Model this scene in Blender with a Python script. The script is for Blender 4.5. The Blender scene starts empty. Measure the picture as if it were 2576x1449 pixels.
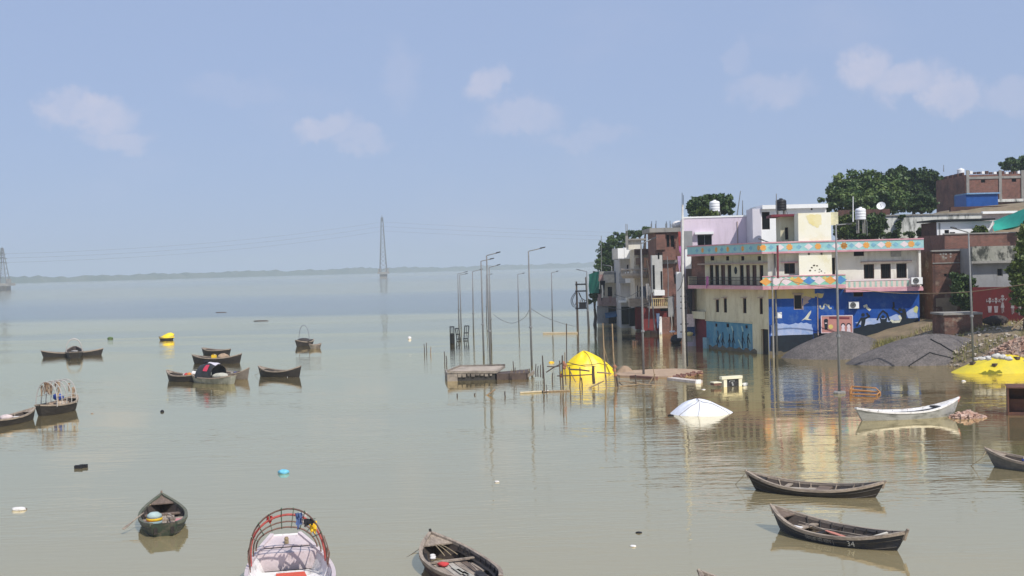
import bpy, math, random
import numpy as np
from mathutils import Vector, Matrix

random.seed(7)
RNG = np.random.default_rng(11)
SC = bpy.context.scene
COL = SC.collection
R = math.radians

# ------------------------------------------------------------------ camera
CAM_H = 9.0                       # eye height above the flood water, metres
FPX, PW, PH = 3000.0, 2576.0, 1449.0   # focal length and frame in survey pixels
cam = bpy.data.cameras.new('camera')
cam.sensor_width = 36.0
cam.lens = 36.0 * FPX / PW
cam.clip_start, cam.clip_end = 0.5, 30000
camo = bpy.data.objects.new('camera', cam)
COL.objects.link(camo)
CAM_M = Matrix.Rotation(R(90) - math.atan(53.5 / FPX), 3, 'X') @ Matrix.Rotation(R(-1.4), 3, 'Z')
camo.matrix_world = Matrix.Translation((0, 0, CAM_H)) @ CAM_M.to_4x4()
SC.camera = camo

# ------------------------------------------------------------------ world sky
SUN_EL, SUN_AZ = 50.0, 143.0      # azimuth clockwise from +Y (the view direction)
W = bpy.data.worlds.new('World')
SC.world = W
W.use_nodes = True
wn, wl = W.node_tree.nodes, W.node_tree.links
wn.clear()
def wnode(t, **k):
    n = wn.new(t)
    for a, b in k.items():
        setattr(n, a, b)
    return n
def wmath(op, a, b=None, c=None, clamp=False):
    n = wnode('ShaderNodeMath', operation=op, use_clamp=clamp)
    for i, x in enumerate((a, b, c)):
        if x is None:
            continue
        if isinstance(x, (int, float)):
            n.inputs[i].default_value = x
        else:
            wl.new(x, n.inputs[i])
    return n.outputs[0]
sky = wnode('ShaderNodeTexSky', sky_type='NISHITA')
sky.sun_disc = False
sky.sun_elevation = R(SUN_EL)
sky.sun_rotation = R(SUN_AZ)
sky.altitude = 80
sky.air_density = 1.0
sky.dust_density = 0.6
sky.ozone_density = 2.0
tint = wnode('ShaderNodeMix', data_type='RGBA', blend_type='MULTIPLY')
tint.inputs[0].default_value = 1.0
tint.inputs[7].default_value = (0.80, 0.88, 1.04, 1)
wl.new(sky.outputs[0], tint.inputs[6])
# cloud field: azimuth / elevation of the direction, low cumulus in haze
tc = wnode('ShaderNodeTexCoord')
sp = wnode('ShaderNodeSeparateXYZ')
wl.new(tc.outputs['Generated'], sp.inputs[0])
az = wmath('ARCTAN2', sp.outputs[0], sp.outputs[1])
el = wmath('ARCSINE', sp.outputs[2])
cv = wnode('ShaderNodeCombineXYZ')
wl.new(az, cv.inputs[0])
wl.new(el, cv.inputs[1])
nz = wnode('ShaderNodeTexNoise')
nz.inputs['Scale'].default_value = 26
nz.inputs['Detail'].default_value = 7
nz.inputs['Roughness'].default_value = 0.62
wl.new(cv.outputs[0], nz.inputs['Vector'])
off = wnode('ShaderNodeVectorMath', operation='SUBTRACT')
wl.new(nz.outputs['Color'], off.inputs[0])
off.inputs[1].default_value = (0.5, 0.5, 0.5)
offs = wnode('ShaderNodeVectorMath', operation='SCALE')
wl.new(off.outputs[0], offs.inputs[0])
offs.inputs['Scale'].default_value = 0.055
dv = wnode('ShaderNodeVectorMath', operation='ADD')
wl.new(cv.outputs[0], dv.inputs[0])
wl.new(offs.outputs[0], dv.inputs[1])
# clouds standing over the river: (azimuth, elevation, half width, half height, brightness), radians
CLOUDS = [(-0.335, 0.128, .040, .017, 1.0), (-0.318, 0.110, .030, .013, .8), (-0.355, 0.136, .022, .012, .8),
          (-0.150, 0.120, .030, .012, .8), (-0.125, 0.108, .030, .010, .6), (-0.425, 0.112, .020, .012, .7),
          (-0.015, 0.150, .022, .014, .9), (0.012, 0.126, .045, .013, .65), (0.065, 0.108, .05, .010, .35),
          (-0.09, 0.160, .02, .03, .28),
          (0.292, 0.150, .026, .022, 1.1), (0.318, 0.136, .040, .015, .9), (0.358, 0.128, .026, .015, 1.0),
          (0.215, 0.135, .036, .015, .65), (0.19, 0.165, .012, .02, .3), (0.40, 0.120, .030, .014, .5),
          (-0.22, 0.150, .05, .012, .2)]
acc = None
for (a0, e0, ra, re, br) in CLOUDS:
    s = wnode('ShaderNodeVectorMath', operation='SUBTRACT')
    wl.new(dv.outputs[0], s.inputs[0])
    s.inputs[1].default_value = (a0, e0, 0)
    m = wnode('ShaderNodeVectorMath', operation='MULTIPLY')
    wl.new(s.outputs[0], m.inputs[0])
    m.inputs[1].default_value = (1.12 / ra, 1.05 / re, 0)
    ln = wnode('ShaderNodeVectorMath', operation='LENGTH')
    wl.new(m.outputs[0], ln.inputs[0])
    mr = wnode('ShaderNodeMapRange', interpolation_type='SMOOTHSTEP')
    wl.new(ln.outputs['Value'], mr.inputs[0])
    mr.inputs[1].default_value, mr.inputs[2].default_value = 1.25, 0.45
    mr.inputs[3].default_value, mr.inputs[4].default_value = 0.0, br
    acc = mr.outputs[0] if acc is None else wmath('MAXIMUM', acc, mr.outputs[0])
# the same kind of cloud, scattered thinly over the rest of the sky
nb = wnode('ShaderNodeTexNoise')
nb.inputs['Scale'].default_value = 5.0
nb.inputs['Detail'].default_value = 8
nb.inputs['Roughness'].default_value = 0.55
mpb = wnode('ShaderNodeMapping')
mpb.inputs['Scale'].default_value = (1, 1, 2.2)
wl.new(tc.outputs['Generated'], mpb.inputs[0])
wl.new(mpb.outputs[0], nb.inputs['Vector'])
mrb = wnode('ShaderNodeMapRange', interpolation_type='SMOOTHSTEP')
wl.new(nb.outputs[0], mrb.inputs[0])
mrb.inputs[1].default_value, mrb.inputs[2].default_value = 0.50, 0.85
mrb.inputs[3].default_value, mrb.inputs[4].default_value = 0.0, 0.35
acc = wmath('MAXIMUM', acc, mrb.outputs[0])
fine = wnode('ShaderNodeMapRange')
wl.new(nz.outputs[0], fine.inputs[0])
fine.inputs[1].default_value, fine.inputs[2].default_value = 0.3, 0.7
fine.inputs[3].default_value, fine.inputs[4].default_value = 0.55, 1.1
acc = wmath('MULTIPLY', acc, fine.outputs[0])
acc = wmath('MULTIPLY', acc, 0.54, clamp=True)
cmix = wnode('ShaderNodeMix', data_type='RGBA')
wl.new(acc, cmix.inputs[0])
hzmix = wnode('ShaderNodeMix', data_type='RGBA')     # monsoon haze: the blue is veiled evenly all over the sky
hzmix.inputs[0].default_value = 0.78
wl.new(tint.outputs[2], hzmix.inputs[6])
hzmix.inputs[7].default_value = (4.75, 6.0, 9.0, 1)
wl.new(hzmix.outputs[2], cmix.inputs[6])
cmix.inputs[7].default_value = (8.4, 8.0, 9.2, 1)
bg = wnode('ShaderNodeBackground')
bg.inputs[1].default_value = 0.085
wl.new(cmix.outputs[2], bg.inputs[0])
wo = wnode('ShaderNodeOutputWorld')
wl.new(bg.outputs[0], wo.inputs[0])

# ------------------------------------------------------------------ sun
sl = bpy.data.lights.new('sun', 'SUN')
sl.energy = 4.7
sl.angle = R(0.6)
sl.color = (1.0, 0.955, 0.88)
sun = bpy.data.objects.new('sun', sl)
COL.objects.link(sun)
SUN_DIR = Vector((math.sin(R(SUN_AZ)) * math.cos(R(SUN_EL)), math.cos(R(SUN_AZ)) * math.cos(R(SUN_EL)), math.sin(R(SUN_EL))))
sun.rotation_euler = SUN_DIR.to_track_quat('Z', 'Y').to_euler()
sun.location = (40, -60, 120)

vs = SC.view_settings
vs.view_transform = 'Standard'
vs.look = 'None'
vs.gamma = 1
vs.exposure = 0.0
vs.use_curve_mapping = False
SC.render.engine = 'CYCLES'
SC.cycles.use_denoising = True
SC.cycles.max_bounces = 8
SC.cycles.transparent_max_bounces = 12
SC.cycles.volume_bounces = 1
SC.cycles.sample_clamp_indirect = 6

# ------------------------------------------------------------------ survey: pixel of the photograph -> place in the world
def ray(px, py):
    return (CAM_M @ Vector(((px - PW / 2) / FPX, -(py - PH / 2) / FPX, -1.0)))
def wp(px, py, z=0.0):
    d = ray(px, py)
    return Vector((0, 0, CAM_H)) + d * ((z - CAM_H) / d.z)
def at(px, py, Y):
    d = ray(px, py)
    return Vector((0, 0, CAM_H)) + d * (Y / d.y)

# ------------------------------------------------------------------ materials
MATS = {}
def _mat(name):
    m = bpy.data.materials.new(name)
    m.use_nodes = True
    return m, m.node_tree.nodes, m.node_tree.links, m.node_tree.nodes['Principled BSDF']
def mat(name, c1, c2=None, scale=3.0, rough=0.8, bump=0.25, bscale=None, stretch=(1, 1, 1), stain=None, stain_amt=0.0,
        stain_scale=(1.5, 1.5, 0.35), stain_lo=0.5, stain_hi=0.68, metal=0.0, spec=0.3, world=False, speckle=0.0):
    """weathered surface: two tones of a noise, streaky stains with a shape of their own, fine relief"""
    if name in MATS:
        return MATS[name]
    m, n, l, b = _mat(name)
    c2 = c2 or tuple(x * 0.72 for x in c1)
    t = n.new('ShaderNodeTexCoord')
    src = t.outputs['Object']
    if world:
        src = n.new('ShaderNodeNewGeometry').outputs['Position']
    mp = n.new('ShaderNodeMapping')
    mp.inputs['Scale'].default_value = stretch
    l.new(src, mp.inputs[0])
    nz = n.new('ShaderNodeTexNoise')
    nz.inputs['Scale'].default_value = scale
    nz.inputs['Detail'].default_value = 6
    nz.inputs['Roughness'].default_value = 0.65
    l.new(mp.outputs[0], nz.inputs['Vector'])
    r = n.new('ShaderNodeMapRange')
    r.inputs[1].default_value, r.inputs[2].default_value = 0.36, 0.66
    l.new(nz.outputs[0], r.inputs[0])
    mx = n.new('ShaderNodeMix')
    mx.data_type = 'RGBA'
    l.new(r.outputs[0], mx.inputs[0])
    mx.inputs[6].default_value = (*c1, 1)
    mx.inputs[7].default_value = (*c2, 1)
    out = mx.outputs[2]
    if stain is not None:
        mp2 = n.new('ShaderNodeMapping')
        mp2.inputs['Scale'].default_value = stain_scale
        l.new(src, mp2.inputs[0])
        n2 = n.new('ShaderNodeTexNoise')
        n2.inputs['Scale'].default_value = 1.0
        n2.inputs['Detail'].default_value = 8
        n2.inputs['Roughness'].default_value = 0.68
        l.new(mp2.outputs[0], n2.inputs['Vector'])
        r2 = n.new('ShaderNodeMapRange')
        r2.inputs[1].default_value, r2.inputs[2].default_value = stain_lo, stain_hi
        r2.inputs[4].default_value = stain_amt
        l.new(n2.outputs[0], r2.inputs[0])
        m2 = n.new('ShaderNodeMix')
        m2.data_type = 'RGBA'
        l.new(r2.outputs[0], m2.inputs[0])
        l.new(out, m2.inputs[6])
        m2.inputs[7].default_value = (*stain, 1)
        out = m2.outputs[2]
    if speckle:
        vo = n.new('ShaderNodeTexVoronoi')
        vo.inputs['Scale'].default_value = speckle
        l.new(src, vo.inputs['Vector'])
        hs = n.new('ShaderNodeMapRange')
        hs.inputs[3].default_value, hs.inputs[4].default_value = 0.72, 1.28
        sp_ = n.new('ShaderNodeSeparateColor')
        l.new(vo.outputs['Color'], sp_.inputs[0])
        l.new(sp_.outputs[0], hs.inputs[0])
        m3 = n.new('ShaderNodeMix')
        m3.data_type = 'RGBA'
        m3.blend_type = 'MULTIPLY'
        m3.inputs[0].default_value = 1
        l.new(out, m3.inputs[6])
        l.new(hs.outputs[0], m3.inputs[7])
        out = m3.outputs[2]
    l.new(out, b.inputs['Base Color'])
    b.inputs['Roughness'].default_value = rough
    b.inputs['Metallic'].default_value = metal
    b.inputs['Specular IOR Level'].default_value = spec
    if bump:
        n3 = n.new('ShaderNodeTexNoise')
        n3.inputs['Scale'].default_value = bscale or scale * 6
        n3.inputs['Detail'].default_value = 5
        l.new(mp.outputs[0], n3.inputs['Vector'])
        bp = n.new('ShaderNodeBump')
        bp.inputs['Strength'].default_value = bump
        bp.inputs['Distance'].default_value = 0.05
        l.new(n3.outputs[0], bp.inputs['Height'])
        l.new(bp.outputs[0], b.inputs['Normal'])
    MATS[name] = m
    return m
def brick_mat(name, c1, c2, mortar, stain=(0.06, 0.045, 0.04), stain_amt=0.7, render=None):
    """small brickwork; the bricks are a few pixels long at this distance"""
    if name in MATS:
        return MATS[name]
    m, n, l, b = _mat(name)
    g = n.new('ShaderNodeNewGeometry')
    s = n.new('ShaderNodeSeparateXYZ')
    l.new(g.outputs['Position'], s.inputs[0])
    ad = n.new('ShaderNodeMath')
    ad.operation = 'ADD'
    l.new(s.outputs[0], ad.inputs[0])
    l.new(s.outputs[1], ad.inputs[1])
    cb = n.new('ShaderNodeCombineXYZ')
    l.new(ad.outputs[0], cb.inputs[0])
    l.new(s.outputs[2], cb.inputs[1])
    bt = n.new('ShaderNodeTexBrick')
    bt.inputs['Scale'].default_value = 1.0
    bt.inputs['Brick Width'].default_value = 0.27
    bt.inputs['Row Height'].default_value = 0.10
    bt.inputs['Mortar Size'].default_value = 0.012
    bt.inputs['Bias'].default_value = -0.1
    bt.inputs['Color1'].default_value = (*c1, 1)
    bt.inputs['Color2'].default_value = (*c2, 1)
    bt.inputs['Mortar'].default_value = (*mortar, 1)
    l.new(cb.outputs[0], bt.inputs['Vector'])
    out = bt.outputs[0]
    for k, (sc, lo, hi, amt, colr) in enumerate(((0.45, 0.46, 0.70, stain_amt, stain), (2.6, 0.50, 0.70, .55, stain), (1.7, 0.56, 0.72, .35, mortar), (0.8, 0.56, 0.66, 0.0 if render is None else 0.85, render or stain))):
        nz = n.new('ShaderNodeTexNoise')
        nz.inputs['Scale'].default_value = sc
        nz.inputs['Detail'].default_value = 7
        nz.inputs['Roughness'].default_value = 0.65
        l.new(g.outputs['Position'], nz.inputs['Vector'])
        r = n.new('ShaderNodeMapRange')
        r.inputs[1].default_value, r.inputs[2].default_value, r.inputs[4].default_value = lo, hi, amt
        l.new(nz.outputs[0], r.inputs[0])
        mx = n.new('ShaderNodeMix')
        mx.data_type = 'RGBA'
        l.new(r.outputs[0], mx.inputs[0])
        l.new(out, mx.inputs[6])
        mx.inputs[7].default_value = (*colr, 1)
        out = mx.outputs[2]
    l.new(out, b.inputs['Base Color'])
    b.inputs['Roughness'].default_value = 0.9
    b.inputs['Specular IOR Level'].default_value = 0.2
    bp = n.new('ShaderNodeBump')
    bp.inputs['Strength'].default_value = 0.4
    bp.inputs['Distance'].default_value = 0.03
    l.new(bt.outputs['Fac'], bp.inputs['Height'])
    bp.invert = True
    l.new(bp.outputs[0], b.inputs['Normal'])
    MATS[name] = m
    return m
def leaf_mat(name, c1, c2):
    if name in MATS:
        return MATS[name]
    m, n, l, b = _mat(name)
    g = n.new('ShaderNodeNewGeometry')
    nz = n.new('ShaderNodeTexNoise')
    nz.inputs['Scale'].default_value = 0.55
    nz.inputs['Detail'].default_value = 6
    l.new(g.outputs['Position'], nz.inputs['Vector'])
    r = n.new('ShaderNodeMapRange')
    r.inputs[1].default_value, r.inputs[2].default_value = 0.35, 0.68
    l.new(nz.outputs[0], r.inputs[0])
    mx = n.new('ShaderNodeMix')
    mx.data_type = 'RGBA'
    l.new(r.outputs[0], mx.inputs[0])
    mx.inputs[6].default_value = (*c1, 1)
    mx.inputs[7].default_value = (*c2, 1)
    l.new(mx.outputs[2], b.inputs['Base Color'])
    b.inputs['Roughness'].default_value = 0.55
    b.inputs['Specular IOR Level'].default_value = 0.3
    b.inputs['Subsurface Weight'].default_value = 0.0
    MATS[name] = m
    return m
def plain(name, c, rough=0.7, metal=0.0, spec=0.3):
    return mat(name, c, tuple(x * 0.82 for x in c), scale=5, rough=rough, bump=0.1, metal=metal, spec=spec)

# ------------------------------------------------------------------ objects
def tag(o, label=None, cat=None, group=None, kind=None):
    for k, v in (('label', label), ('category', cat), ('group', group), ('kind', kind)):
        if v:
            o[k] = v
    return o
XF = {}
def thing(name, label, cat, loc=(0, 0, 0), rz=0.0, group=None, rot=None):
    o = bpy.data.objects.new(name, None)
    COL.objects.link(o)
    o.empty_display_size = 0.2
    M = Matrix.Translation(loc) @ (rot.to_4x4() if rot is not None else Matrix.Rotation(rz, 4, 'Z'))
    o.matrix_world = M
    XF[o.name] = M
    return tag(o, label, cat, group)
def xf_of(p):
    while p.parent is not None:
        p = p.parent
    return XF.get(p.name, Matrix.Identity(4))
class MB:
    def __init__(s):
        s.v, s.f = [], []
    def add(s, vs, fs):
        k = len(s.v)
        s.v += [Vector(q) for q in vs]
        s.f += [tuple(i + k for i in f) for f in fs]
        return s
    def hexa(s, p):                     # bottom 4 (ccw), top 4
        return s.add(p, [(3, 2, 1, 0), (4, 5, 6, 7), (0, 1, 5, 4), (1, 2, 6, 5), (2, 3, 7, 6), (3, 0, 4, 7)])
    def box(s, c, size, rz=0.0, rot=None):
        x, y, z = (q / 2 for q in size)
        M = rot if rot is not None else Matrix.Rotation(rz, 3, 'Z')
        c = Vector(c)
        return s.hexa([c + M @ Vector(q) for q in ((-x, -y, -z), (x, -y, -z), (x, y, -z), (-x, y, -z), (-x, -y, z), (x, -y, z), (x, y, z), (-x, y, z))])
    def fbox(s, F, u0, u1, o0, o1, z0, z1):   # o0 < o1, o towards the outside
        P = F.p
        return s.hexa([P(u0, o1, z0), P(u1, o1, z0), P(u1, o0, z0), P(u0, o0, z0), P(u0, o1, z1), P(u1, o1, z1), P(u1, o0, z1), P(u0, o0, z1)])
    def tube(s, pts, r, n=6, cap=True):
        pts = [Vector(p) for p in pts]
        rs = r if isinstance(r, (list, tuple)) else [r] * len(pts)
        k0 = len(s.v)
        up = None
        for i, p in enumerate(pts):
            a = pts[max(i - 1, 0)]
            b = pts[min(i + 1, len(pts) - 1)]
            t = (b - a)
            t = t.normalized() if t.length > 1e-9 else Vector((0, 0, 1))
            if up is None:
                up = Vector((0, 0, 1)) if abs(t.z) < 0.9 else Vector((1, 0, 0))
            x = (up - t * up.dot(t))
            x = x.normalized() if x.length > 1e-6 else t.orthogonal().normalized()
            up = x
            y = t.cross(x)
            for j in range(n):
                a_ = 2 * math.pi * j / n
                s.v.append(p + (x * math.cos(a_) + y * math.sin(a_)) * rs[i])
        for i in range(len(pts) - 1):
            for j in range(n):
                a_, b_ = k0 + i * n + j, k0 + i * n + (j + 1) % n
                s.f.append((a_, b_, b_ + n, a_ + n))
        if cap:
            s.f.append(tuple(k0 + j for j in range(n))[::-1])
            s.f.append(tuple(k0 + (len(pts) - 1) * n + j for j in range(n)))
        return s
    def lathe(s, prof, c, n=14, rot=None, cap=True):
        c = Vector(c)
        k0 = len(s.v)
        for (r, z) in prof:
            for j in range(n):
                a = 2 * math.pi * j / n
                q = Vector((r * math.cos(a), r * math.sin(a), z))
                s.v.append(c + (rot @ q if rot is not None else q))
        for i in range(len(prof) - 1):
            for j in range(n):
                a, b = k0 + i * n + j, k0 + i * n + (j + 1) % n
                s.f.append((a, b, b + n, a + n))
        if cap:
            s.f.append(tuple(k0 + j for j in range(n))[::-1])
            s.f.append(tuple(k0 + (len(prof) - 1) * n + j for j in range(n)))
        return s
    def grid(s, rows):                  # rows of points -> quads
        k0 = len(s.v)
        m = len(rows[0])
        for r_ in rows:
            s.v += [Vector(q) for q in r_]
        for i in range(len(rows) - 1):
            for j in range(m - 1):
                a = k0 + i * m + j
                s.f.append((a, a + 1, a + m + 1, a + m))
        return s
    def plate(s, F, poly, o0, o1):      # polygon in facade (u, z), thickness o0..o1
        n = len(poly)
        area = sum(poly[i][0] * poly[(i + 1) % n][1] - poly[(i + 1) % n][0] * poly[i][1] for i in range(n))
        if area < 0:
            poly = poly[::-1]
        k = len(s.v)
        s.v += [F.p(u, o1, z) for u, z in poly] + [F.p(u, o0, z) for u, z in poly]
        s.f.append(tuple(k + i for i in range(n)))
        s.f.append(tuple(k + n + i for i in range(n))[::-1])
        for i in range(n):
            j = (i + 1) % n
            s.f.append((k + j, k + i, k + n + i, k + n + j))
        return s
    def build(s, name, m, parent=None, smooth=False, local=False, label=None, cat=None, group=None, kind=None, auto=None):
        vs_ = s.v
        if parent is not None and not local:
            Mi = xf_of(parent).inverted()
            vs_ = [Mi @ v for v in s.v]
        me = bpy.data.meshes.new(name)
        me.from_pydata([tuple(v) for v in vs_], [], s.f)
        me.materials.append(m)
        if smooth:
            me.shade_smooth() if auto is None else me.polygons.foreach_set('use_smooth', [True] * len(me.polygons))
        o = bpy.data.objects.new(name, me)
        COL.objects.link(o)
        if parent is not None:
            o.parent = parent
        return tag(o, label, cat, group, kind)
class Face:
    """a vertical facade: u runs along the wall, o outwards, z up"""
    def __init__(s, a, b, side=1):
        s.O = Vector((a[0], a[1]))
        d = Vector((b[0], b[1])) - s.O
        s.L = d.length
        s.d = d.normalized()
        s.n = Vector((s.d.y, -s.d.x)) * side
    def p(s, u, o, z):
        q = s.O + s.d * u + s.n * o
        return Vector((q.x, q.y, z))
    def px(s, x, y, o=0.0):             # photo pixel -> (u, z) on the plane at offset o
        r_ = ray(x, y)
        n3 = Vector((s.n.x, s.n.y, 0))
        q0 = s.p(0, o, 0)
        c = Vector((0, 0, CAM_H))
        t = (q0 - c).dot(n3) / r_.dot(n3)
        q = c + r_ * t
        return ((Vector((q.x, q.y)) - s.O).dot(s.d), q.z)
    def rect(s, x0, y0, x1, y1, o=0.0): # pixel rectangle -> (u0, u1, z0, z1)
        a, b, c, d = s.px(x0, y0, o), s.px(x1, y0, o), s.px(x0, y1, o), s.px(x1, y1, o)
        u0, u1 = sorted(((a[0] + c[0]) / 2, (b[0] + d[0]) / 2))
        z0, z1 = sorted(((a[1] + b[1]) / 2, (c[1] + d[1]) / 2))
        return u0, u1, z0, z1
def wall(mb, F, u0, u1, z0, z1, holes=(), o=0.0, th=0.25):
    """wall panel with real openings; only the faces one could see are made"""
    us = sorted({u0, u1, *[min(max(q, u0), u1) for h in holes for q in h[:2]]})
    zs = sorted({z0, z1, *[min(max(q, z0), z1) for h in holes for q in h[2:4]]})
    nu, nz_ = len(us) - 1, len(zs) - 1
    def solid(i, j):
        if not (0 <= i < nu and 0 <= j < nz_):
            return False
        cu, cz = (us[i] + us[i + 1]) / 2, (zs[j] + zs[j + 1]) / 2
        return not any(h[0] < cu < h[1] and h[2] < cz < h[3] for h in holes)
    for i in range(nu):
        for j in range(nz_):
            if not solid(i, j):
                continue
            a, b, c, d = us[i], us[i + 1], zs[j], zs[j + 1]
            P = F.p
            mb.add([P(a, o, c), P(b, o, c), P(b, o, d), P(a, o, d)], [(0, 1, 2, 3)])
            mb.add([P(a, o - th, c), P(b, o - th, c), P(b, o - th, d), P(a, o - th, d)], [(3, 2, 1, 0)])
            if not solid(i - 1, j):
                mb.add([P(a, o, c), P(a, o, d), P(a, o - th, d), P(a, o - th, c)], [(0, 1, 2, 3)])
            if not solid(i + 1, j):
                mb.add([P(b, o, c), P(b, o, d), P(b, o - th, d), P(b, o - th, c)], [(3, 2, 1, 0)])
            if not solid(i, j - 1):
                mb.add([P(a, o, c), P(b, o, c), P(b, o - th, c), P(a, o - th, c)], [(3, 2, 1, 0)])
            if not solid(i, j + 1):
                mb.add([P(a, o, d), P(b, o, d), P(b, o - th, d), P(a, o - th, d)], [(0, 1, 2, 3)])
    return mb

# ================================================================== SETTING
# ------------------------------------------------------------------ flood water
def water_material():
    m, n, l, b = _mat('flood_water')
    g = n.new('ShaderNodeNewGeometry')
    pos = g.outputs['Position']
    # silt: slow drift of the murky colour
    mp0 = n.new('ShaderNodeMapping')
    mp0.inputs['Scale'].default_value = (0.012, 0.03, 1)
    l.new(pos, mp0.inputs[0])
    n0 = n.new('ShaderNodeTexNoise')
    n0.inputs['Scale'].default_value = 1.0
    n0.inputs['Detail'].default_value = 6
    l.new(mp0.outputs[0], n0.inputs['Vector'])
    cm = n.new('ShaderNodeMix')
    cm.data_type = 'RGBA'
    l.new(n0.outputs[0], cm.inputs[0])
    cm.inputs[6].default_value = (0.305, 0.250, 0.140, 1)
    cm.inputs[7].default_value = (0.345, 0.287, 0.168, 1)
    n.remove(b)
    out = n['Material Output']
    dif = n.new('ShaderNodeBsdfDiffuse')
    l.new(cm.outputs[2], dif.inputs[0])
    glo = n.new('ShaderNodeBsdfGlossy')
    glo.inputs[0].default_value = (1.0, 0.93, 0.69, 1)
    fr = n.new('ShaderNodeFresnel')
    fr.inputs[0].default_value = 1.33
    inv = n.new('ShaderNodeMath')
    inv.operation = 'SUBTRACT'
    inv.inputs[0].default_value = 1.0
    l.new(fr.outputs[0], inv.inputs[1])
    pw_ = n.new('ShaderNodeMath')
    pw_.operation = 'POWER'
    l.new(inv.outputs[0], pw_.inputs[0])
    pw_.inputs[1].default_value = 2.8
    mixs = n.new('ShaderNodeMixShader')
    l.new(pw_.outputs[0], mixs.inputs[0])
    l.new(glo.outputs[0], mixs.inputs[1])
    l.new(dif.outputs[0], mixs.inputs[2])
    l.new(mixs.outputs[0], out.inputs[0])
    # wind patches: where the breeze ruffles the river the surface is rougher
    mp1 = n.new('ShaderNodeMapping')
    mp1.inputs['Scale'].default_value = (0.004, 0.014, 1)
    mp1.inputs['Rotation'].default_value = (0, 0, R(4))
    l.new(pos, mp1.inputs[0])
    n1 = n.new('ShaderNodeTexNoise')
    n1.inputs['Scale'].default_value = 1.0
    n1.inputs['Detail'].default_value = 5
    l.new(mp1.outputs[0], n1.inputs['Vector'])
    spy = n.new('ShaderNodeSeparateXYZ')
    l.new(pos, spy.inputs[0])
    wob = n.new('ShaderNodeMath')                   # distance out, made uneven
    wob.operation = 'MULTIPLY_ADD'
    l.new(n1.outputs[0], wob.inputs[0])
    wob.inputs[1].default_value = 190
    l.new(spy.outputs[1], wob.inputs[2])
    parts_ = []
    for (y0, y1, y2, y3, amt) in ((305, 360, 430, 640, 1.0), (258, 270, 280, 296, .5), (236, 240, 243, 250, .3), (900, 1100, 1500, 1900, .3)):
        a_ = n.new('ShaderNodeMapRange')
        a_.interpolation_type = 'SMOOTHSTEP'
        a_.inputs[1].default_value, a_.inputs[2].default_value = y0, y1
        l.new(wob.outputs[0], a_.inputs[0])
        b_ = n.new('ShaderNodeMapRange')
        b_.interpolation_type = 'SMOOTHSTEP'
        b_.inputs[1].default_value, b_.inputs[2].default_value = y2, y3
        b_.inputs[3].default_value, b_.inputs[4].default_value = amt, 0.0
        l.new(wob.outputs[0], b_.inputs[0])
        m_ = n.new('ShaderNodeMath')
        m_.operation = 'MULTIPLY'
        l.new(a_.outputs[0], m_.inputs[0])
        l.new(b_.outputs[0], m_.inputs[1])
        parts_.append(m_.outputs[0])
    patch = n.new('ShaderNodeMath')
    patch.operation = 'MAXIMUM'
    l.new(parts_[0], patch.inputs[0])
    l.new(parts_[1], patch.inputs[1])
    patch2 = n.new('ShaderNodeMath')
    patch2.operation = 'MAXIMUM'
    l.new(patch.outputs[0], patch2.inputs[0])
    l.new(parts_[2], patch2.inputs[1])
    patch3 = n.new('ShaderNodeMath')
    patch3.operation = 'MAXIMUM'
    l.new(patch2.outputs[0], patch3.inputs[0])
    l.new(parts_[3], patch3.inputs[1])
    patch = patch3
    # open river (beyond the sheltered cove) is ruffled more
    sp_ = n.new('ShaderNodeSeparateXYZ')
    l.new(pos, sp_.inputs[0])
    far = n.new('ShaderNodeMapRange')
    far.interpolation_type = 'SMOOTHSTEP'
    far.inputs[1].default_value, far.inputs[2].default_value = 120, 330
    l.new(sp_.outputs[1], far.inputs[0])
    pm = n.new('ShaderNodeMapRange')                # even the smoother reaches of the open river carry a chop
    pm.inputs[3].default_value = 0.35
    l.new(patch.outputs[0], pm.inputs[0])
    pf = n.new('ShaderNodeMath')
    pf.operation = 'MULTIPLY'
    l.new(pm.outputs[0], pf.inputs[0])
    l.new(far.outputs[0], pf.inputs[1])
    tn = n.new('ShaderNodeMix')                     # reflected colour painted in: warm near the bank, paler in midstream
    tn.data_type = 'RGBA'
    l.new(far.outputs[0], tn.inputs[0])
    tn.inputs[6].default_value = (1.0, 0.91, 0.66, 1)
    tn.inputs[7].default_value = (1.0, 0.945, 0.80, 1)
    tn2 = n.new('ShaderNodeMix')                    # dimmer reflection of the ruffled patches, put into the sheen colour
    tn2.data_type = 'RGBA'
    l.new(patch.outputs[0], tn2.inputs[0])
    l.new(tn.outputs[2], tn2.inputs[6])
    tn2.inputs[7].default_value = (0.80, 0.79, 0.70, 1)
    l.new(tn2.outputs[2], glo.inputs[0])
    rg = n.new('ShaderNodeMapRange')
    rg.inputs[3].default_value, rg.inputs[4].default_value = 0.035, 0.24
    l.new(pf.outputs[0], rg.inputs[0])
    l.new(rg.outputs[0], glo.inputs['Roughness'])
    # ripples
    hsum = None
    for (sx, sy, dist, amp) in ((0.9, 2.6, 0.3, 0.55), (0.28, 0.9, 0.6, 1.0), (3.0, 7.0, 0.0, 0.14)):
        mp = n.new('ShaderNodeMapping')
        mp.inputs['Scale'].default_value = (sx, sy, 1)
        mp.inputs['Rotation'].default_value = (0, 0, R(6 + 9 * sx))
        l.new(pos, mp.inputs[0])
        nn = n.new('ShaderNodeTexNoise')
        nn.inputs['Scale'].default_value = 1.0
        nn.inputs['Detail'].default_value = 2.5
        nn.inputs['Distortion'].default_value = dist
        l.new(mp.outputs[0], nn.inputs['Vector'])
        ml = n.new('ShaderNodeMath')
        ml.operation = 'MULTIPLY'
        l.new(nn.outputs[0], ml.inputs[0])
        ml.inputs[1].default_value = amp
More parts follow.
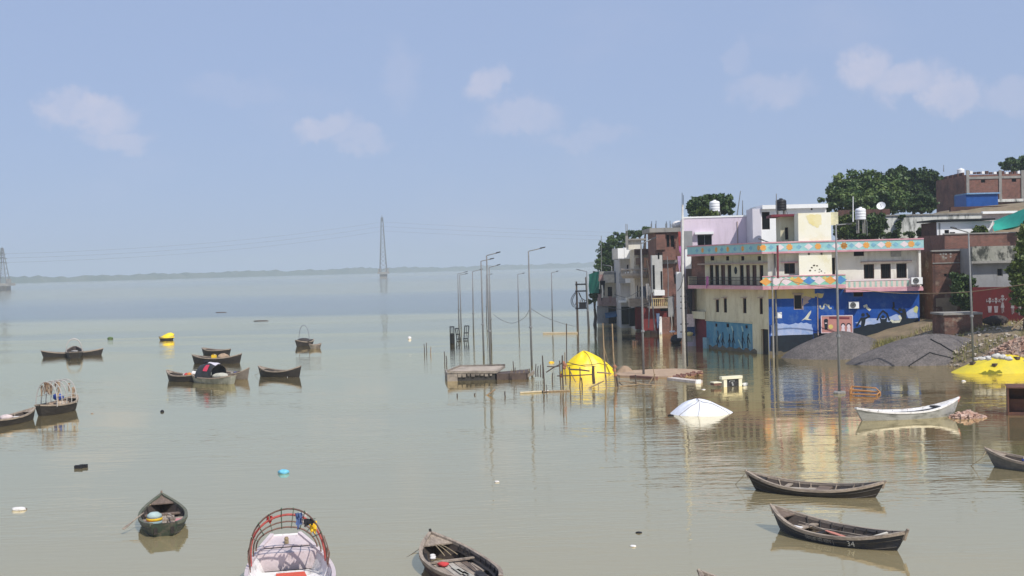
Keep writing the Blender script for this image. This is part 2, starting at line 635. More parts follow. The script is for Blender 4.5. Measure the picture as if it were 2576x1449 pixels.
        if hsum is None:
            hsum = ml.outputs[0]
        else:
            ad = n.new('ShaderNodeMath')
            ad.operation = 'ADD'
            l.new(hsum, ad.inputs[0])
            l.new(ml.outputs[0], ad.inputs[1])
            hsum = ad.outputs[0]
    # calm and lively stretches within the cove
    mp3 = n.new('ShaderNodeMapping')
    mp3.inputs['Scale'].default_value = (0.03, 0.06, 1)
    l.new(pos, mp3.inputs[0])
    n3 = n.new('ShaderNodeTexNoise')
    n3.inputs['Scale'].default_value = 1.0
    n3.inputs['Detail'].default_value = 3
    l.new(mp3.outputs[0], n3.inputs['Vector'])
    lv = n.new('ShaderNodeMapRange')
    lv.interpolation_type = 'SMOOTHSTEP'
    lv.inputs[1].default_value, lv.inputs[2].default_value = 0.4, 0.62
    lv.inputs[3].default_value, lv.inputs[4].default_value = 0.15, 1.0
    l.new(n3.outputs[0], lv.inputs[0])
    cx_ = n.new('ShaderNodeVectorMath')
    cx_.operation = 'DISTANCE'
    l.new(pos, cx_.inputs[0])
    cx_.inputs[1].default_value = (6.5, 91.0, 0)
    st = n.new('ShaderNodeMapRange')
    st.interpolation_type = 'SMOOTHSTEP'
    st.inputs[1].default_value, st.inputs[2].default_value = 11.0, 3.0
    st.inputs[3].default_value, st.inputs[4].default_value = 0.0, 2.2
    l.new(cx_.outputs['Value'], st.inputs[0])
    lv2 = n.new('ShaderNodeMath')
    l.new(lv.outputs[0], lv2.inputs[0])
    l.new(st.outputs[0], lv2.inputs[1])
    lv = lv2
    hs_ = n.new('ShaderNodeMath')
    hs_.operation = 'MULTIPLY'
    l.new(hsum, hs_.inputs[0])
    l.new(lv.outputs[0], hs_.inputs[1])
    hsum = hs_.outputs[0]
    bp = n.new('ShaderNodeBump')
    bp.inputs['Distance'].default_value = WATER_BUMP
    l.new(hsum, bp.inputs['Height'])
    l.new(bp.outputs[0], glo.inputs['Normal'])
    l.new(bp.outputs[0], fr.inputs['Normal'])
    return m
WATER_BUMP = 0.038
mb = MB()
mb.add([(-7000, -60, 0), (7000, -60, 0), (7000, 9000, 0), (-7000, 9000, 0)], [(0, 1, 2, 3)])
mb.build('water', water_material(), kind='structure')
mb = MB()
mb.add([(-7400, -80, -4), (7400, -80, -4), (7400, 9400, -4), (-7400, 9400, -4)], [(0, 1, 2, 3)])
mb.build('river_bed', mat('silt', (0.16, 0.13, 0.09)), kind='structure')

# ------------------------------------------------------------------ far bank: a low wooded shore across the river
def far_bank():
    A, B = wp(-260, 722.0), wp(1760, 673.5)
    A = at(-260, 722, 2350)
    A.z = 0
    B = Vector((at(1800, 660, 5200).x, 5200, 0))
    mb = MB()
    n = 420
    rng = np.random.default_rng(5)
    h = np.convolve(rng.normal(0, 1, n + 60), np.ones(9) / 9, 'same')[30:30 + n]
    h2 = rng.normal(0, 1, n)
    rows = [[], [], [], []]
    d = (B - A)
    nrm = Vector((-d.y, d.x, 0)).normalized()
    for i in range(n):
        t = i / (n - 1)
        q = A + d * t
        hh = max(6, 12 + 3.2 * h[i] + 1.6 * h2[i] + 1.6 * math.sin(t * 7.0 + 1)) * (0.85 + 0.75 * t)
        rows[0].append(q + Vector((0, 0, -1)))
        rows[1].append(q + nrm * 8 + Vector((0, 0, hh * 0.8)))
        rows[2].append(q + nrm * 22 + Vector((0, 0, hh)))
        rows[3].append(q + nrm * 160 + Vector((0, 0, -1)))
    mb.grid(rows[::-1])
    mb.build('far_bank', mat('far_wood', (0.055, 0.075, 0.045), (0.09, 0.10, 0.065), scale=0.02, bump=0), kind='structure', smooth=False)
far_bank()

# ------------------------------------------------------------------ bank and hill on the town side
SH = [(-40, 3000), (10, 900), (14, 230), (19, 165), (21.5, 124), (24.2, 118), (27, 112.5), (31, 105), (35.5, 94.5), (40, 82), (52, 66), (120, 30)]
def shore_y(x):
    for (x0, y0), (x1, y1) in zip(SH, SH[1:]):
        if x <= x1:
            return y0 + (y1 - y0) * (x - x0) / (x1 - x0)
    return SH[-1][1]
HILL = [(1500, -.10), (1760, -.09), (1900, -.05), (2000, -.02), (2070, .006), (2140, .024), (2300, .032), (2420, .040), (2700, .046), (3500, .05)]
def ground_z(x, y):
    s = (y - shore_y(x)) * 0.80
    z = -0.9 + min(s, 6) * 0.22 + max(0, min(s - 2, 22)) * 0.15
    z = min(max(z, -2.5), 3.0)
    if y > 118:
        p = PW / 2 + FPX * x / y                  # bearing of the place, as a column of the survey
        g = HILL[0][1]
        for (p0, g0), (p1, g1) in zip(HILL, HILL[1:]):
            if p >= p0:
                g = g0 + (g1 - g0) * min(1, (p - p0) / (p1 - p0))
        top = CAM_H + g * min(y, 190)
        f = min(1, max(0, (y - 118) / 34))
        z = z + (top - z) * f * f * (3 - 2 * f) if top > z else z
        z = max(-2.0, min(z, max(top, 3.0 if p > 2000 else top)))
    return z
def bank():
    xs = np.concatenate([np.arange(-30, 14, 6), np.arange(14, 62, 1.0), np.arange(62, 200, 8)])
    ys = np.concatenate([np.arange(26, 70, 4), np.arange(70, 132, 1.0), np.arange(132, 420, 8)])
    rng = np.random.default_rng(2)
    rows = []
    for y in ys:
        rows.append([(x, y, ground_z(x, y) + 0.10 * math.sin(x * 1.7 + y * 0.6) * math.sin(y * 1.1 - x * .4) + rng.normal(0, 0.05)) for x in xs])
    MB().grid(rows).build('bank', mat('bank_earth', (0.25, 0.19, 0.12), (0.15, 0.115, 0.075), scale=0.9, bump=0.6, bscale=5, stain=(0.10, 0.11, 0.04), stain_amt=0.6, stain_scale=(.5, .5, .5)), kind='structure', smooth=True)
bank()

# ================================================================== BOATS
M_DARKWOOD = mat('tarred_wood', (0.013, 0.011, 0.011), (0.030, 0.025, 0.023), scale=2.5, stretch=(0.5, 6, 6), rough=0.6, bump=0.35, bscale=8, stain=(0.075, 0.062, 0.054), stain_amt=0.45, stain_scale=(1.2, 5, 5))
M_GREYWOOD = mat('weathered_grey_wood', (0.38, 0.315, 0.25), (0.215, 0.17, 0.135), scale=3.0, stretch=(0.7, 8, 8), rough=0.85, bump=0.4, bscale=9, stain=(0.07, 0.055, 0.05), stain_amt=0.7, stain_scale=(1, 4, 4))
M_BROWNWOOD = mat('brown_boat_wood', (0.21, 0.155, 0.12), (0.11, 0.08, 0.065), scale=3.0, stretch=(0.7, 8, 8), rough=0.8, bump=0.4, bscale=9, stain=(0.05, 0.04, 0.035), stain_amt=0.6, stain_scale=(1, 4, 4))
M_GREENHULL = mat('chipped_green_hull', (0.035, 0.060, 0.045), (0.055, 0.058, 0.048), scale=2.0, rough=0.6, bump=0.3, stain=(0.14, 0.12, 0.10), stain_amt=0.8, stain_scale=(1.5, 3, 3), stain_lo=0.55)
M_BLUEHULL = mat('blue_black_hull', (0.012, 0.017, 0.034), (0.028, 0.027, 0.030), scale=2.0, stretch=(0.5, 4, 4), rough=0.55, bump=0.3, stain=(0.09, 0.08, 0.07), stain_amt=0.45, stain_scale=(1.2, 4, 4))
M_REDHULL = mat('oxide_red_hull', (0.105, 0.040, 0.035), (0.075, 0.05, 0.045), scale=2.0, rough=0.6, bump=0.3, stain=(0.10, 0.09, 0.08), stain_amt=0.7, stain_scale=(1.2, 4, 4))
M_PALEHULL = mat('pale_grey_hull', (0.40, 0.40, 0.385), (0.30, 0.30, 0.28), scale=2.0, rough=0.6, bump=0.3, stain=(0.10, 0.10, 0.085), stain_amt=0.8, stain_scale=(1.2, 3, 3))
M_WHITEPAINT = mat('white_boat_paint', (0.78, 0.76, 0.75), (0.62, 0.60, 0.58), scale=2.0, rough=0.5, bump=0.2, stain=(0.22, 0.19, 0.17), stain_amt=0.75, stain_scale=(3, 6, 3), stain_lo=0.52)
M_PINKPAINT = mat('pale_pink_boat_paint', (0.58, 0.50, 0.50), (0.47, 0.40, 0.41), scale=2.0, rough=0.6, bump=0.2, stain=(0.30, 0.25, 0.24), stain_amt=0.6, stain_scale=(2.5, 5, 3), stain_lo=0.55)
M_ROPE = mat('hemp_rope', (0.36, 0.28, 0.17), scale=20, rough=0.95)
M_POLE = mat('galvanised_pole', (.20, .205, .21), (.145, .15, .155), scale=2, rough=.5, bump=.1, stain=(.13, .11, .10), stain_amt=.5, stain_scale=(3, 3, .4))
M_BAMBOO = mat('dry_bamboo', (0.33, 0.24, 0.14), (0.20, 0.14, 0.09), scale=3, stretch=(2, 2, 0.6), rough=0.7)
M_DARKPOLE = mat('dark_wet_pole', (0.10, 0.075, 0.055), (0.06, 0.045, 0.04), scale=3, rough=0.7)

M_LINING = mat('dark_boat_lining', (0.075, 0.058, 0.050), (0.045, 0.036, 0.032), scale=3, stretch=(.6, 6, 6), rough=.8, bump=.3)
M_PALEWOOD = mat('sun_bleached_wood', (0.50, 0.455, 0.39), (0.33, 0.29, 0.25), scale=3, stretch=(.7, 8, 8), rough=.9, bump=.4, stain=(.12, .1, .09), stain_amt=.6, stain_scale=(1, 4, 4))
class Boat:
    """planked river boat, x from end A (-) to end B (+), z = 0 at the water"""
    def __init__(s, name, label, A, B, beam, h, rA=0.28, rB=0.28, wA=0.06, wB=0.06, over=0.36, hull=None, inner=None, rim=None, group='wooden river boats on the flood', draft=0.22, pw=2.4, lining=None):
        a = wp(*A) if len(A) == 2 else Vector(A)
        b = wp(*B) if len(B) == 2 else Vector(B)
        c = (a + b) / 2
        d = b - a
        s.Lw = d.length
        s.L = s.Lw + 2 * over
        s.beam, s.h, s.rA, s.rB, s.wA, s.wB, s.draft, s.pw = beam, h, rA, rB, wA, wB, draft, pw
        s.root = thing(name, label, 'boat', (c.x, c.y, 0), math.atan2(d.y, d.x), group)
        s.lin_m = lining or M_LINING
        s.hull_m, s.in_m, s.rim_m = hull or M_DARKWOOD, inner or M_GREYWOOD, rim or M_GREYWOOD
        s.make()
    def half(s, t):
        w = s.wA if t < 0 else s.wB
        return s.beam / 2 * (w + (1 - w) * (1 - abs(t) ** s.pw))
    def sheer(s, t):
        return s.h + (s.rA if t < 0 else s.rB) * abs(t) ** 2.2
    def sect(s, t, inn=0.0):
        bt = max(s.half(t) - inn, 0.004)
        bb = max(s.half(t) * 0.66 - inn, 0.003)
        zs = s.sheer(t)
        zk = -s.draft + 0.5 * s.draft * abs(t) ** 5 + (0.05 if inn else 0)
        xt, xk = t * (s.L / 2 - inn * 1.5), t * (s.Lw / 2 - inn * 1.5)
        out = []
        for (f, y) in ((0, 0), (0.03, bb), (0.35, bb + (bt - bb) * 0.5), (0.7, bb + (bt - bb) * 0.82), (1, bt)):
            z = zk + (zs - zk) * f
            out.append(Vector((xk + (xt - xk) * f ** 0.85, y, z)))
        left = [Vector((q.x, -q.y, q.z)) for q in out[:0:-1]]
        return left + out
    def floor_half(s, t, z):
        """inner half width at height z"""
        q = s.sect(t, 0.05)
        pts = q[4:]
        for p0, p1 in zip(pts, pts[1:]):
            if p0.z <= z <= p1.z:
                f = (z - p0.z) / max(p1.z - p0.z, 1e-6)
                return p0.y + (p1.y - p0.y) * f
        return pts[-1].y
    def make(s):
        ts = [-1 + 2 * i / 26 for i in range(27)]
        outer = [s.sect(t) for t in ts]
        inner = [s.sect(t, 0.05) for t in ts]
        mb = MB()
        mb.grid([r[::-1] for r in outer])
        n = len(outer[0])
        mb.add(outer[0], [tuple(range(n))])
        mb.add(outer[-1], [tuple(range(n))[::-1]])
        mb.build('hull', s.hull_m, s.root, local=True, smooth=False)
        mb = MB()
        mb.grid(inner)
        mb.add(inner[0], [tuple(range(n))[::-1]])
        mb.add(inner[-1], [tuple(range(n))])
        s.lining = mb.build('lining', s.lin_m, s.root, local=True)
        for sg in (0, -1):
            mb = MB()
            rows = [[], [], [], [], []]
            for t, o, i in zip(ts, outer, inner):
                y = 1 if sg else -1
                po, pi = o[sg].copy(), i[sg].copy()
                po.y += 0.025 * y
                pi.y -= 0.03 * y
                if y * pi.y < 0:
                    pi.y = 0
                for k, q in enumerate((po + Vector((0, 0, -0.06)), po + Vector((0, 0, 0.035)), pi + Vector((0, 0, 0.035)), pi + Vector((0, 0, -0.06)), po + Vector((0, 0, -0.06)))):
                    rows[k].append(q)
            mb.grid(rows if sg else rows[::-1])
            mb.add([rows[k][0] for k in range(4)], [(0, 1, 2, 3)])
            mb.add([rows[k][-1] for k in range(4)], [(3, 2, 1, 0)])
            mb.build('gunwale', s.rim_m, s.root, local=True)
    # ---- fittings
    def floor(s, z=0.06, n=6, t0=-0.72, t1=0.72, m=None, gap=0.03, skip=()):
        w = 2 * s.floor_half(0, z) / n
        for k in range(n):
            if k in skip:
                continue
            y0 = -s.floor_half(0, z) + k * w
            yc = max(abs(y0), abs(y0 + w)) - 0.02
            a, b = t0, t1
            while a < 0 and s.floor_half(a, z) < yc:
                a += 0.02
            while b > 0 and s.floor_half(b, z) < yc:
                b -= 0.02
            a += random.uniform(0, 0.06)
            b -= random.uniform(0, 0.06)
            if b - a < 0.2:
                continue
            mb = MB()
            mb.box(((a + b) / 2 * s.Lw / 2, y0 + w / 2, z + random.uniform(-.012, .012)), ((b - a) * s.Lw / 2, w - gap, 0.03), rz=random.uniform(-.006, .006))
            mb.build('floor_plank', random.choice((M_PALEWOOD, M_GREYWOOD, M_GREYWOOD, M_BROWNWOOD)) if m is None or m is M_GREYWOOD else m, s.root, local=True)
    def cross_floor(s, z, t0, t1, n, m=None, name='deck_plank', gap=0.02):
        dt = (t1 - t0) / n
        for k in range(n):
            a, b = t0 + k * dt, t0 + (k + 1) * dt
            ya, yb = s.floor_half(a, z), s.floor_half(b, z)
            f = 0.5
            xa, xb = a * (s.Lw * .55 + s.L * .45) / 2, b * (s.Lw * .55 + s.L * .45) / 2 - gap
            zz = z + random.uniform(-.008, .008)
            mb = MB()
            mb.hexa([(xa, -ya, zz - .03), (xb, -yb, zz - .03), (xb, yb, zz - .03), (xa, ya, zz - .03), (xa, -ya, zz), (xb, -yb, zz), (xb, yb, zz), (xa, ya, zz)])
            mb.build(name, m or s.in_m, s.root, local=True)
    def thwart(s, t, drop=0.12, w=0.2, m=None, th=0.05):
        z = s.sheer(t) - drop
        y = s.floor_half(t, z) + 0.02
        x = t * s.L / 2 * 0.96
        mb = MB()
        mb.box((x, 0, z), (w, 2 * y, th))
        return mb.build('thwart', m or s.in_m, s.root, local=True)
    def deck(s, t0, t1, m=None, dz=-0.015):
        ts = [t0 + (t1 - t0) * i / 6 for i in range(7)]
        rows = [[], []]
        low = [[], []]
        for t in ts:
            y = max(s.half(t) - 0.03, 0.003)
            x = t * s.L / 2
            z = s.sheer(t) + dz
            rows[0].append((x, y, z))
            rows[1].append((x, -y, z))
            low[0].append((x, y, z - 0.04))
            low[1].append((x, -y, z - 0.04))
        mb = MB()
        mb.grid(rows)
        mb.grid(low[::-1])
        for e in (0, -1):
            mb.add([rows[0][e], rows[1][e], low[1][e], low[0][e]], [(0, 1, 2, 3) if e else (3, 2, 1, 0)])
        return mb.build('end_deck', m or s.in_m, s.root, local=True)
    def ribs(s, tl, m=None):
        for t in tl:
            q = s.sect(t, 0.065)
            mb = MB()
            mb.tube(q, 0.03, n=4)
            mb.build('rib', m or s.in_m, s.root, local=True)
    def strakes(s, m=None):
        for k, f in ((2, 0), (3, 0)):
            for sg in (1, -1):
                pts = []
                for i in range(27):
                    t = -0.98 + 1.96 * i / 26
                    q = s.sect(t)[4 + k].copy()
                    q.y = sg * (q.y + .004)
                    pts.append(q)
                MB().tube(pts, 0.014, n=4).build('strake', m or s.rim_m, s.root, local=True)
    def post(s, t, h=0.14, r=0.05, m=None, lean=0.06):
        sgn = 1 if t > 0 else -1
        x = t * s.L / 2
        z = s.sheer(t)
        mb = MB()
        mb.tube([(x - sgn * 0.08, 0, z - 0.25), (x, 0, z - .02), (x + sgn * lean, 0, z + h)], [r, r, r * 0.8], n=6)
        return mb.build('stem_post', m or s.rim_m, s.root, local=True)
    def local_pt(s, x, y, z):
        return xf_of(s.root) @ Vector((x, y, z))
def oar(P, Q, label, blade=(0.45, 0.14), m=None, bm=None, group='oars lying in the boats'):
    """oar from grip P to blade tip Q (world)"""
    d = (Q - P)
    t = thing('oar', label, 'oar', P, 0, group)
    u = d.normalized()
    e = P + u * (d.length - blade[0])
    MB().tube([P, (P + e) / 2 + Vector((0, 0, .01)), e], [0.022, 0.026, 0.026], n=6).build('shaft', m or M_GREYWOOD, t)
    side = Vector((-u.y, u.x, 0)).normalized()
    up = u.cross(side)
    mb = MB()
    a, b, c = blade[1] * 0.25, blade[1] * 0.5, blade[1] * 0.42
    pts = [e - side * a, e + u * blade[0] * .4 - side * b, Q - side * c, Q + side * c, e + u * blade[0] * .4 + side * b, e + side * a]
    n = len(pts)
    k = [p + up * 0.012 for p in pts] + [p - up * 0.012 for p in pts]
    mb.add(k, [tuple(range(n)), tuple(range(n, 2 * n))[::-1]] + [(i, i + n, (i + 1) % n + n, (i + 1) % n) for i in range(n)])
    mb.build('blade', bm or m or M_GREYWOOD, t)
    return t
def rope(pts, label, r=0.012, m=None, name='mooring_rope', cat='rope', group='mooring ropes of the boats', parent=None):
    P = [Vector(p) for p in pts]
    fine = []
    for i in range(len(P) - 1):                     # Catmull-Rom through the given points
        p0, p1, p2, p3 = P[max(i - 1, 0)], P[i], P[i + 1], P[min(i + 2, len(P) - 1)]
        for k in range(6):
            t = k / 6
            fine.append(0.5 * ((2 * p1) + (p2 - p0) * t + (2 * p0 - 5 * p1 + 4 * p2 - p3) * t * t + (3 * p1 - p0 - 3 * p2 + p3) * t ** 3))
    fine.append(P[-1])
    mb = MB().tube(fine, r, n=5)
    if parent is not None:
        return mb.build(name, m or M_ROPE, parent)
    return mb.build(name, m or M_ROPE, label=label, cat=cat, group=group)
def blob(name, c, size, m, label=None, cat=None, group=None, parent=None, seed=0, rough=0.25, n=10, flat=0.0, local=False):
    """soft crumpled lump: a bundle, a heap of cloth, a bag"""
    rng = random.Random(seed)
    ph = [rng.uniform(0, 6.28) for _ in range(8)]
    rows = []
    for i in range(n + 1):
        th = math.pi * i / n
        row = []
        for j in range(2 * n + 1):
            a = 2 * math.pi * (j % (2 * n)) / (2 * n)
            k = 1 + rough * (math.sin(2 * a + ph[0] + th) * .4 + math.sin(3 * a + ph[1] - 2 * th) * .35 + math.sin(5 * a + 3 * th + ph[2]) * .25 + math.sin(9 * a + ph[3]) * .14 * math.sin(th * 4 + ph[4]))
            z = math.cos(th)
            if flat and z < -flat:
                z = -flat
            row.append((c[0] + size[0] / 2 * k * math.sin(th) * math.cos(a), c[1] + size[1] / 2 * k * math.sin(th) * math.sin(a), c[2] + size[2] / 2 * z * (1 + .3 * (k - 1))))
        rows.append(row)
    return MB().grid(rows[::-1]).build(name, m, parent, smooth=True, label=label, cat=cat, group=group, local=local)
C_RED = mat('red_cloth', (0.55, 0.06, 0.06), rough=0.9, scale=4)
C_BLUE = mat('blue_cloth', (0.05, 0.10, 0.42), rough=0.9, scale=4)
C_WHITE = mat('white_cloth', (0.72, 0.70, 0.68), (0.55, 0.52, 0.5), rough=0.9, scale=4)
C_YELLOW = mat('yellow_cloth', (0.78, 0.50, 0.03), rough=0.8, scale=4)
C_BLACK = mat('black_cloth', (0.015, 0.015, 0.02), rough=0.9, scale=4)
C_SAND = mat('sandy_netting', (0.40, 0.29, 0.20), (0.24, 0.17, 0.12), rough=1.0, scale=8, bump=0.6)
C_GREEN = mat('green_cloth', (0.06, 0.22, 0.13), rough=0.9, scale=4)
C_PINK = mat('pink_cloth', (0.55, 0.10, 0.16), rough=0.9, scale=4)
C_SALMON = mat('salmon_wood', (0.52, 0.20, 0.15), (0.40, 0.17, 0.13), rough=0.8, scale=4, stretch=(.6, 6, 6))
C_GREYCLOTH = mat('grey_cloth', (0.30, 0.29, 0.28), (0.2, 0.19, 0.19), rough=0.9, scale=5)

s_dark = mat('worn_strake_edge', (.10, .088, .078), (.05, .045, .042), scale=4, stretch=(.6, 6, 6))
# ---- boat 34: dark hull with lettering
b = Boat('rowing_boat', 'blue-black wooden rowing boat with white number 34 on its side', (1968, 1332), (2250, 1384), 1.75, 0.28, rA=0.46, rB=0.34, wA=0.05, wB=0.05, over=0.42, hull=M_BLUEHULL, inner=M_BROWNWOOD, rim=M_GREYWOOD)
b34 = b
b.strakes(s_dark)
b.floor(z=0.07, n=8, t0=-0.5, t1=0.66, m=M_GREYWOOD, skip=(1, 4))
b.deck(-1, -0.74, M_BROWNWOOD)
b.deck(0.86, 1, M_BROWNWOOD)
b.ribs((-.62, -.45, -.28, -.1, .08, .26, .44, .6, .75), M_DARKWOOD)
b.thwart(-0.5, 0.16, 0.22, M_GREYWOOD)
b.thwart(-0.18, 0.12, 0.16, M_DARKWOOD)
b.thwart(0.35, 0.14, 0.14, M_DARKWOOD)
b.thwart(0.64, 0.04, 0.10, mat('pale_thwart', (0.62, 0.58, 0.5)))
b.post(1.0, 0.10, 0.06)
b.post(-1.0, 0.05, 0.05)
MB().box((-0.56 * b.L / 2, -0.30, b.sheer(-.55) - .14), (0.62, 0.16, 0.04), rz=-.05).build('white_board', M_WHITEPAINT, b.root, local=True)
for k, yy in enumerate((0.30, 0.42)):
    MB().box((-0.05, yy, b.h - .10 - .06 * k), (3.2, 0.07, 0.05), rz=0.02).build('side_plank', M_GREYWOOD, b.root, local=True)
oar(b.local_pt(-1.55, 0.18, 0.32), b.local_pt(0.32, -0.02, 0.14), 'oar with salmon blade lying inside the boat numbered 34', blade=(0.75, 0.17), bm=C_SALMON)
oar(b.local_pt(0.1, 0.12, 0.15), b.local_pt(1.75, -0.12, 0.24), 'thin grey oar beside the salmon blade inside boat numbered 34', blade=(0.3, 0.1))
def lettering(txt, b, t, zf, size, m, side=-1, font=None, name='lettering'):
    """painted letters that follow the hull side"""
    cu = bpy.data.curves.new('t', 'FONT')
    cu.body = txt
    cu.size = size
    cu.resolution_u = 2
    o = bpy.data.objects.new('t', cu)
    COL.objects.link(o)
    dg = bpy.context.evaluated_depsgraph_get()
    me = bpy.data.meshes.new_from_object(o.evaluated_get(dg))
    bpy.data.objects.remove(o)
    x0 = t * b.L / 2
    for v in me.vertices:
        x, z = x0 + v.co.x, zf + v.co.y
        tt = max(-0.98, min(0.98, x / (b.L / 2)))
        q = b.sect(tt)[4:]
        y = q[-1].y
        for p0, p1 in zip(q, q[1:]):
            if p0.z <= z <= p1.z:
                y = p0.y + (p1.y - p0.y) * (z - p0.z) / (p1.z - p0.z)
        v.co = (x, side * (y + 0.012), z)
    me.materials.clear()
    me.materials.append(m)
    lo = bpy.data.objects.new(name, me)
    COL.objects.link(lo)
    lo.parent = b.root
    return lo
M_LETTER = mat('faded_white_lettering', (0.42, 0.42, 0.42), (0.16, 0.16, 0.17), scale=9, bump=0)
lettering('34', b, 0.36, 0.06, 0.25, mat('white_number_paint', (0.55, 0.55, 0.54), bump=0))
lettering('िनमला की शान |', b, -0.24, 0.06, 0.18, M_LETTER)

# ---- long dark boat above it
b = Boat('rowing_boat', 'long dark boat with bare plank floor moored by rope in front of the painted house', (1906, 1232), (2197, 1251), 1.6, 0.25, rA=0.44, rB=0.36, wA=0.05, wB=0.06, over=0.42, hull=M_DARKWOOD, inner=M_GREYWOOD)
b.floor(z=0.08, n=7, t0=-0.7, t1=0.8, m=M_GREYWOOD)
b.deck(-1, -0.72, M_DARKWOOD)
b.deck(0.84, 1)
b.strakes(s_dark)
b.thwart(-0.42, 0.12, 0.18)
b.thwart(0.12, 0.10, 0.5, M_BROWNWOOD)
b.thwart(0.42, 0.12, 0.25, M_DARKWOOD)
b.ribs((-.6, -.3, -.12, .28, .56, .7))
b.post(-1, 0.06, 0.06)
b.post(1, 0.04, 0.05)
MB().box((-0.52 * b.L / 2, -0.16, 0.20), (0.7, 0.2, 0.03), rz=-.06).build('white_board', M_WHITEPAINT, b.root, local=True)
rope([wp(1874, 1190, b.sheer(1) - .05), wp(1866, 1202, 0.35), wp(1850, 1218, 0)], 'thin mooring rope of the long dark boat before the painted house')

# ---- white decked boat near the gravel
b = Boat('rowing_boat', 'slender pale grey boat with glossy white decks beside a small brick heap', (2172, 1058), (2395, 1046), 1.35, 0.40, rA=0.32, rB=0.62, wA=0.14, wB=0.03, over=0.46, hull=M_PALEHULL, inner=M_WHITEPAINT, rim=M_WHITEPAINT, lining=M_WHITEPAINT)
b.deck(-1, -0.62, M_WHITEPAINT)
b.deck(0.62, 1, M_WHITEPAINT)
for sg in (-1, 1):
    MB().grid([[(t * b.L / 2, sg * max(b.half(t) - q, 0.02), b.sheer(t) - .03 - .02 * (q > .1)) for t in [-.66 + 1.32 * i / 12 for i in range(13)]] for q in ((0.03, 0.36) if sg < 0 else (0.42, 0.03))]).build('side_deck', M_WHITEPAINT, b.root, local=True)
b.floor(z=0.05, n=5, m=M_DARKWOOD)
b.thwart(0.58, 0.02, 0.3, M_DARKWOOD)
b.ribs((-.5, -.2, .1, .4), M_DARKWOOD)
b.post(1, 0.03, 0.05, C_SALMON)

# ---- grey boat cut by the frame
b = Boat('rowing_boat', 'weathered grey boat cut off by the frame beneath the rusty box', (2506, 1174), (2790, 1198), 1.5, 0.32, rA=0.42, rB=0.3, over=0.42, hull=mat('grey_hull', (0.13, 0.125, 0.12), (0.07, 0.07, 0.07), scale=2, stretch=(.5, 5, 5), rough=.7, stain=(.2, .19, .18), stain_amt=.5), inner=M_GREYWOOD)
b.floor(z=0.06, n=6)
b.deck(-1, -0.72)
b.ribs((-.5, -.3, -.1, .1))
b.thwart(-0.4, 0.16, 0.2)
b.post(-1, 0.07, 0.05)
MB().box((-0.25 * b.L / 2, 0.38, b.h), (1.2, 0.05, 0.07)).build('blue_rail', C_BLUE, b.root, local=True)
rope([wp(2480, 1136, .72), wp(2470, 1152, 0.5), wp(2443, 1171, 0)], 'slack mooring rope of the grey boat at the edge of the frame')

# ---- boat at the bottom, oxide red stern
b = Boat('rowing_boat', 'grey plank boat with oxide red stern and a red cloth inside, lowest in the middle', (1092, 1402), (1216, 1490), 1.80, 0.36, rA=0.36, rB=0.10, wA=0.04, wB=0.50, over=0.30, hull=M_REDHULL, inner=M_GREYWOOD, rim=M_GREYWOOD, pw=2.6)
bred = b
b.strakes(s_dark)
b.floor(z=0.16, n=7, t0=-0.5, t1=0.95, m=M_GREYWOOD)
b.deck(-1, -0.70, M_GREYWOOD)
b.thwart(-0.28, 0.14, 0.12, M_GREYWOOD)
b.thwart(0.92, 0.10, 0.16, M_GREYWOOD)
b.ribs((-.6, -.5, -.4, -.1, .1, .3, .5, .7), M_DARKWOOD)
b.post(-1, 0.10, 0.05, M_DARKWOOD)
for sg in (-1, 1):
    MB().grid([[(t * b.L / 2, sg * (b.floor_half(t, b.sheer(t) - .14) - q), b.sheer(t) - .14) for t in [-.6 + 1.45 * i / 10 for i in range(11)]] for q in ((0.0, 0.15) if sg < 0 else (0.15, 0.0))]).build('side_bench', M_DARKWOOD, b.root, local=True)
for k in range(3):
    MB().box((0.35 + .28 * k, -0.1 + .06 * k, 0.20), (0.9 - .15 * k, 0.13, 0.02), rz=.05 * k).build('loose_board', mat('pale_board', (0.42, 0.40, 0.34)), b.root, local=True)
oar(b.local_pt(0.1, 0.35, 0.30), b.local_pt(1.5, 0.30, 0.22), 'dark bladed oar inside the red sterned boat', blade=(0.6, 0.28), bm=M_DARKWOOD)
q = b.local_pt(-0.35, -0.32, 0.24)
blob('red_cloth', q, (0.34, 0.28, 0.14), C_RED, 'crumpled red cloth lying in the red sterned boat', 'cloth', seed=3)
for k, (x, y) in enumerate(((-.95, -.45), (-.75, -.5), (-.6, -.55))):
    q = b.local_pt(x, y, b.sheer(.4) + .02)
    blob('white_rag', q, (0.16, 0.12, 0.08), C_WHITE, ('foremost', 'middle', 'aftmost')[k] + ' of three small white rags on the red sterned boat', 'rag', 'rags on the red sterned boat', seed=k)
for k in range(3):
    rope([b.local_pt(-b.L / 2 + .1, 0, b.sheer(1) - .02), b.local_pt(-1.4, .1 - .12 * k, .5), b.local_pt(-.7, .05 + .2 * (1 - k), .40)], ('longest', 'middle', 'slackest')[k] + ' of the hemp ropes running from the bow post into the red sterned boat', r=0.016)
rope([wp(1075, 1362, .35), wp(1050, 1384, 0.05), wp(1022, 1403, -0.01)], 'dark rope trailing in the water off the red sterned boat', m=M_DARKPOLE)

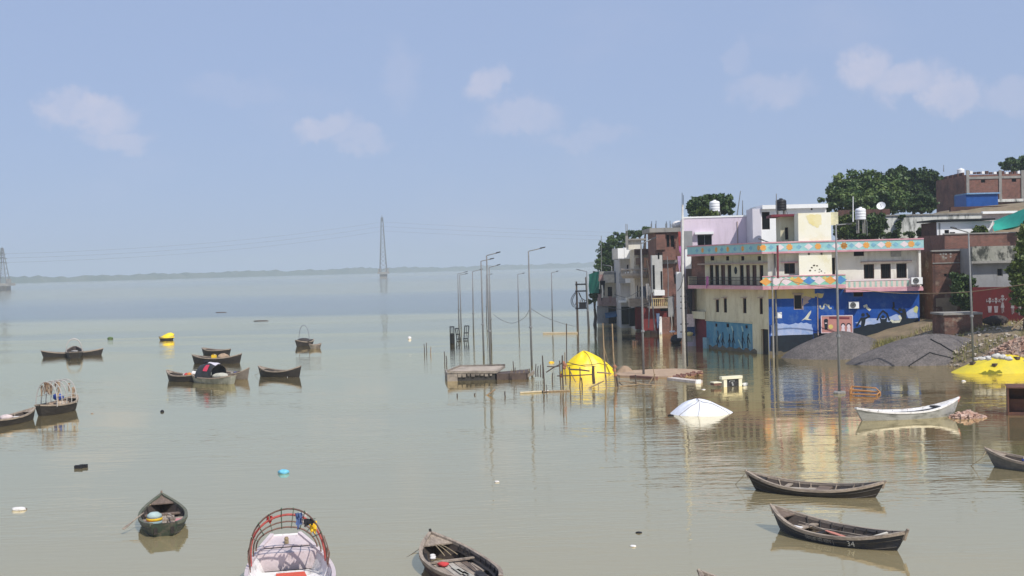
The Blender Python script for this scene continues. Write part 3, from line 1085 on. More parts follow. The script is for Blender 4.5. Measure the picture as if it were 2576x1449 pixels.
# ---- green boat seen from its stern
b = Boat('rowing_boat', 'green hulled boat with pink side seats and broad stern turned to the viewer', (408, 1290), (413, 1348), 1.68, 0.34, rA=0.34, rB=0.14, wA=0.03, wB=0.52, over=0.26, hull=M_GREENHULL, inner=M_GREYWOOD, rim=mat('worn_olive_rim', (0.14, 0.13, 0.10), (0.07, 0.09, 0.06)), pw=2.2)
bgr = b
b.strakes(s_dark)
b.floor(z=0.12, n=5, t0=-0.55, t1=0.95)
b.deck(-1, -0.66, M_BROWNWOOD)
b.thwart(-0.42, 0.22, 0.24, M_BROWNWOOD)
b.thwart(0.0, 0.18, 0.30, M_GREYWOOD)
b.thwart(0.97, 0.06, 0.20, M_BROWNWOOD)
b.ribs((-.55, -.3, -.15, .2, .4, .6, .8), M_DARKWOOD)
for sg in (-1, 1):
    MB().grid([[(t * b.L / 2, sg * (b.floor_half(t, b.sheer(t) - .12) - q), b.sheer(t) - .10) for t in [.18 + .74 * i / 6 for i in range(7)]] for q in ((0.0, 0.30) if sg < 0 else (0.30, 0.0))]).build('side_seat', mat('pink_seat', (0.55, 0.22, 0.23), (0.42, 0.2, 0.2), scale=3), b.root, local=True)
b.post(-1, 0.10, 0.05, M_BROWNWOOD)
for (y, nm) in ((-0.45, 0), (0.45, 1)):
    MB().box((b.L / 2 * .965, y * .62, b.sheer(1) - .20), (0.06, 0.12, 0.34)).build('rudder_bracket', M_DARKWOOD, b.root, local=True)
for k in range(5):
    y = -.34 + .17 * k
    MB().tube([(b.L / 2 - .03, y * 1.25, b.sheer(1) - .06), (b.Lw / 2 + .01 , y * .9, -.05)], 0.016, n=4).build('stern_batten', M_GREENHULL, b.root, local=True)
q = b.local_pt(0.75, -0.30, 0.36)
t = thing('barrel', 'striped pale blue and yellow drum standing in the green boat', 'drum', q - Vector((0, 0, .2)))
MB().lathe([(0.02, 0.0), (0.24, 0.0), (0.27, 0.06), (0.27, 0.14)], q - Vector((0, 0, .2)), 16).build('lower_body', mat('pale_blue_plastic', (0.30, 0.42, 0.44)), t, smooth=True)
MB().lathe([(0.275, 0.14), (0.28, 0.2), (0.275, 0.24)], q - Vector((0, 0, .2)), 16).build('yellow_band', C_YELLOW, t, smooth=True)
MB().lathe([(0.27, 0.24), (0.25, 0.34), (0.15, 0.42), (0.02, 0.43)], q - Vector((0, 0, .2)), 16).build('upper_body', mat('pale_green_plastic', (0.38, 0.48, 0.46)), t, smooth=True)
oar(b.local_pt(0.35, -0.66, 0.52), b.local_pt(1.35, -1.35, 0.2), 'grey oar hanging out over the side of the green boat', blade=(0.4, 0.12))
oar(b.local_pt(0.9, 0.36, 0.38), b.local_pt(-0.2, 0.2, 0.32), 'short oar leaning on the pink seat of the green boat', blade=(0.4, 0.1))
rope([b.local_pt(-b.L / 2 + .05, 0, b.sheer(1)), b.local_pt(-b.L / 2 + .3, -.2, b.sheer(.9) + .05), b.local_pt(-b.L / 2 + .9, -.45, b.sheer(.6) + .05)], 'coiled hemp rope along the bow of the green boat', r=0.02)

# ---- large pale pink boat with hoop frame, bottom of the picture
b = Boat('hooped_boat', 'large pale pink boat with a hoop canopy frame and a red floor mat', (722, 1428), (742, 1572), 2.45, 0.60, rA=0.36, rB=0.15, wA=0.36, wB=0.45, over=0.42, hull=M_PALEHULL, inner=M_WHITEPAINT, rim=M_PINKPAINT, lining=M_WHITEPAINT, pw=2.0, group='boats with hoop frames')
bp_ = b
b.deck(-1, -0.76, M_PINKPAINT, dz=-0.02)
xb = -0.60 * b.L / 2
zt = b.sheer(-.60) - 0.03
yb = b.floor_half(-.60, zt)
MB().box((xb, 0, (zt + .17) / 2), (0.06, 2 * yb, zt - .17)).build('bulkhead', M_PINKPAINT, b.root, local=True)
MB().hexa([(-.76 * b.L / 2, -b.half(-.76) + .06, b.sheer(-.76) - .12), (xb, -yb, zt - .02), (xb, yb, zt - .02), (-.76 * b.L / 2, b.half(-.76) - .06, b.sheer(-.76) - .12),
           (-.76 * b.L / 2, -b.half(-.76) + .06, b.sheer(-.76) - .09), (xb, -yb, zt + .005), (xb, yb, zt + .005), (-.76 * b.L / 2, b.half(-.76) - .06, b.sheer(-.76) - .09)]).build('fore_seat', M_PINKPAINT, b.root, local=True)
b.cross_floor(0.20, -0.57, 0.85, 14, M_WHITEPAINT)
b.ribs((-.2, 0, .2, .4), M_WHITEPAINT)
t = thing('floor_mat', 'red mat spread on the white floor of the large hooped boat', 'mat', b.local_pt(0, 0.1, .215), math.atan2(1, .1))
q = xf_of(b.root)
MB().hexa([q @ Vector(v) for v in ((-1.45, -.36, .212), (.4, -.42, .212), (.4, .58, .212), (-1.45, .46, .212), (-1.45, -.36, .24), (.4, -.42, .24), (.4, .58, .24), (-1.45, .46, .24))]).build('mat_sheet', mat('orange_red_mat', (0.62, 0.10, 0.06), (0.5, 0.08, 0.05), scale=6, stretch=(1, 8, 1)), t)
q0 = b.local_pt(-.80 * b.L / 2, 0, b.sheer(.8) - .03)
t = thing('mooring_post', 'short rope wrapped post on the foredeck of the large hooped boat', 'post', q0)
MB().tube([q0, q0 + Vector((0, 0, .34))], 0.05, n=8).build('post', M_BAMBOO, t)
for k in range(4):
    MB().lathe([(0.06, 0), (0.075, .02), (0.06, .04)], q0 + Vector((0, 0, .14 + .045 * k)), 8).build('rope_turn', M_ROPE, t)
# the hoops: arches across the boat at four stations, tied by long poles
M_HOOPR = mat('red_wound_hoop', (0.42, 0.08, 0.07), (0.3, 0.07, 0.06), scale=8)
M_HOOPB = mat('rusty_dark_hoop', (0.22, 0.12, 0.09), (0.12, 0.08, 0.065), scale=8)
def arch(b, x, w, z0, h, r, m, name='hoop', lean=0.0):
    pts = []
    for i in range(21):
        a = math.pi * i / 20
        y = -w * math.cos(a) * (1 + .06 * math.sin(2 * a))
        z = z0 + h * math.sin(a) ** 0.75
        pts.append((x + lean * math.sin(a), y, z))
    MB().tube(pts, r, n=6).build(name, m, b.root, local=True)
    return pts
HX = -.30 * b.L / 2 + .15
arcs = [arch(b, HX - 1.30, 0.90, 0.64, .78, 0.026, M_HOOPB), arch(b, HX - .85, 0.98, 0.62, 1.06, 0.024, M_HOOPB), arch(b, HX - .25, 1.06, 0.58, 1.42, 0.036, M_HOOPR)]
arcs.append(arch(b, HX + .12, 1.09, 0.58, 1.66, 0.026, mat('dark_cane_hoop', (.13, .075, .06))))
for i in (3, 5, 7, 9, 11, 13, 15, 17):
    pts = [Vector(a[i]) for a in arcs]
    pts[0] = pts[0] - (pts[1] - pts[0]).normalized() * .1
    pts[-1] = pts[-1] + (pts[-1] - pts[-2]).normalized() * .14
    MB().tube(pts, 0.017, n=5).build('tie_pole', [M_HOOPB, mat('green_tie_pole', (0.10, 0.19, 0.13)), M_HOOPB, mat('pale_green_pole', (0.3, 0.38, 0.3))][i % 4], b.root, local=True)
for sg in (-1, 1):
    for x in (HX - .6, HX - .3, HX + .1, HX + .35):
        MB().tube([(x, sg * 1.08, .55), (x + .05, sg * 1.14, .95), (HX - .1, sg * 1.02, 1.35)], 0.014, n=4).build('stay', M_HOOPB, b.root, local=True)
def rag(p, w, h, m, label, seed=0, ang=0.0, group='cloths tied to the hoops', name='tied_cloth'):
    """a strip of cloth hanging in folds from p"""
    rng = random.Random(seed)
    rows = []
    for i in range(7):
        f = i / 6
        row = []
        for j in range(8):
            g_ = j / 7 - .5
            x = g_ * w * (1 - .45 * f * rng.uniform(.6, 1.2)) + rng.uniform(-.02, .02)
            y = .05 * math.sin(g_ * 14 + seed + f * 2) + .10 * f * math.sin(seed)
            row.append(Vector(p) + Vector((x * math.cos(ang) - y * math.sin(ang), x * math.sin(ang) + y * math.cos(ang), -h * f * (1 + .2 * math.sin(seed + 5 * g_)))))
        rows.append(row)
    return MB().grid(rows).build(name, m, smooth=True, label=label, cat='cloth', group=group)
for k, (x, i, m, w_, h_, lab) in enumerate(((-.05, 12, mat('slate_blue_cloth', (.09, .14, .30)), .22, .42, 'blue cloth strip tied to the canopy hoops'), (.1, 14, C_BLACK, .36, .18, 'black cloth tied to the canopy hoops'), (-.1, 15, C_YELLOW, .24, .34, 'yellow cloth hanging from the canopy hoops'),
                                       (-.4, 13, C_WHITE, .24, .40, 'white cloth hanging from the canopy hoops'), (-.25, 7, C_RED, .2, .2, 'small red cloth tied to the canopy hoops'))):
    rag(b.local_pt(HX + x, arcs[2][i][1], arcs[2][i][2] + .12), w_, h_, m, lab, seed=k + 3, ang=.3)

# ---- pair at the lower part of the far reach: hooped boat with torn netting
b = Boat('hooped_boat', 'dark boat with torn brown netting hanging from its hoops', (102, 1047), (186, 1030), 1.75, 0.62, rA=0.14, rB=0.34, wA=0.20, wB=0.10, over=0.30, hull=M_DARKWOOD, inner=M_GREYWOOD, group='boats with hoop frames', pw=2.8)
b.floor(z=0.10, n=5)
b.deck(-1, -0.7)
b.deck(0.8, 1)
hm_ = mat('grey_cane_hoop', (0.42, 0.40, 0.38), (0.3, 0.28, 0.26))
arcs = [arch(b, x, 0.80, 0.55, 1.62, 0.032, hm_) for x in (-1.15, -.62, -.1, .42, .95)]
for i in (2, 5, 8, 10, 12, 15, 18):
    MB().tube([a[i] for a in arcs], 0.022, n=4).build('tie_pole', hm_, b.root, local=True)
rng = random.Random(4)
for k in range(15):                          # rags of the old net
    a = arcs[rng.choice((0, 0, 1, 2, 3))]
    i = rng.choice((3, 4, 5, 6, 7, 8, 9, 10, 11, 12, 14))
    x, y, z = a[i]
    x += rng.uniform(0, .5)
    L_ = rng.uniform(.25, .8)
    w = rng.uniform(.06, .16)
    MB().grid([[(x - w + rng.uniform(-.04, .04), y + rng.uniform(-.03, .03), z - L_ * f), (x + w * (1 - f * .6) + rng.uniform(-.04, .04), y + rng.uniform(-.05, .05), z - L_ * f)] for f in (0, .3, .6, 1)]).build('net_rag', C_SAND if k % 3 else mat('rust_brown_net', (0.30, 0.19, 0.13), scale=8), b.root, local=True)
for k, (x, y, s3, m, lab, nm) in enumerate(((-.55, -.1, (.9, .7, .45), C_SAND, 'heap of sandy netting in the torn net boat', 'net_heap'), (.15, -.2, (.8, .6, .4), mat('pale_sack', (0.50, 0.40, 0.30)), 'pale sack heap in the torn net boat', 'sack'), (.75, .05, (.8, .5, .34), C_SAND, 'second sandy bundle in the torn net boat', 'net_heap'),
                                           (.45, .25, (.62, .3, .45), C_BLUE, 'bright blue cloth hanging in the torn net boat', 'blue_cloth'))):
    blob(nm, b.local_pt(x, y, .55 + (.45 if m is C_BLUE else 0)), s3, m, lab, 'bundle', seed=k + 40, rough=.4)
b = Boat('rowing_boat', 'narrow grey boat cut off by the frame, behind the torn net boat', (-60, 1082), (82, 1055), 1.45, 0.42, rA=0.2, rB=0.32, wA=0.1, wB=0.06, over=0.25, hull=M_DARKWOOD, inner=M_GREYWOOD)
b.floor(z=0.08, n=5)
b.deck(0.72, 1)
b.ribs((-.3, 0, .3, .55))
b.thwart(0.4, .14, .16)
blob('pale_sack', b.local_pt(0.1, 0.0, .42), (0.9, 0.7, 0.4), C_PINK if False else mat('faded_pink_sack', (0.60, 0.50, 0.48)), 'faded pink sack lying in the narrow grey boat at the edge', 'sack', seed=61)
MB().box(b.local_pt(1.15, -.05, .35), (0.7, 0.3, 0.03), rz=.1).build('white_board', C_WHITE, label='white board lying in the narrow grey boat at the edge', cat='board')

# ---- crossed pair far left
b = Boat('rowing_boat', 'long low black boat crossing behind a single hooped boat', (110, 899), (254, 893), 1.25, 0.42, rA=0.36, rB=0.36, over=0.3, hull=M_DARKWOOD, inner=M_BROWNWOOD)
b.floor(z=0.1, n=5)
b.thwart(.4, .12, .2)
b.thwart(-.4, .12, .2)
b.deck(.8, 1)
b.deck(-1, -.8)
b = Boat('hooped_boat', 'hooped boat seen end on, lying across a long black boat', (188, 888), (187, 902), 1.9, 0.55, rA=0.25, rB=0.20, wA=0.2, wB=0.55, over=0.3, hull=M_DARKWOOD, inner=M_GREYWOOD, group='boats with hoop frames')
b.floor(z=.15, n=5)
b.deck(.75, 1)
for x in (-.5, .5, 1.0):
    arch(b, x, .84, .5, 1.45, .05, hm_)
blob('grey_bundle', b.local_pt(.6, 0, .55), (.7, .8, .25), C_GREYCLOTH, 'grey bundle on the hooped boat lying across the black boat', 'bundle', seed=70)

# ---- boat under a yellow sheet
b = Boat('rowing_boat', 'small boat under a bright yellow sheet, alone on open water', (404, 856), (434, 855), 1.3, 0.36, rA=0.18, rB=0.25, wA=.1, wB=.3, over=.25, hull=M_DARKWOOD, inner=M_DARKWOOD)
rows = []
for k in range(13):
    f = k / 12
    x = (-.92 + 1.86 * f) * b.L / 2
    hh = .10 + .62 * math.sin(min(1, f * 1.18) * math.pi * .52) ** 1.3 * (1 if f < .9 else .78)
    w_ = max(.12, b.half(-.92 + 1.86 * f) * 1.06)
    rows.append([(x + .03 * math.sin(9 * i + k), -w_ * math.cos(math.pi * i / 12), b.h - .06 + hh * math.sin(math.pi * i / 12) ** .8 * (1 + .05 * math.sin(5 * i + 2 * k))) for i in range(13)])
rows.append([(rows[-1][i][0] + .05, rows[-1][i][1] * .95, b.h - .05) for i in range(13)])
ys = MB().grid(rows).build('yellow_sheet', mat('yellow_tarp', (0.80, 0.60, 0.03), (0.74, 0.54, 0.02), scale=1.5, rough=0.45), b.root, local=True, smooth=True)

# ---- far hoop pair
b = Boat('hooped_boat', 'far boat with one tall grey hoop and dark cover', (748, 872), (782, 868), 1.5, 0.50, rA=.3, rB=.2, wA=.05, wB=.4, over=.3, hull=M_DARKWOOD, inner=M_DARKWOOD, group='boats with hoop frames')
arch(b, 0.0, .76, .5, 2.0, .035, mat('grey_pipe', (0.22, 0.23, 0.25)))
blob('dark_cover', b.local_pt(-.1, 0, .55), (2.0, 1.2, .8), mat('dark_brown_cover', (0.05, 0.042, 0.04)), 'dark brown cover over the boat with one tall hoop', 'tarpaulin', seed=9, flat=.1)
b = Boat('rowing_boat', 'short boat with orange deck boards beside the single hoop boat', (782, 877), (804, 876), 1.2, 0.42, rA=.15, rB=.15, wA=.4, wB=.3, over=.2, hull=mat('cream_hull', (.35, .31, .25), (.1, .08, .07), scale=1.4), inner=M_BROWNWOOD)
b.deck(-1, .1, mat('orange_deck', (0.62, 0.32, 0.14)))
b.deck(.55, 1, mat('orange_deck', (0.62, 0.32, 0.14)))
b.floor(z=.1, n=4)

# ---- the cluster of moored boats
b = Boat('rowing_boat', 'small pale brown boat, farthest of the moored cluster', (514, 892), (576, 893), 1.5, 0.52, rA=.25, rB=.15, wA=.2, wB=.12, over=.24, hull=M_DARKWOOD, inner=M_GREYWOOD)
b.floor(z=.2, n=4, m=C_SALMON)
b.thwart(.2, .1, .25)
b.deck(-1, -.8)
b.deck(.85, 1)
b = Boat('rowing_boat', 'black boat carrying a brown net heap and a yellow can', (490, 914), (602, 914), 1.5, 0.55, rA=.34, rB=.42, over=.30, hull=M_DARKWOOD, inner=M_BROWNWOOD)
b.floor(z=.15, n=5)
b.deck(-1, -.75)
b.deck(.75, 1, M_DARKWOOD)
b.thwart(-.5, .12, .2)
blob('net_heap', b.local_pt(.7, .05, .62), (1.25, .95, .75), C_SAND, 'brown fishing net heap in the black boat', 'net', seed=12, rough=.3)
t = thing('jerrycan', 'yellow jerrycan in the black boat with the net heap', 'can', b.local_pt(-.22, -.15, .35))
MB().box(b.local_pt(-.22, -.15, .60), (.52, .3, .5), rz=.2).build('can_body', C_YELLOW, t)
MB().lathe([(.04, 0), (.05, .06), (.03, .08)], b.local_pt(-.1, -.15, .85), 8).build('cap', C_WHITE, t)
MB().tube([b.local_pt(-.38, -.15, .85), b.local_pt(-.34, -.15, .93), b.local_pt(-.2, -.15, .93), b.local_pt(-.17, -.15, .85)], .02, n=5).build('handle', C_YELLOW, t)
MB().box(b.local_pt(-.95, -.05, .45), (.7, .4, .05), rz=.1).build('yellow_board', C_YELLOW, label='yellow board lying forward in the black net boat', cat='board')
b = Boat('rowing_boat', 'brown boat with red and orange bundles, tucked behind the black canopy boat', (426, 957), (500, 960), 1.5, 0.50, rA=.38, rB=.2, over=.3, hull=M_DARKWOOD, inner=M_GREYWOOD)
b.floor(z=.15, n=5)
b.deck(-1, -.76)
b.thwart(-.3, .12, .16)
for k, (x, y, s3, m, lab) in enumerate(((.35, 0, (.5, .5, .4), C_RED, 'red bundle in the brown boat behind the black canopy'), (.75, -.1, (.5, .5, .5), mat('orange_cloth', (.6, .22, .05)), 'orange bundle in the brown boat behind the black canopy'), (.95, .25, (.6, .5, .7), C_WHITE, 'white sack in the brown boat behind the black canopy'), (.05, .15, (.5, .4, .3), mat('faded_pink_sack', (.6, .5, .48)), 'faded pink bundle in the brown boat behind the black canopy'))):
    blob('bundle', b.local_pt(x, y, .5), s3, m, lab, 'bundle', seed=k + 80)
b = Boat('rowing_boat', 'grey boat showing its upturned end right of the black canopy', (560, 952), (622, 954), 1.4, 0.48, rA=.2, rB=.50, over=.24, hull=mat('grey_brown_hull', (.19, .165, .14), (.11, .09, .08), scale=2, stretch=(.5, 5, 5)), inner=M_BROWNWOOD)
b.floor(z=.15, n=5)
b.deck(.8, 1, M_BROWNWOOD)
b.ribs((0, .3, .55))
for k in range(4):
    MB().box(b.local_pt(.25 + .14 * k, .1 * (k % 2) - .1, .55 + .04 * k), (.9, .08, .04), rz=.5 + .12 * k, rot=None).build('loose_plank', (C_WHITE, M_GREYWOOD, C_BLUE, M_BROWNWOOD)[k], label=('white', 'grey', 'blue', 'brown')[k] + ' plank piled in the grey boat right of the canopy', cat='plank')
b = Boat('canopy_boat', 'pale grey boat under an arched black canopy patched with pink and white', (492, 960), (584, 966), 1.75, 0.46, rA=.18, rB=.26, wA=.25, wB=.30, over=.22, hull=mat('mossy_grey_hull', (.30, .30, .26), (.17, .18, .14), scale=2, stain=(.08, .08, .06), stain_amt=.6), inner=M_GREYWOOD, pw=3)
bc = b
b.deck(.55, 1, M_GREYWOOD)
b.floor(z=.1, n=5)
def canopy(b, x0, x1, w, z0, h, m, name='canopy'):
    rows = []
    for x in np.linspace(x0, x1, 9):
        f = (x - x0) / (x1 - x0)
        row = []
        for i in range(17):
            a = math.pi * i / 16
            k = 1 + .03 * math.sin(7 * a + 9 * f)
            row.append((x + .12 * math.sin(a), -w * math.cos(a) * k, z0 + h * (.80 + .25 * math.sin(f * 2.2 + .4)) * math.sin(a) ** .8 * k))
        rows.append(row)
    MB().grid(rows).build(name, m, b.root, local=True, smooth=True)
    return rows
rows = canopy(b, -1.35, .62, .84, .40, 1.22, mat('black_tarpaulin', (.018, .019, .022), (.04, .04, .045), scale=2, rough=.5, bump=.3))
def patch(rows, i0, i1, j0, j1, m, name, b, off=.03):
    sub = [[Vector(rows[i][j]) + Vector((0, (1 if j > 8 else -1) * off, off)) for j in range(j0, j1 + 1)] for i in range(i0, i1 + 1)]
    MB().grid(sub).build(name, m, b.root, local=True, smooth=True)
patch(rows, 4, 6, 2, 5, mat('pink_red_patch', (.60, .05, .10)), 'pink_patch', b)
patch(rows, 4, 8, 6, 11, mat('pale_lilac_patch', (.62, .58, .64)), 'pale_patch', b)
MB().tube([rows[-1][i] for i in range(17)], .035, n=5).build('canopy_hoop', M_DARKWOOD, b.root, local=True)
blob('dark_bag', b.local_pt(-.75, -.1, 1.72), (.5, .4, .26), C_BLACK, 'dark bag on top of the black canopy', 'bag', seed=90)
blob('pale_sack', b.local_pt(1.05, -.1, .62), (1.25, 1.0, .5), mat('pale_olive_sack', (.46, .45, .38)), 'pale sack heap on the open deck of the canopy boat', 'sack', seed=91, rough=.2)
b = Boat('rowing_boat', 'solitary dark boat with raised ends, beside the moored cluster', (656, 946), (752, 948), 1.5, 0.48, rA=.40, rB=.46, over=.24, hull=M_DARKWOOD, inner=M_GREYWOOD)
b.floor(z=.14, n=5)
b.deck(-1, -.72)
b.deck(.78, 1)
b.thwart(-.4, .14, .16)
b.ribs((-.1, .15, .4))
rope([wp(657, 925, .9), wp(652, 938, .4), wp(641, 943, 0)], 'mooring rope at the end of the solitary dark boat')
rope([wp(723, 933, .56), wp(722.5, 940, .2), wp(723, 951, 0)], 'pale rope hanging down the side of the solitary dark boat', m=C_WHITE)
# ---- bow tip rising at the bottom edge
b = Boat('rowing_boat', 'boat of which only the brown bow tip rises at the bottom edge', (1792, 1519), (1980, 1565), 1.3, 0.42, rA=.36, rB=.3, over=.4, hull=M_REDHULL, inner=M_BROWNWOOD)
b.floor(z=.1, n=5)
b.post(-1, .05, .06)

# ================================================================== HOUSES
M_CREAM = mat('cream_limewash', (0.62, 0.58, 0.42), (0.55, 0.50, 0.34), scale=0.8, bump=0.2, stain=(0.32, 0.27, 0.17), stain_amt=0.6, stain_scale=(1.8, 1.8, 0.35))
M_WHITE = mat('white_limewash', (0.76, 0.73, 0.66), (0.68, 0.65, 0.57), scale=0.7, bump=0.15, stain=(0.42, 0.37, 0.28), stain_amt=0.55, stain_scale=(1.8, 1.8, 0.3))
M_TOWER = mat('ivory_tower_wash', (0.82, 0.80, 0.71), (0.79, 0.75, 0.58), scale=0.45, bump=0.15, stain=(0.62, 0.52, 0.20), stain_amt=0.5, stain_scale=(.5, .5, .4), stain_lo=.52)
M_BLUE = mat('ultramarine_mural', (0.004, 0.050, 0.27), (0.006, 0.072, 0.33), scale=0.6, bump=0.15, stain=(0.10, 0.19, 0.36), stain_amt=0.55, stain_scale=(1.1, 1.1, .8), stain_lo=.52, stain_hi=.72)
M_PALEBLUE = mat('pale_blue_clouds', (0.22, 0.34, 0.60), (0.42, 0.48, 0.66), scale=1.3, bump=0.2, stain=(0.6, 0.6, 0.68), stain_amt=0.6, stain_scale=(1, 1, 1.5))
M_TEAL = mat('teal_mural', (0.10, 0.27, 0.36), (0.05, 0.17, 0.29), scale=0.9, bump=0.2, stain=(0.28, 0.40, 0.36), stain_amt=0.6, stain_scale=(.8, .8, .5))
M_AQUA = mat('aqua_parapet_paint', (0.30, 0.58, 0.55), (0.26, 0.47, 0.53), scale=1.2, bump=0.1, stain=(0.5, 0.62, 0.58), stain_amt=0.6, stain_scale=(1.5, 1.5, 1.5))
M_PINK = mat('rose_band_paint', (0.62, 0.33, 0.37), (0.52, 0.24, 0.28), scale=1.6, bump=0.1, stain=(0.68, 0.52, 0.52), stain_amt=0.6, stain_scale=(1, 1, 2))
M_ORANGE = mat('orange_motif_paint', (0.72, 0.30, 0.06), (0.66, 0.38, 0.12), scale=3, bump=0)
M_PALEPINK = mat('pale_pink_motif_paint', (0.76, 0.66, 0.68), (0.7, 0.58, 0.6), scale=3, bump=0)
M_GREENP = mat('mint_motif_paint', (0.22, 0.55, 0.40), (0.3, 0.55, 0.45), scale=3, bump=0)
M_BLUEP = mat('blue_motif_paint', (0.07, 0.20, 0.52), (0.1, 0.3, 0.5), scale=3, bump=0)
M_YELP = mat('yellow_motif_paint', (0.74, 0.60, 0.18), scale=3, bump=0)
M_SILH = mat('black_mural_paint', (0.008, 0.012, 0.02), (0.012, 0.02, 0.03), scale=2, bump=0)
M_CREAMP = mat('cream_mural_paint', (0.62, 0.62, 0.48), (0.5, 0.5, 0.42), scale=3, bump=0)
M_YELLOWCR = mat('ochre_limewash', (0.55, 0.46, 0.16), (0.48, 0.42, 0.24), scale=0.9, bump=0.2, stain=(0.3, 0.26, 0.14), stain_amt=0.5)
M_PANE = mat('dark_window_glass', (0.006, 0.006, 0.007), rough=0.5, bump=0, spec=0.15)
M_FRAME = mat('brown_window_frame', (0.11, 0.055, 0.045), (0.07, 0.04, 0.035), scale=4)
M_IRON = mat('black_iron', (0.015, 0.015, 0.017), rough=0.5, scale=5, bump=0.1)
M_LEDGE = mat('pinkish_ledge', (0.42, 0.32, 0.28), (0.3, 0.24, 0.21), scale=2)
M_CONC = mat('grey_concrete', (0.30, 0.285, 0.26), (0.21, 0.20, 0.185), scale=1.0, bump=0.3, stain=(0.09, 0.085, 0.08), stain_amt=0.5)
M_LILAC = mat('lilac_wash', (0.66, 0.56, 0.64), (0.62, 0.52, 0.61), scale=0.5, bump=0.12, stain=(0.45, 0.38, 0.42), stain_amt=0.5, stain_scale=(1.5, 1.5, .3))
M_SHADELIL = mat('shade_lilac_tint', (0.60, 0.57, 0.62), (0.54, 0.52, 0.57), scale=0.5, bump=0.12)  # white paint as seen in shade, the shade put into the colour
M_BRIGHT = mat('bright_white_paint', (0.80, 0.80, 0.80), (0.74, 0.74, 0.73), scale=0.8, bump=0.1)
M_MAROON = mat('maroon_paint', (0.20, 0.035, 0.05), (0.14, 0.03, 0.04), scale=1.5)
M_ROOF = mat('flat_roof_screed', (0.30, 0.28, 0.25), (0.2, 0.19, 0.17), scale=0.6)
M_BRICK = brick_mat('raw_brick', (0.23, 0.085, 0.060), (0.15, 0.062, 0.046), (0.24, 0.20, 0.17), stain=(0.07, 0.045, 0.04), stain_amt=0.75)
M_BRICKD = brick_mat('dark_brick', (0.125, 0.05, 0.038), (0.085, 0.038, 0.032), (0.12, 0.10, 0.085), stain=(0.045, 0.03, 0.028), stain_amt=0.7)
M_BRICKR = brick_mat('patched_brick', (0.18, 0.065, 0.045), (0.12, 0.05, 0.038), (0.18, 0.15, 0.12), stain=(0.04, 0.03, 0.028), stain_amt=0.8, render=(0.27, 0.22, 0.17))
M_STAINED = mat('mould_stained_white', (0.62, 0.62, 0.58), (0.50, 0.50, 0.46), scale=0.8, bump=0.2, stain=(0.06, 0.065, 0.055), stain_amt=0.9, stain_scale=(1.6, 1.6, 0.4), stain_lo=.50, stain_hi=.66)
M_STAINGR = mat('mould_stained_grey', (0.34, 0.33, 0.29), (0.24, 0.24, 0.2), scale=0.8, bump=0.2, stain=(0.03, 0.032, 0.026), stain_amt=0.95, stain_scale=(1.3, 1.3, 0.8), stain_lo=.47, stain_hi=.6)
M_GREYW = mat('bare_grey_render', (0.28, 0.285, 0.29), (0.22, 0.22, 0.225), scale=0.6, bump=0.15, stain=(0.13, 0.13, 0.13), stain_amt=0.5)
M_REDWALL = mat('red_mural_wall', (0.17, 0.022, 0.022), (0.12, 0.02, 0.02), scale=0.8, bump=0.2, stain=(0.07, 0.03, 0.025), stain_amt=0.5)
M_SALMON = mat('salmon_wall', (0.66, 0.36, 0.22), (0.6, 0.33, 0.21), scale=1)

def opening(F, r_, parent, o=0.0, frame=M_FRAME, pane=M_PANE, fw=0.07, deep=0.14, kind='window', bars=0, sill=False, hood=False, split=0):
    """frame, pane and bars of one window or door in the hole r_ = (u0, u1, z0, z1)"""
    u0, u1, z0, z1 = r_
    mb = MB()
    for a in ((u0, u0 + fw, z0, z1), (u1 - fw, u1, z0, z1), (u0 + fw, u1 - fw, z1 - fw, z1), (u0 + fw, u1 - fw, z0, z0 + fw)):
        mb.fbox(F, a[0], a[1], o - deep, o - deep + .08, a[2], a[3])
    for k in range(split):
        u = u0 + (u1 - u0) * (k + 1) / (split + 1)
        mb.fbox(F, u - fw * .4, u + fw * .4, o - deep, o - deep + .07, z0 + fw, z1 - fw)
    w = mb.build(kind, frame, parent)
    MB().fbox(F, u0 + .01, u1 - .01, o - deep - .06, o - deep - .005, z0 + .01, z1 - .01).build('pane' if kind == 'window' else 'leaf', pane, w)
    if bars:
        mb = MB()
        for k in range(bars):
            u = u0 + (u1 - u0) * (k + 1) / (bars + 1)
            mb.fbox(F, u - .012, u + .012, o - deep + .09, o - deep + .115, z0 + .02, z1 - .02)
        mb.build('grille', M_IRON, w)
    if sill:
        MB().fbox(F, u0 - .08, u1 + .08, o + .002, o + .10, z0 - .09, z0 - .004).build('sill', M_LEDGE, w)
    if hood:
        MB().fbox(F, u0 - .12, u1 + .12, o + .002, o + .28, z1 + .03, z1 + .11).build('hood', M_LEDGE, w)
    return w
def stroke(F, pts, w, m, parent, o, name='painted_figure', px=True, joint=True):
    """painted line on a wall, a few millimetres of paint"""
    q = [F.px(x, y, o) if px else (x, y) for x, y in pts]
    mb = MB()
    for (a, b_) in zip(q, q[1:]):
        d = Vector((b_[0] - a[0], b_[1] - a[1]))
        if d.length < 1e-5:
            continue
        d.normalize()
        nx, nz_ = -d.y * w / 2, d.x * w / 2
        e = d * w * .25
        mb.plate(F, [(a[0] - e.x + nx, a[1] - e.y + nz_), (a[0] - e.x - nx, a[1] - e.y - nz_), (b_[0] + e.x - nx, b_[1] + e.y - nz_), (b_[0] + e.x + nx, b_[1] + e.y + nz_)], o - .012, o)
    return mb.build(name, m, parent)
def paint(F, pts, m, parent, o, name='painted_patch', px=True):
    q = [F.px(x, y, o) if px else (x, y) for x, y in pts]
    return MB().plate(F, q, o - .012, o).build(name, m, parent)
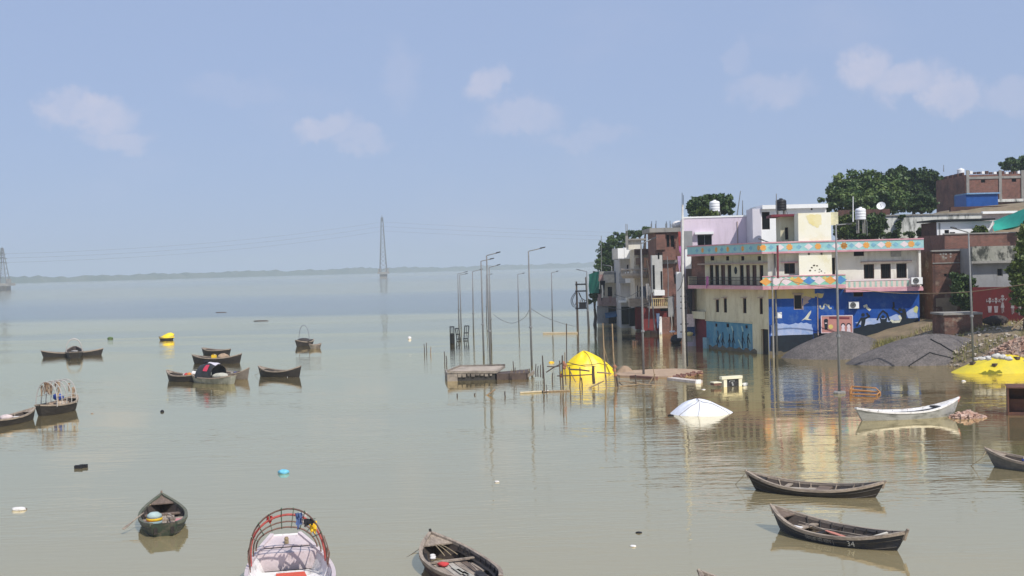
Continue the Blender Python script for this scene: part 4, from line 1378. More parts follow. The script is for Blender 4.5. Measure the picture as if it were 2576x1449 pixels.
def disc(F, c, r, m, parent, o, name='painted_disc', n=10, px=True, sy=1.0):
    u, z = F.px(*c, o) if px else c
    return MB().plate(F, [(u + r * math.cos(6.2832 * k / n), z + r * sy * math.sin(6.2832 * k / n)) for k in range(n)], o - .012, o).build(name, m, parent)
def jag(pts, n=5, amp=1.0, seed=0):
    """roughen a pixel polygon"""
    rng = random.Random(seed)
    out = []
    for (a, b_) in zip(pts, pts[1:] + pts[:1]):
        for k in range(n):
            f = k / n
            out.append((a[0] + (b_[0] - a[0]) * f + (rng.uniform(-amp, amp) if k else 0), a[1] + (b_[1] - a[1]) * f + (rng.uniform(-amp, amp) if k else 0)))
    return out
def meet(F, G, o):
    """where the facades F and G, both pushed out by o, meet: (u on F, u on G)"""
    a = F.O + F.n * o
    b_ = G.O + G.n * o
    d1, d2 = F.d, G.d
    den = d1.x * d2.y - d1.y * d2.x
    w = b_ - a
    t = (w.x * d2.y - w.y * d2.x) / den
    p = a + d1 * t
    return t, (p - b_).dot(d2)
def slab(mb, pts, z0, z1):
    n = len(pts)
    k = len(mb.v)
    mb.v += [Vector((p[0], p[1], z1)) for p in pts] + [Vector((p[0], p[1], z0)) for p in pts]
    mb.f += [tuple(k + i for i in range(n)), tuple(k + n + i for i in range(n))[::-1]]
    mb.f += [(k + (i + 1) % n, k + i, k + n + i, k + n + (i + 1) % n) for i in range(n)]
    return mb

# ------------------------------------------------------------------ the painted corner house
def X4(r_):
    return 1699.5 + .2822 * r_
def Y4(r_):
    return 485.6 + .2822 * r_
def X5(r_):
    return 2065 + .3086 * r_
def Y5(r_):
    return 383.3 + .3086 * r_
PC = wp(1936, 893)
PL = wp(1778, 876)
PE = at(2313, 760, 112.0)
F = Face(PC, PE)
G = Face(PL, PC)
OV = 1.0
H1 = thing('corner_house', 'two storey cream corner house with diamond painted parapets and ultramarine mural wall', 'house', (PC.x, PC.y, 0))
zs0, zs1 = F.px(1960, 728, OV)[1], F.px(1960, 719, OV)[1]        # floor slab
zr0, zr1 = F.px(1960, 637.5, OV)[1], F.px(1960, 608, OV)[1]      # roof parapet
uFc, uGc = meet(F, G, OV)
uGl = G.px(1730, 680, OV)[0]                                      # left end of the balcony
uF0, uFL = 0.0, F.L
zb0 = -2.0
# lower wall on the lit side
hA = F.rect(1997, 741, 2018, 779)
hB = F.rect(1977.5, 820, 1993, 828.5)
hC = F.rect(2147, 735, 2171, 746)
uS = F.px(2050, 760)[0]
zblue = F.px(1980, 751)[1]
mb = MB()
wall(mb, F, 0, uS, zb0, zblue, [hA, hB])
wall(mb, F, uS, uFL, zb0, zs0, [hC])
mb.build('blue_wall', M_BLUE, H1)
mb = MB()
wall(mb, F, 0, uS, zblue, zs0, [hA])
mb.build('ochre_wall', M_YELLOWCR, H1)
opening(F, hA, H1, frame=M_LEDGE, hood=True)
opening(F, hB, H1, fw=.04)
opening(F, hC, H1, fw=.05)
paint(F, jag([(2019, 745), (2034, 746), (2044, 749), (2033, 755), (2034, 762), (2022, 768), (2021, 779), (2019, 779)], 4, 1.2, 1), M_LEDGE, H1, .014, 'peeling_plaster')
paint(F, jag([(2044, 738), (2072, 738), (2070, 748), (2062, 750), (2052, 746)], 4, 1.2, 2), M_YELLOWCR, H1, .014, 'peeling_plaster')
paint(F, jag([(1939, 819), (1955, 812), (1985, 817), (2015, 811), (2042, 816), (2045, 842), (2015, 845), (1990, 848), (1960, 850), (1939, 843)], 4, 2.2, 3), M_PALEBLUE, H1, .014, 'painted_clouds')
paint(F, jag([(1937.5, 846), (2045, 841), (2046, 905), (1937.5, 905)], 4, 1.2, 4), M_SILH, H1, .020, 'painted_ground')
paint(F, jag([(2046, 838), (2120, 834), (2160, 824), (2190, 816), (2225, 812), (2250, 806), (2285, 800), (2311, 800), (2311, 905), (2046, 905)], 4, 1.4, 5), M_SILH, H1, .020, 'painted_ground')
paint(F, jag([(2150, 812), (2180, 800), (2230, 800), (2255, 790), (2270, 800), (2250, 812), (2215, 816), (2175, 820)], 4, 1.5, 6), M_PALEBLUE, H1, .012, 'painted_clouds')
paint(F, jag([(2280, 786), (2296, 775), (2306, 772), (2309, 800), (2285, 801)], 4, 1.2, 7), M_PALEBLUE, H1, .012, 'painted_clouds')
paint(F, jag([(2298, 775), (2305, 769), (2310, 774), (2307, 788), (2300, 785)], 3, .8, 8), mat('lemon_mural_paint', (.55, .55, .22), bump=0), H1, .018, 'painted_moon')
def Z2(x, y):
    return (2121 + x * .1102, 690 + y * .1102)
fig = 'painted_figure'
disc(F, Z2(455, 925), .17, M_SILH, H1, .026, fig)
paint(F, [Z2(415, 985), Z2(520, 985), Z2(505, 1100), Z2(480, 1210), Z2(400, 1210), Z2(415, 1100)], M_SILH, H1, .026, fig)
stroke(F, [Z2(420, 1000), Z2(380, 1070), Z2(310, 1180)], .16, M_SILH, H1, .026, fig)
stroke(F, [Z2(510, 1005), Z2(600, 960), Z2(540, 890)], .17, M_SILH, H1, .026, fig)
stroke(F, [Z2(780, 1040), Z2(830, 920), Z2(910, 835), Z2(1000, 900), Z2(1055, 1050)], .16, M_SILH, H1, .026, fig)
disc(F, Z2(910, 970), .16, M_SILH, H1, .026, fig)
paint(F, [Z2(835, 985), Z2(880, 1020), Z2(950, 1020), Z2(1010, 970), Z2(990, 1120), Z2(860, 1120)], M_SILH, H1, .026, fig)
stroke(F, [Z2(1150, 640), Z2(1160, 740), Z2(1130, 780), Z2(1220, 830), Z2(1320, 905)], .17, M_SILH, H1, .026, fig)
disc(F, Z2(1300, 805), .17, M_SILH, H1, .026, fig)
disc(F, Z2(1385, 825), .19, M_SILH, H1, .030, fig)
paint(F, [Z2(1320, 880), Z2(1440, 850), Z2(1455, 1100), Z2(1400, 1180), Z2(1260, 1160), Z2(1340, 1020)], M_SILH, H1, .026, fig)
for (a, b_) in (((1100, 1050), (1150, 1090)), ((1180, 1085), (1340, 1070)), ((1280, 950), (1320, 1020)), ((480, 735), (540, 710)), ((540, 760), (610, 815))):
    stroke(F, [Z2(*a), Z2(*b_)], .22, M_CREAMP, H1, .022, 'pale_brush_mark')
def Z1(x, y):
    return (1929.5 + x * .097, 709.2 + y * .097)
stroke(F, [Z1(1375, 610), Z1(1385, 675), Z1(1420, 693), Z1(1465, 685), Z1(1482, 600), Z1(1510, 572)], .13, M_CREAMP, H1, .02, 'painted_letter')
stroke(F, [Z1(1545, 585), Z1(1570, 620), Z1(1600, 595), Z1(1602, 655), Z1(1630, 688), Z1(1668, 680)], .13, M_CREAMP, H1, .02, 'painted_letter')
paint(F, [Z1(*q) for q in ((890, 1015), (950, 955), (1005, 900), (1085, 790), (1145, 735), (1140, 800), (1090, 900), (1062, 950), (1165, 985), (1060, 990), (975, 972))], M_CREAMP, H1, .02, 'painted_bird')
stroke(F, [Z1(1310, 300), Z1(1318, 660), Z1(1322, 1200), Z1(1330, 1380)], .09, M_LEDGE, H1, .07, 'drain_pipe')
# lower wall on the shaded side
hG = [G.rect(X4(a), Y4(c), X4(b_), Y4(d)) for a, b_, c, d in ((358, 387, 950, 1062), (428, 457, 938, 1066), (600, 631, 938, 1072), (748, 777, 938, 1080))]
hD = G.rect(1914.5, 828, 1933, 900)
hD = (hD[0], min(hD[1], G.L - .15), -1.9, hD[3])
hv = [G.rect(X4(a), Y4(c), X4(b_), Y4(d)) for a, b_, c, d in ((353, 372, 1163, 1192), (453, 477, 1163, 1197), (622, 642, 1178, 1207))]
zt = G.px(1835, 809)[1]
uD = G.px(1893, 830)[0]
mb = MB()
wall(mb, G, 0, uD, zt, zs0, hG)
wall(mb, G, uD, G.L, zb0, zs0, hG + [hD])
mb.build('cream_wall', M_CREAM, H1)
mb = MB()
wall(mb, G, 0, uD, zb0, zt, hv)
mb.build('teal_wall', M_TEAL, H1)
MB().fbox(G, -.05, uD, .002, .10, zt - .06, zt + .04).build('string_course', M_CREAM, H1)
for r_ in hG:
    opening(G, r_, H1, fw=.05)
for r_ in hv:
    opening(G, r_, H1, fw=.03)
opening(G, hD, H1, kind='door', fw=.06, deep=.3, pane=M_IRON)
for r_ in hG:
    MB().fbox(G, r_[0] - .12, r_[1] + .12, .002, .22, r_[3] + .02, r_[3] + .09).build('window_hood', M_LEDGE, H1)
for k, xs in enumerate((375, 420, 480, 515, 600, 650)):
    s_ = (k % 3) * 14
    stroke(G, [(X4(xs), Y4(1230 + s_)), (X4(xs + 6 - 3 * k), Y4(1290)), (X4(xs - 4), Y4(1380))], .16, M_SILH, H1, .02, 'painted_figure')
    stroke(G, [(X4(xs - 12), Y4(1330)), (X4(xs), Y4(1290)), (X4(xs + 14), Y4(1340))], .10, M_SILH, H1, .022, 'painted_figure')
for k, (a, b_, c, d) in enumerate(((500, 1190, 512, 1240), (590, 1190, 600, 1230), (560, 1310, 590, 1380), (400, 1260, 385, 1300))):
    stroke(G, [(X4(a), Y4(b_)), (X4(c), Y4(d))], .20, mat('pale_teal_paint', (.35, .5, .45)), H1, .018, 'pale_brush_mark')
MB().fbox(G, G.px(1773, 850)[0], G.px(1783, 850)[0], .002, .25, -.6, G.px(1778, 849)[1]).build('meter_box', mat('teal_box', (.25, .4, .45)), H1)
# narrow return with maroon door at the lane
R0 = G.px(1747, 780, -.5)[0]
mb = MB()
wall(mb, G, R0, 0, G.px(1765, 803, -.5)[1], zs0, [], o=-.5)
mb.build('lane_wall', M_CREAM, H1)
MB().fbox(G, R0 + .05, -.02, -.62, -.56, zb0, G.px(1765, 802, -.5)[1]).build('maroon_door', M_MAROON, H1)
MB().fbox(G, R0, -.05, -.5, .1, G.px(1765, 801, -.5)[1], G.px(1765, 783, -.5)[1]).build('lane_balcony', M_CREAM, H1)
# floor slab, roof slab: one outline for both, with the overhang
back = 9.0
def outline(o, ul, ur):
    bl = G.p(ul, 0, 0) - Vector((G.n.x, G.n.y, 0)) * back
    return [G.p(ul, o, 0), G.p(meet(F, G, o)[1], o, 0), F.p(ur, o, 0), F.p(ur, -back, 0), bl]
mb = MB()
slab(mb, outline(OV - .02, uGl, F.px(2127, 700, OV)[0] - .005), zs0 + .02, zs1)
mb.build('floor_slab', M_PINK, H1)
zq0, zq1 = F.px(2200, 733.5, OV)[1], F.px(2200, 727, OV)[1]
MB().fbox(F, F.px(2127, 700, OV)[0], uFL + .15, -.2, OV - .015, zq0, zq1).build('balcony_slab', M_PINK, H1)
mb = MB()
slab(mb, outline(OV - .03, uGl, uFL + .2), zr0 - .02, zr0 + .22)
mb.build('roof_slab', M_ROOF, H1)
# upper walls
uW0 = G.px(1738, 660)[0]
uBr = G.px(1773, 660)[0]
hU = []
for a, b_ in ((303, 337), (353, 387), (403, 442), (463, 497), (573, 607), (628, 662), (683, 722), (748, 782)):
    r_ = G.rect(X4(a), Y4(642), X4(b_), Y4(800))
    hU.append((r_[0], r_[1], zs1 + .05, r_[3]))
hV = [G.rect(X4(a), Y4(562), X4(b_), Y4(602)) for a, b_ in ((310, 345), (449, 477), (583, 612), (730, 762))]
mb = MB()
wall(mb, G, uBr, G.L, zs1, zr0 - .02, hU + hV)
mb.build('upper_wall', M_CREAM, H1)
mb = MB()
wall(mb, G, uW0, uBr, zs1, zr0 - .02, [])
mb.build('brick_wall', M_BRICK, H1)
for k, r_ in enumerate(hU):
    opening(G, r_, H1, kind='door', fw=.05, pane=M_FRAME if k in (2, 5, 6) else M_PANE)
for r_ in hV:
    opening(G, r_, H1, fw=.04)
MB().fbox(G, G.px(X4(228), Y4(625))[0], G.L, .002, .45, G.px(1850, Y4(634))[1], G.px(1850, Y4(622))[1]).build('lintel_ledge', M_LEDGE, H1)
disc(G, (X4(535), Y4(690)), .28, M_SILH, H1, .016, 'dark_mark', sy=1.4)
# balcony railing, each baluster a bar of its own
zr_top = G.px(1850, Y4(748), .95)[1]
uA = uGl + .08
MB().fbox(G, uA, uGc - .2, .90, .95, zr_top - .05, zr_top).build('hand_rail', M_IRON, H1)
MB().fbox(G, uA, uGc - .2, .90, .95, zr_top - .38, zr_top - .34).build('mid_rail', M_IRON, H1)
MB().fbox(G, uA, uGc - .2, .90, .95, zs1 + .06, zs1 + .1).build('bottom_rail', M_IRON, H1)
nb_ = 60
for k in range(nb_):
    u = uA + (uGc - .25 - uA) * k / (nb_ - 1)
    MB().fbox(G, u - .014, u + .014, .912, .938, zs1 + .01, zr_top - .01).build('baluster', M_IRON, H1)
MB().fbox(G, uGl, uGl + .07, 0, .96, zs1 + .004, zr_top + .05).build('balcony_end', M_CREAM, H1)
# upper wall on the lit side
hW = F.rect(1973, 662, 2000, 689)
hX = F.rect(2093, 648, 2101, 688)
hX = (hX[0], hX[1], zs1 + .05, hX[3])
hR = []
for a in ((2173, 664.7, 2199, 701), (2215.6, 663.5, 2241, 701), (2255, 662.6, 2281, 699.6)):
    r_ = F.rect(*a)
    hR.append((r_[0], r_[1], max(r_[2], zq1 + .25), r_[3]))
hY = F.rect(2147.7, 631, 2173.6, 644)
uT0, uT1 = F.px(2010, 660, .9)[0], F.px(2092.5, 660, .9)[0]
mb = MB()
wall(mb, F, 0, F.px(2105, 660)[0], zs1, zr0 - .02, [hW, hX])
mb.build('upper_wall', M_WHITE, H1)
mb = MB()
wall(mb, F, F.px(2105, 660)[0], uFL, zq1, zr0 - .02, hR + [hY])
mb.build('upper_wall', M_WHITE, H1)
opening(F, hW, H1, fw=.07, split=1, bars=6)
opening(F, hX, H1, kind='door', fw=.04)
for k, r_ in enumerate(hR):
    opening(F, r_, H1, kind='door' if k else 'window', fw=.07, split=1 if k == 0 else 0, bars=5)
opening(F, hY, H1, fw=.05)
MB().fbox(F, hW[0] - .3, hW[1] + .25, .002, .35, hW[3] + .03, hW[3] + .13).build('window_hood', M_PINK, H1)
MB().fbox(F, F.px(2165, 657)[0], F.px(2292, 657)[0], .002, .4, F.px(2230, 660)[1], F.px(2230, 656)[1]).build('lintel_ledge', M_LEDGE, H1)
r_ = F.rect(2241, 628, 2267, 645.6, .1)
MB().fbox(F, r_[0], r_[1], .003, .10, r_[2], min(r_[3], zr0 - .05)).build('vent_box', mat('pale_grey_box', (.42, .41, .38)), H1)
MB().fbox(F, uFL - .2, uFL, .004, OV - .12, zq1, zr0 - .03).build('end_fin', M_WHITE, H1)
# stair tower
zt1 = F.px(2055, 535, .9)[1]
mb = MB()
wall(mb, F, uT0, uT1, zs1 + .003, zt1, [F.rect(X4(1180), Y4(525), X4(1198), Y4(552), .9), F.rect(X4(1293), Y4(525), X4(1310), Y4(552), .9)], o=.9, th=.2)
for u in (uT0, uT1 - .2):
    mb.fbox(F, u, u + .2, -1.8, .7, zs1 + .003, zt1)
mb.fbox(F, uT0, uT1, -2.0, -1.8, zs1 + .003, zt1)
mb.fbox(F, uT0 + .2, uT1 - .2, -1.8, .7, zt1 - .2, zt1 - .003)
mb.build('stair_tower', M_TOWER, H1)
for k, (x, y, r_) in enumerate(((1200, 690, .16), (1215, 665, .15), (1235, 645, .17), (1262, 648, .14), (1285, 680, .10), (1300, 695, .12), (1330, 712, .09), (1245, 690, .09), (1280, 705, .08))):
    paint(F, jag([(X4(x) + 20 * r_ * math.cos(a_), Y4(y) + 14 * r_ * math.sin(a_)) for a_ in (0, 1, 2, 3, 4, 5)], 2, .6, 9 + k), mat('damp_stain', (.16, .13, .08), (.06, .05, .04), scale=6), H1, .912 + .001 * k, 'damp_stain')
paint(F, jag([(X4(1160), Y4(205)), (X4(1200), Y4(190)), (X4(1298), Y4(192)), (X4(1302), Y4(270)), (X4(1270), Y4(310)), (X4(1215), Y4(285)), (X4(1185), Y4(265))], 5, 1.3, 10), mat('yellow_wash_patch', (.74, .64, .30), (.79, .73, .50), scale=.7), H1, .912, 'yellow_patch')
# side wing of the tower with vertical fin
r_ = F.rect(X4(1395), Y4(170), X4(1450), Y4(285), .5)
MB().fbox(F, uT1 + .02, r_[1], -.2, .5, r_[2], r_[3]).build('tank_shelf', mat('cream_shelf', (.7, .66, .45)), H1)
# parapets with painted motifs
def band(Fc, u0, u1, z0, z1, o, th=.12, top=.13, bot=.18, ext=0):
    MB().fbox(Fc, u0, u1, o - th, o, z0 + bot, z1 - top).build('parapet', M_AQUA, H1)
    MB().fbox(Fc, u0 - .01, u1 + .01, o - th - .02, o + .05, z1 - top, z1).build('coping', M_PINK, H1)
    MB().fbox(Fc, u0 - .01, u1 + .01, o - th - .02, o + .05, z0, z0 + bot).build('pink_band', M_PINK, H1)
def diamond(Fc, u, z, w, h, m, o):
    MB().plate(Fc, [(u - w, z), (u, z - h), (u + w, z), (u, z + h)], o - .01, o).build('painted_diamond', m, H1)
def sunmark(Fc, u, z, r, m, o):
    MB().plate(Fc, [(u + r * (1 if k % 2 else .72) * math.cos(6.2832 * k / 16), z + r * (1 if k % 2 else .72) * math.sin(6.2832 * k / 16)) for k in range(16)], o - .01, o).build('painted_sun', m, H1)
band(F, uFc, uFL + .25, zr0, zr1, OV)
zt0, zt1_ = zr0, G.px(1835, Y4(462), OV)[1]
band(G, uGl, uGc, zr0, zr1, OV)
zc, hh = (zr0 + zr1) / 2 + .02, (zr1 - zr0) * .27
for xs in (780, 1015, 1270, 1500):
    sunmark(F, F.px(X4(xs), 620, OV)[0], zc, hh * 1.15, M_ORANGE, OV + .012)
for xs in (190, 370, 550, 737):
    sunmark(F, F.px(X5(xs), 614, OV)[0], zc, hh * 1.15, M_ORANGE, OV + .012)
for xs in (X4(930), X4(1185), X4(1430), X5(310), X5(492), X5(680)):
    diamond(F, F.px(xs, 617, OV)[0], zc, hh * 1.35, hh, M_PALEPINK, OV + .012)
for xs in (X4(1100), X5(65), X5(250), X5(430), X5(610), X5(790), X4(850)):
    u = F.px(xs, 617, OV)[0]
    diamond(F, u, zc, hh * .9, hh * .8, M_BLUEP if False else mat('sky_motif_paint', (.22, .45, .58), bump=0), OV + .012)
for xs in (240, 362, 465, 598, 740):
    sunmark(G, G.px(X4(xs), Y4(505), OV)[0], zc, hh * 1.0, M_ORANGE, OV + .012)
for xs in (190, 300, 412, 530, 670):
    diamond(G, G.px(X4(xs), Y4(505), OV)[0], zc, hh * 1.1, hh * .8, mat('sky_motif_paint', (.22, .45, .58), bump=0), OV + .012)
zbt = F.px(1990, 693, OV)[1]
uB1 = F.px(2127, 700, OV)[0]
MB().fbox(F, uFc, uB1, OV - .12, OV, zs1 + .01, zbt - .1).build('balcony_parapet', M_GREENP, H1)
MB().fbox(F, uFc - .01, uB1 + .01, OV - .14, OV + .04, zbt - .1, zbt).build('coping', M_PINK, H1)
MB().fbox(F, uFc - .01, uB1 + .01, OV - .13, OV + .04, zs0 + .0, zs1 + .01).build('pink_band', M_PINK, H1)
MB().fbox(G, uGl, uGc + .005, OV - .02, OV + .02, zs0, zs1 + .02).build('pink_band', M_PINK, H1)
zc2 = (zs1 + zbt - .1) / 2
h2 = (zbt - .1 - zs1) * .47
for xs, m in ((805, M_ORANGE), (895, M_PALEPINK), (985, M_PALEPINK), (1095, M_ORANGE), (1190, M_BLUEP), (1280, M_PALEPINK), (1380, M_ORANGE), (1470, M_BLUEP)):
    u = F.px(X4(xs), 707, OV)[0]
    diamond(F, u, zc2, h2 * 1.5, h2, m, OV + .012)
for xs in (850, 940, 1040, 1142, 1235, 1330, 1425):
    u = F.px(X4(xs), 707, OV)[0]
    diamond(F, u, zc2 + h2 * .55, h2 * .7, h2 * .45, M_YELP if xs in (1040, 1330) else M_PALEPINK, OV + .015)
# right balcony: small painted balusters
zk0, zk1 = zq1, F.px(2200, 703, OV)[1]
MB().fbox(F, uB1 + .02, uFL - .9, OV - .12, OV - .01, zk0, zk1 - .1).build('balcony_parapet', mat('cream_pink_parapet', (.72, .58, .52), (.66, .5, .46)), H1)
MB().fbox(F, uB1 + .01, uFL - .88, OV - .14, OV + .03, zk1 - .1, zk1).build('coping', M_PALEPINK, H1)
MB().fbox(F, uB1 + .01, uFL + .1, OV - .13, OV + .03, zq0, zk0 + .14).build('pink_band', M_PINK, H1)
for k in range(12):
    u = uB1 + .35 + k * (uFL - .9 - uB1 - .5) / 11.4
    MB().fbox(F, u - .09, u + .09, OV - .01, OV + .01, zk0 + .22, zk1 - .16).build('painted_baluster', mat('mint_baluster_paint', (.34, .52, .42), (.42, .55, .48)), H1)
# back and side walls, terrace room
mb = MB()
mb.fbox(F, uFL - .2, uFL, -back, -.26, zb0, zr0 - .03)
bl = G.p(uW0, 0, 0)
bb = bl - Vector((G.n.x, G.n.y, 0)) * back
S = Face(bb, bl)
mb.fbox(S, 0, S.L - .02, -.22, -.02, zs1, zr0 - .03)
mb.build('side_wall', M_CREAM, H1)
RT = -2.6
hT = [F.rect(1974.6, 572, 1983, 603, RT), F.rect(X4(1090), Y4(300), X4(1112), Y4(410), RT), F.rect(X4(1088), Y4(197), X4(1112), Y4(230), RT)]
u0, u1 = F.px(1963, 570, RT)[0], F.px(2020, 570, RT)[0]
zT = F.px(1985, 545, RT)[1]
mb = MB()
wall(mb, F, u0, u1, zr0 + .2, zT, hT, o=RT)
mb.fbox(F, u0, u0 + .2, RT - 3.5, RT - .26, zr0 + .2, zT)
mb.build('terrace_room', M_CREAM, H1)
for r_ in hT:
    opening(F, r_, H1, o=RT, fw=.05)
MB().fbox(F, F.px(1940, 540, RT + .8)[0], u1, RT - 3.6, RT + .8, zT, zT + .22).build('maroon_roof_slab', M_MAROON, H1)

# ---- poster board standing against the mural
pb = thing('poster_board', 'salmon picture board leaning on the ultramarine mural wall', 'sign', F.p(F.px(2105, 836, .25)[0], .25, F.px(2105, 836, .25)[1]))
r_ = F.rect(2067, 795, 2144, 836, .25)
MB().fbox(F, r_[0], r_[1], .19, .25, r_[2], r_[3]).build('panel', mat('salmon_board', (.52, .24, .20), (.46, .2, .18), scale=1.5, bump=0), pb)
mb = MB()
for a in ((r_[0] - .05, r_[1] + .05, r_[3], r_[3] + .06), (r_[0] - .05, r_[1] + .05, r_[2] - .06, r_[2]), (r_[0] - .06, r_[0], r_[2], r_[3]), (r_[1], r_[1] + .06, r_[2], r_[3])):
    mb.fbox(F, a[0], a[1], .18, .28, a[2], a[3])
mb.build('frame', M_PALEPINK, pb)
paint(F, [(2086, 797), (2137, 798), (2137, 803), (2086, 802)], M_MAROON, pb, .262, 'title_band')
disc(F, (2078, 807), .20, M_SILH, pb, .262, 'portrait')
paint(F, [(2073, 810), (2083, 810), (2082, 829), (2075, 829)], M_SILH, pb, .262, 'portrait')
paint(F, [(2075, 812), (2081, 812), (2081, 814), (2075, 814)], M_PALEPINK, pb, .268, 'portrait')
disc(F, (2090, 822), .22, M_YELP, pb, .262, 'portrait')
for x in (2121, 2135):
    disc(F, (x, 818), .21, M_SILH, pb, .262, 'portrait')
    disc(F, (x, 821), .16, M_PALEPINK, pb, .268, 'portrait', sy=1.3)
    paint(F, [(x - 5, 835), (x - 4, 826), (x + 4, 826), (x + 5, 835)], M_PALEPINK, pb, .270, 'portrait')

def ac_unit(Fc, rect_px, o, label):
    u0, u1, z0, z1 = Fc.rect(*rect_px, o)
    t = thing('air_conditioner', label, 'air conditioner', Fc.p((u0 + u1) / 2, o, z0), group='air conditioners on the painted house')
    MB().fbox(Fc, u0, u1, o - .32, o, z0, z1).build('case', M_BRIGHT, t)
    uc, zc_ = u0 + (u1 - u0) * .40, (z0 + z1) / 2
    rr = (z1 - z0) * .42
    disc(Fc, (uc, zc_), rr, mat('dark_fan_opening', (.05, .05, .05)), t, o + .012, 'fan_opening', n=18, px=False)
    mb = MB()
    for f in (1.0, .7, .4):
        mb.tube([Fc.p(uc + rr * f * math.cos(6.2832 * k / 16), o + .02, zc_ + rr * f * math.sin(6.2832 * k / 16)) for k in range(17)], .012, n=4, cap=False)
    mb.build('fan_guard', mat('grey_guard', (.35, .35, .35)), t)
    for u in (u0 + .1, u1 - .1):
        MB().fbox(Fc, u - .03, u + .03, max(o - .6, .004), o - .02, z0 - .06, z0 - .003).build('bracket', M_IRON, t)
ac_unit(F, (2136, 759, 2161, 776), .42, 'white air conditioner on the ultramarine mural wall')
ac_unit(F, (2293, 697.7, 2321, 715), OV + .4, 'white air conditioner at the end of the pink balcony')

# ------------------------------------------------------------------ plain block houses
def block(name, label, x0, x1, ytop, D, depth, m, zb=-1.5, holes=(), group=None, skew=0.0, side=None, roof=True, parap=0.0, pm=None, frame=M_FRAME, th=.22, doors=(), split=0, hood=False):
    """house with its front at distance D between the pixel columns x0, x1; holes are pixel rectangles"""
    a = at(x0, 700, D)
    b_ = at(x1, 700, D + skew)
    Fc = Face(a, b_)
    zt_ = Fc.px((x0 + x1) / 2, ytop)[1]
    t = thing(name, label, 'house', (a.x, a.y, max(zb, 0)), group=group)
    hs = [Fc.rect(*h) for h in holes]
    mb = MB()
    wall(mb, Fc, 0, Fc.L, zb, zt_, hs, th=th)
    mb.build('front_wall', m, t)
    mb = MB()
    mb.fbox(Fc, 0.001, th, -depth, -th - .001, zb, zt_ - .002)
    mb.fbox(Fc, Fc.L - th, Fc.L - .001, -depth, -th - .001, zb, zt_ - .002)
    mb.fbox(Fc, th, Fc.L - th, -depth, -depth + th, zb, zt_ - .003)
    mb.build('side_wall', side or m, t)
    if roof:
        MB().fbox(Fc, th + .001, Fc.L - th - .001, -depth + th + .001, -th - .002, zt_ - .35 - parap, zt_ - .2 - parap).build('roof', M_ROOF, t)
    for k, h in enumerate(hs):
        opening(Fc, h, t, frame=frame, fw=.05, kind='door' if k in doors else 'window', split=split, hood=hood)
    return t, Fc, zt_
def P(Fc, t, name, m, rect_px, o0, o1, dz=0.0):
    """an extra box on a facade, given by its pixel rectangle"""
    u0, u1, z0, z1 = Fc.rect(*rect_px, o1)
    return MB().fbox(Fc, u0, u1, o0, o1, z0 + dz, z1 + dz).build(name, m, t)

# lilac house behind the corner house
t, Fc, zt_ = block('lilac_house', 'flat lilac house with hooded window, behind the diamond parapets', 1718, 1904, 546, 128, 9, M_LILAC, zb=-1.5, holes=[(1754.5, 590, 1791, 640)], split=1, frame=mat('steel_frame', (.3, .33, .36)), skew=-1)
P(Fc, t, 'window_hood', M_BRIGHT, (1748, 583, 1795, 589), .002, .5)
P(Fc, t, 'coping', M_BRIGHT, (1717, 543, 1905, 547), -.25, .06)
P(Fc, t, 'wall_pipe', M_LEDGE, (1895 - 2, 558, 1895, 640), .003, .08) if False else P(Fc, t, 'wall_pipe', M_LEDGE, (1854.5, 557, 1856.5, 640), .003, .08)
P(Fc, t, 'shaded_wall', M_GREYW, (1720, 581, 1742, 626), .003, .9)  # shade of the left face put into the grey colour
P(Fc, t, 'white_return', M_BRIGHT, (1724, 627, 1739, 676), .003, 1.1)
P(Fc, t, 'brown_recess', mat('brown_recess', (.10, .07, .06), (.07, .05, .045), scale=2, stretch=(6, 6, .5)), (1727, 676, 1747, 790), .003, .9)  # brown recess in the wall, built as a solid panel
P(Fc, t, 'pale_wall', mat('pale_pink_wash', (.62, .52, .52)), (1724, 790, 1747, 822), .003, 1.2)
P(Fc, t, 'blue_shutter', mat('blue_shutter', (.05, .09, .22)), (1729, 822, 1748, 845), .003, .7)
P(Fc, t, 'white_pier', M_BRIGHT, (1702, 684, 1719, 850), -.3, .9)

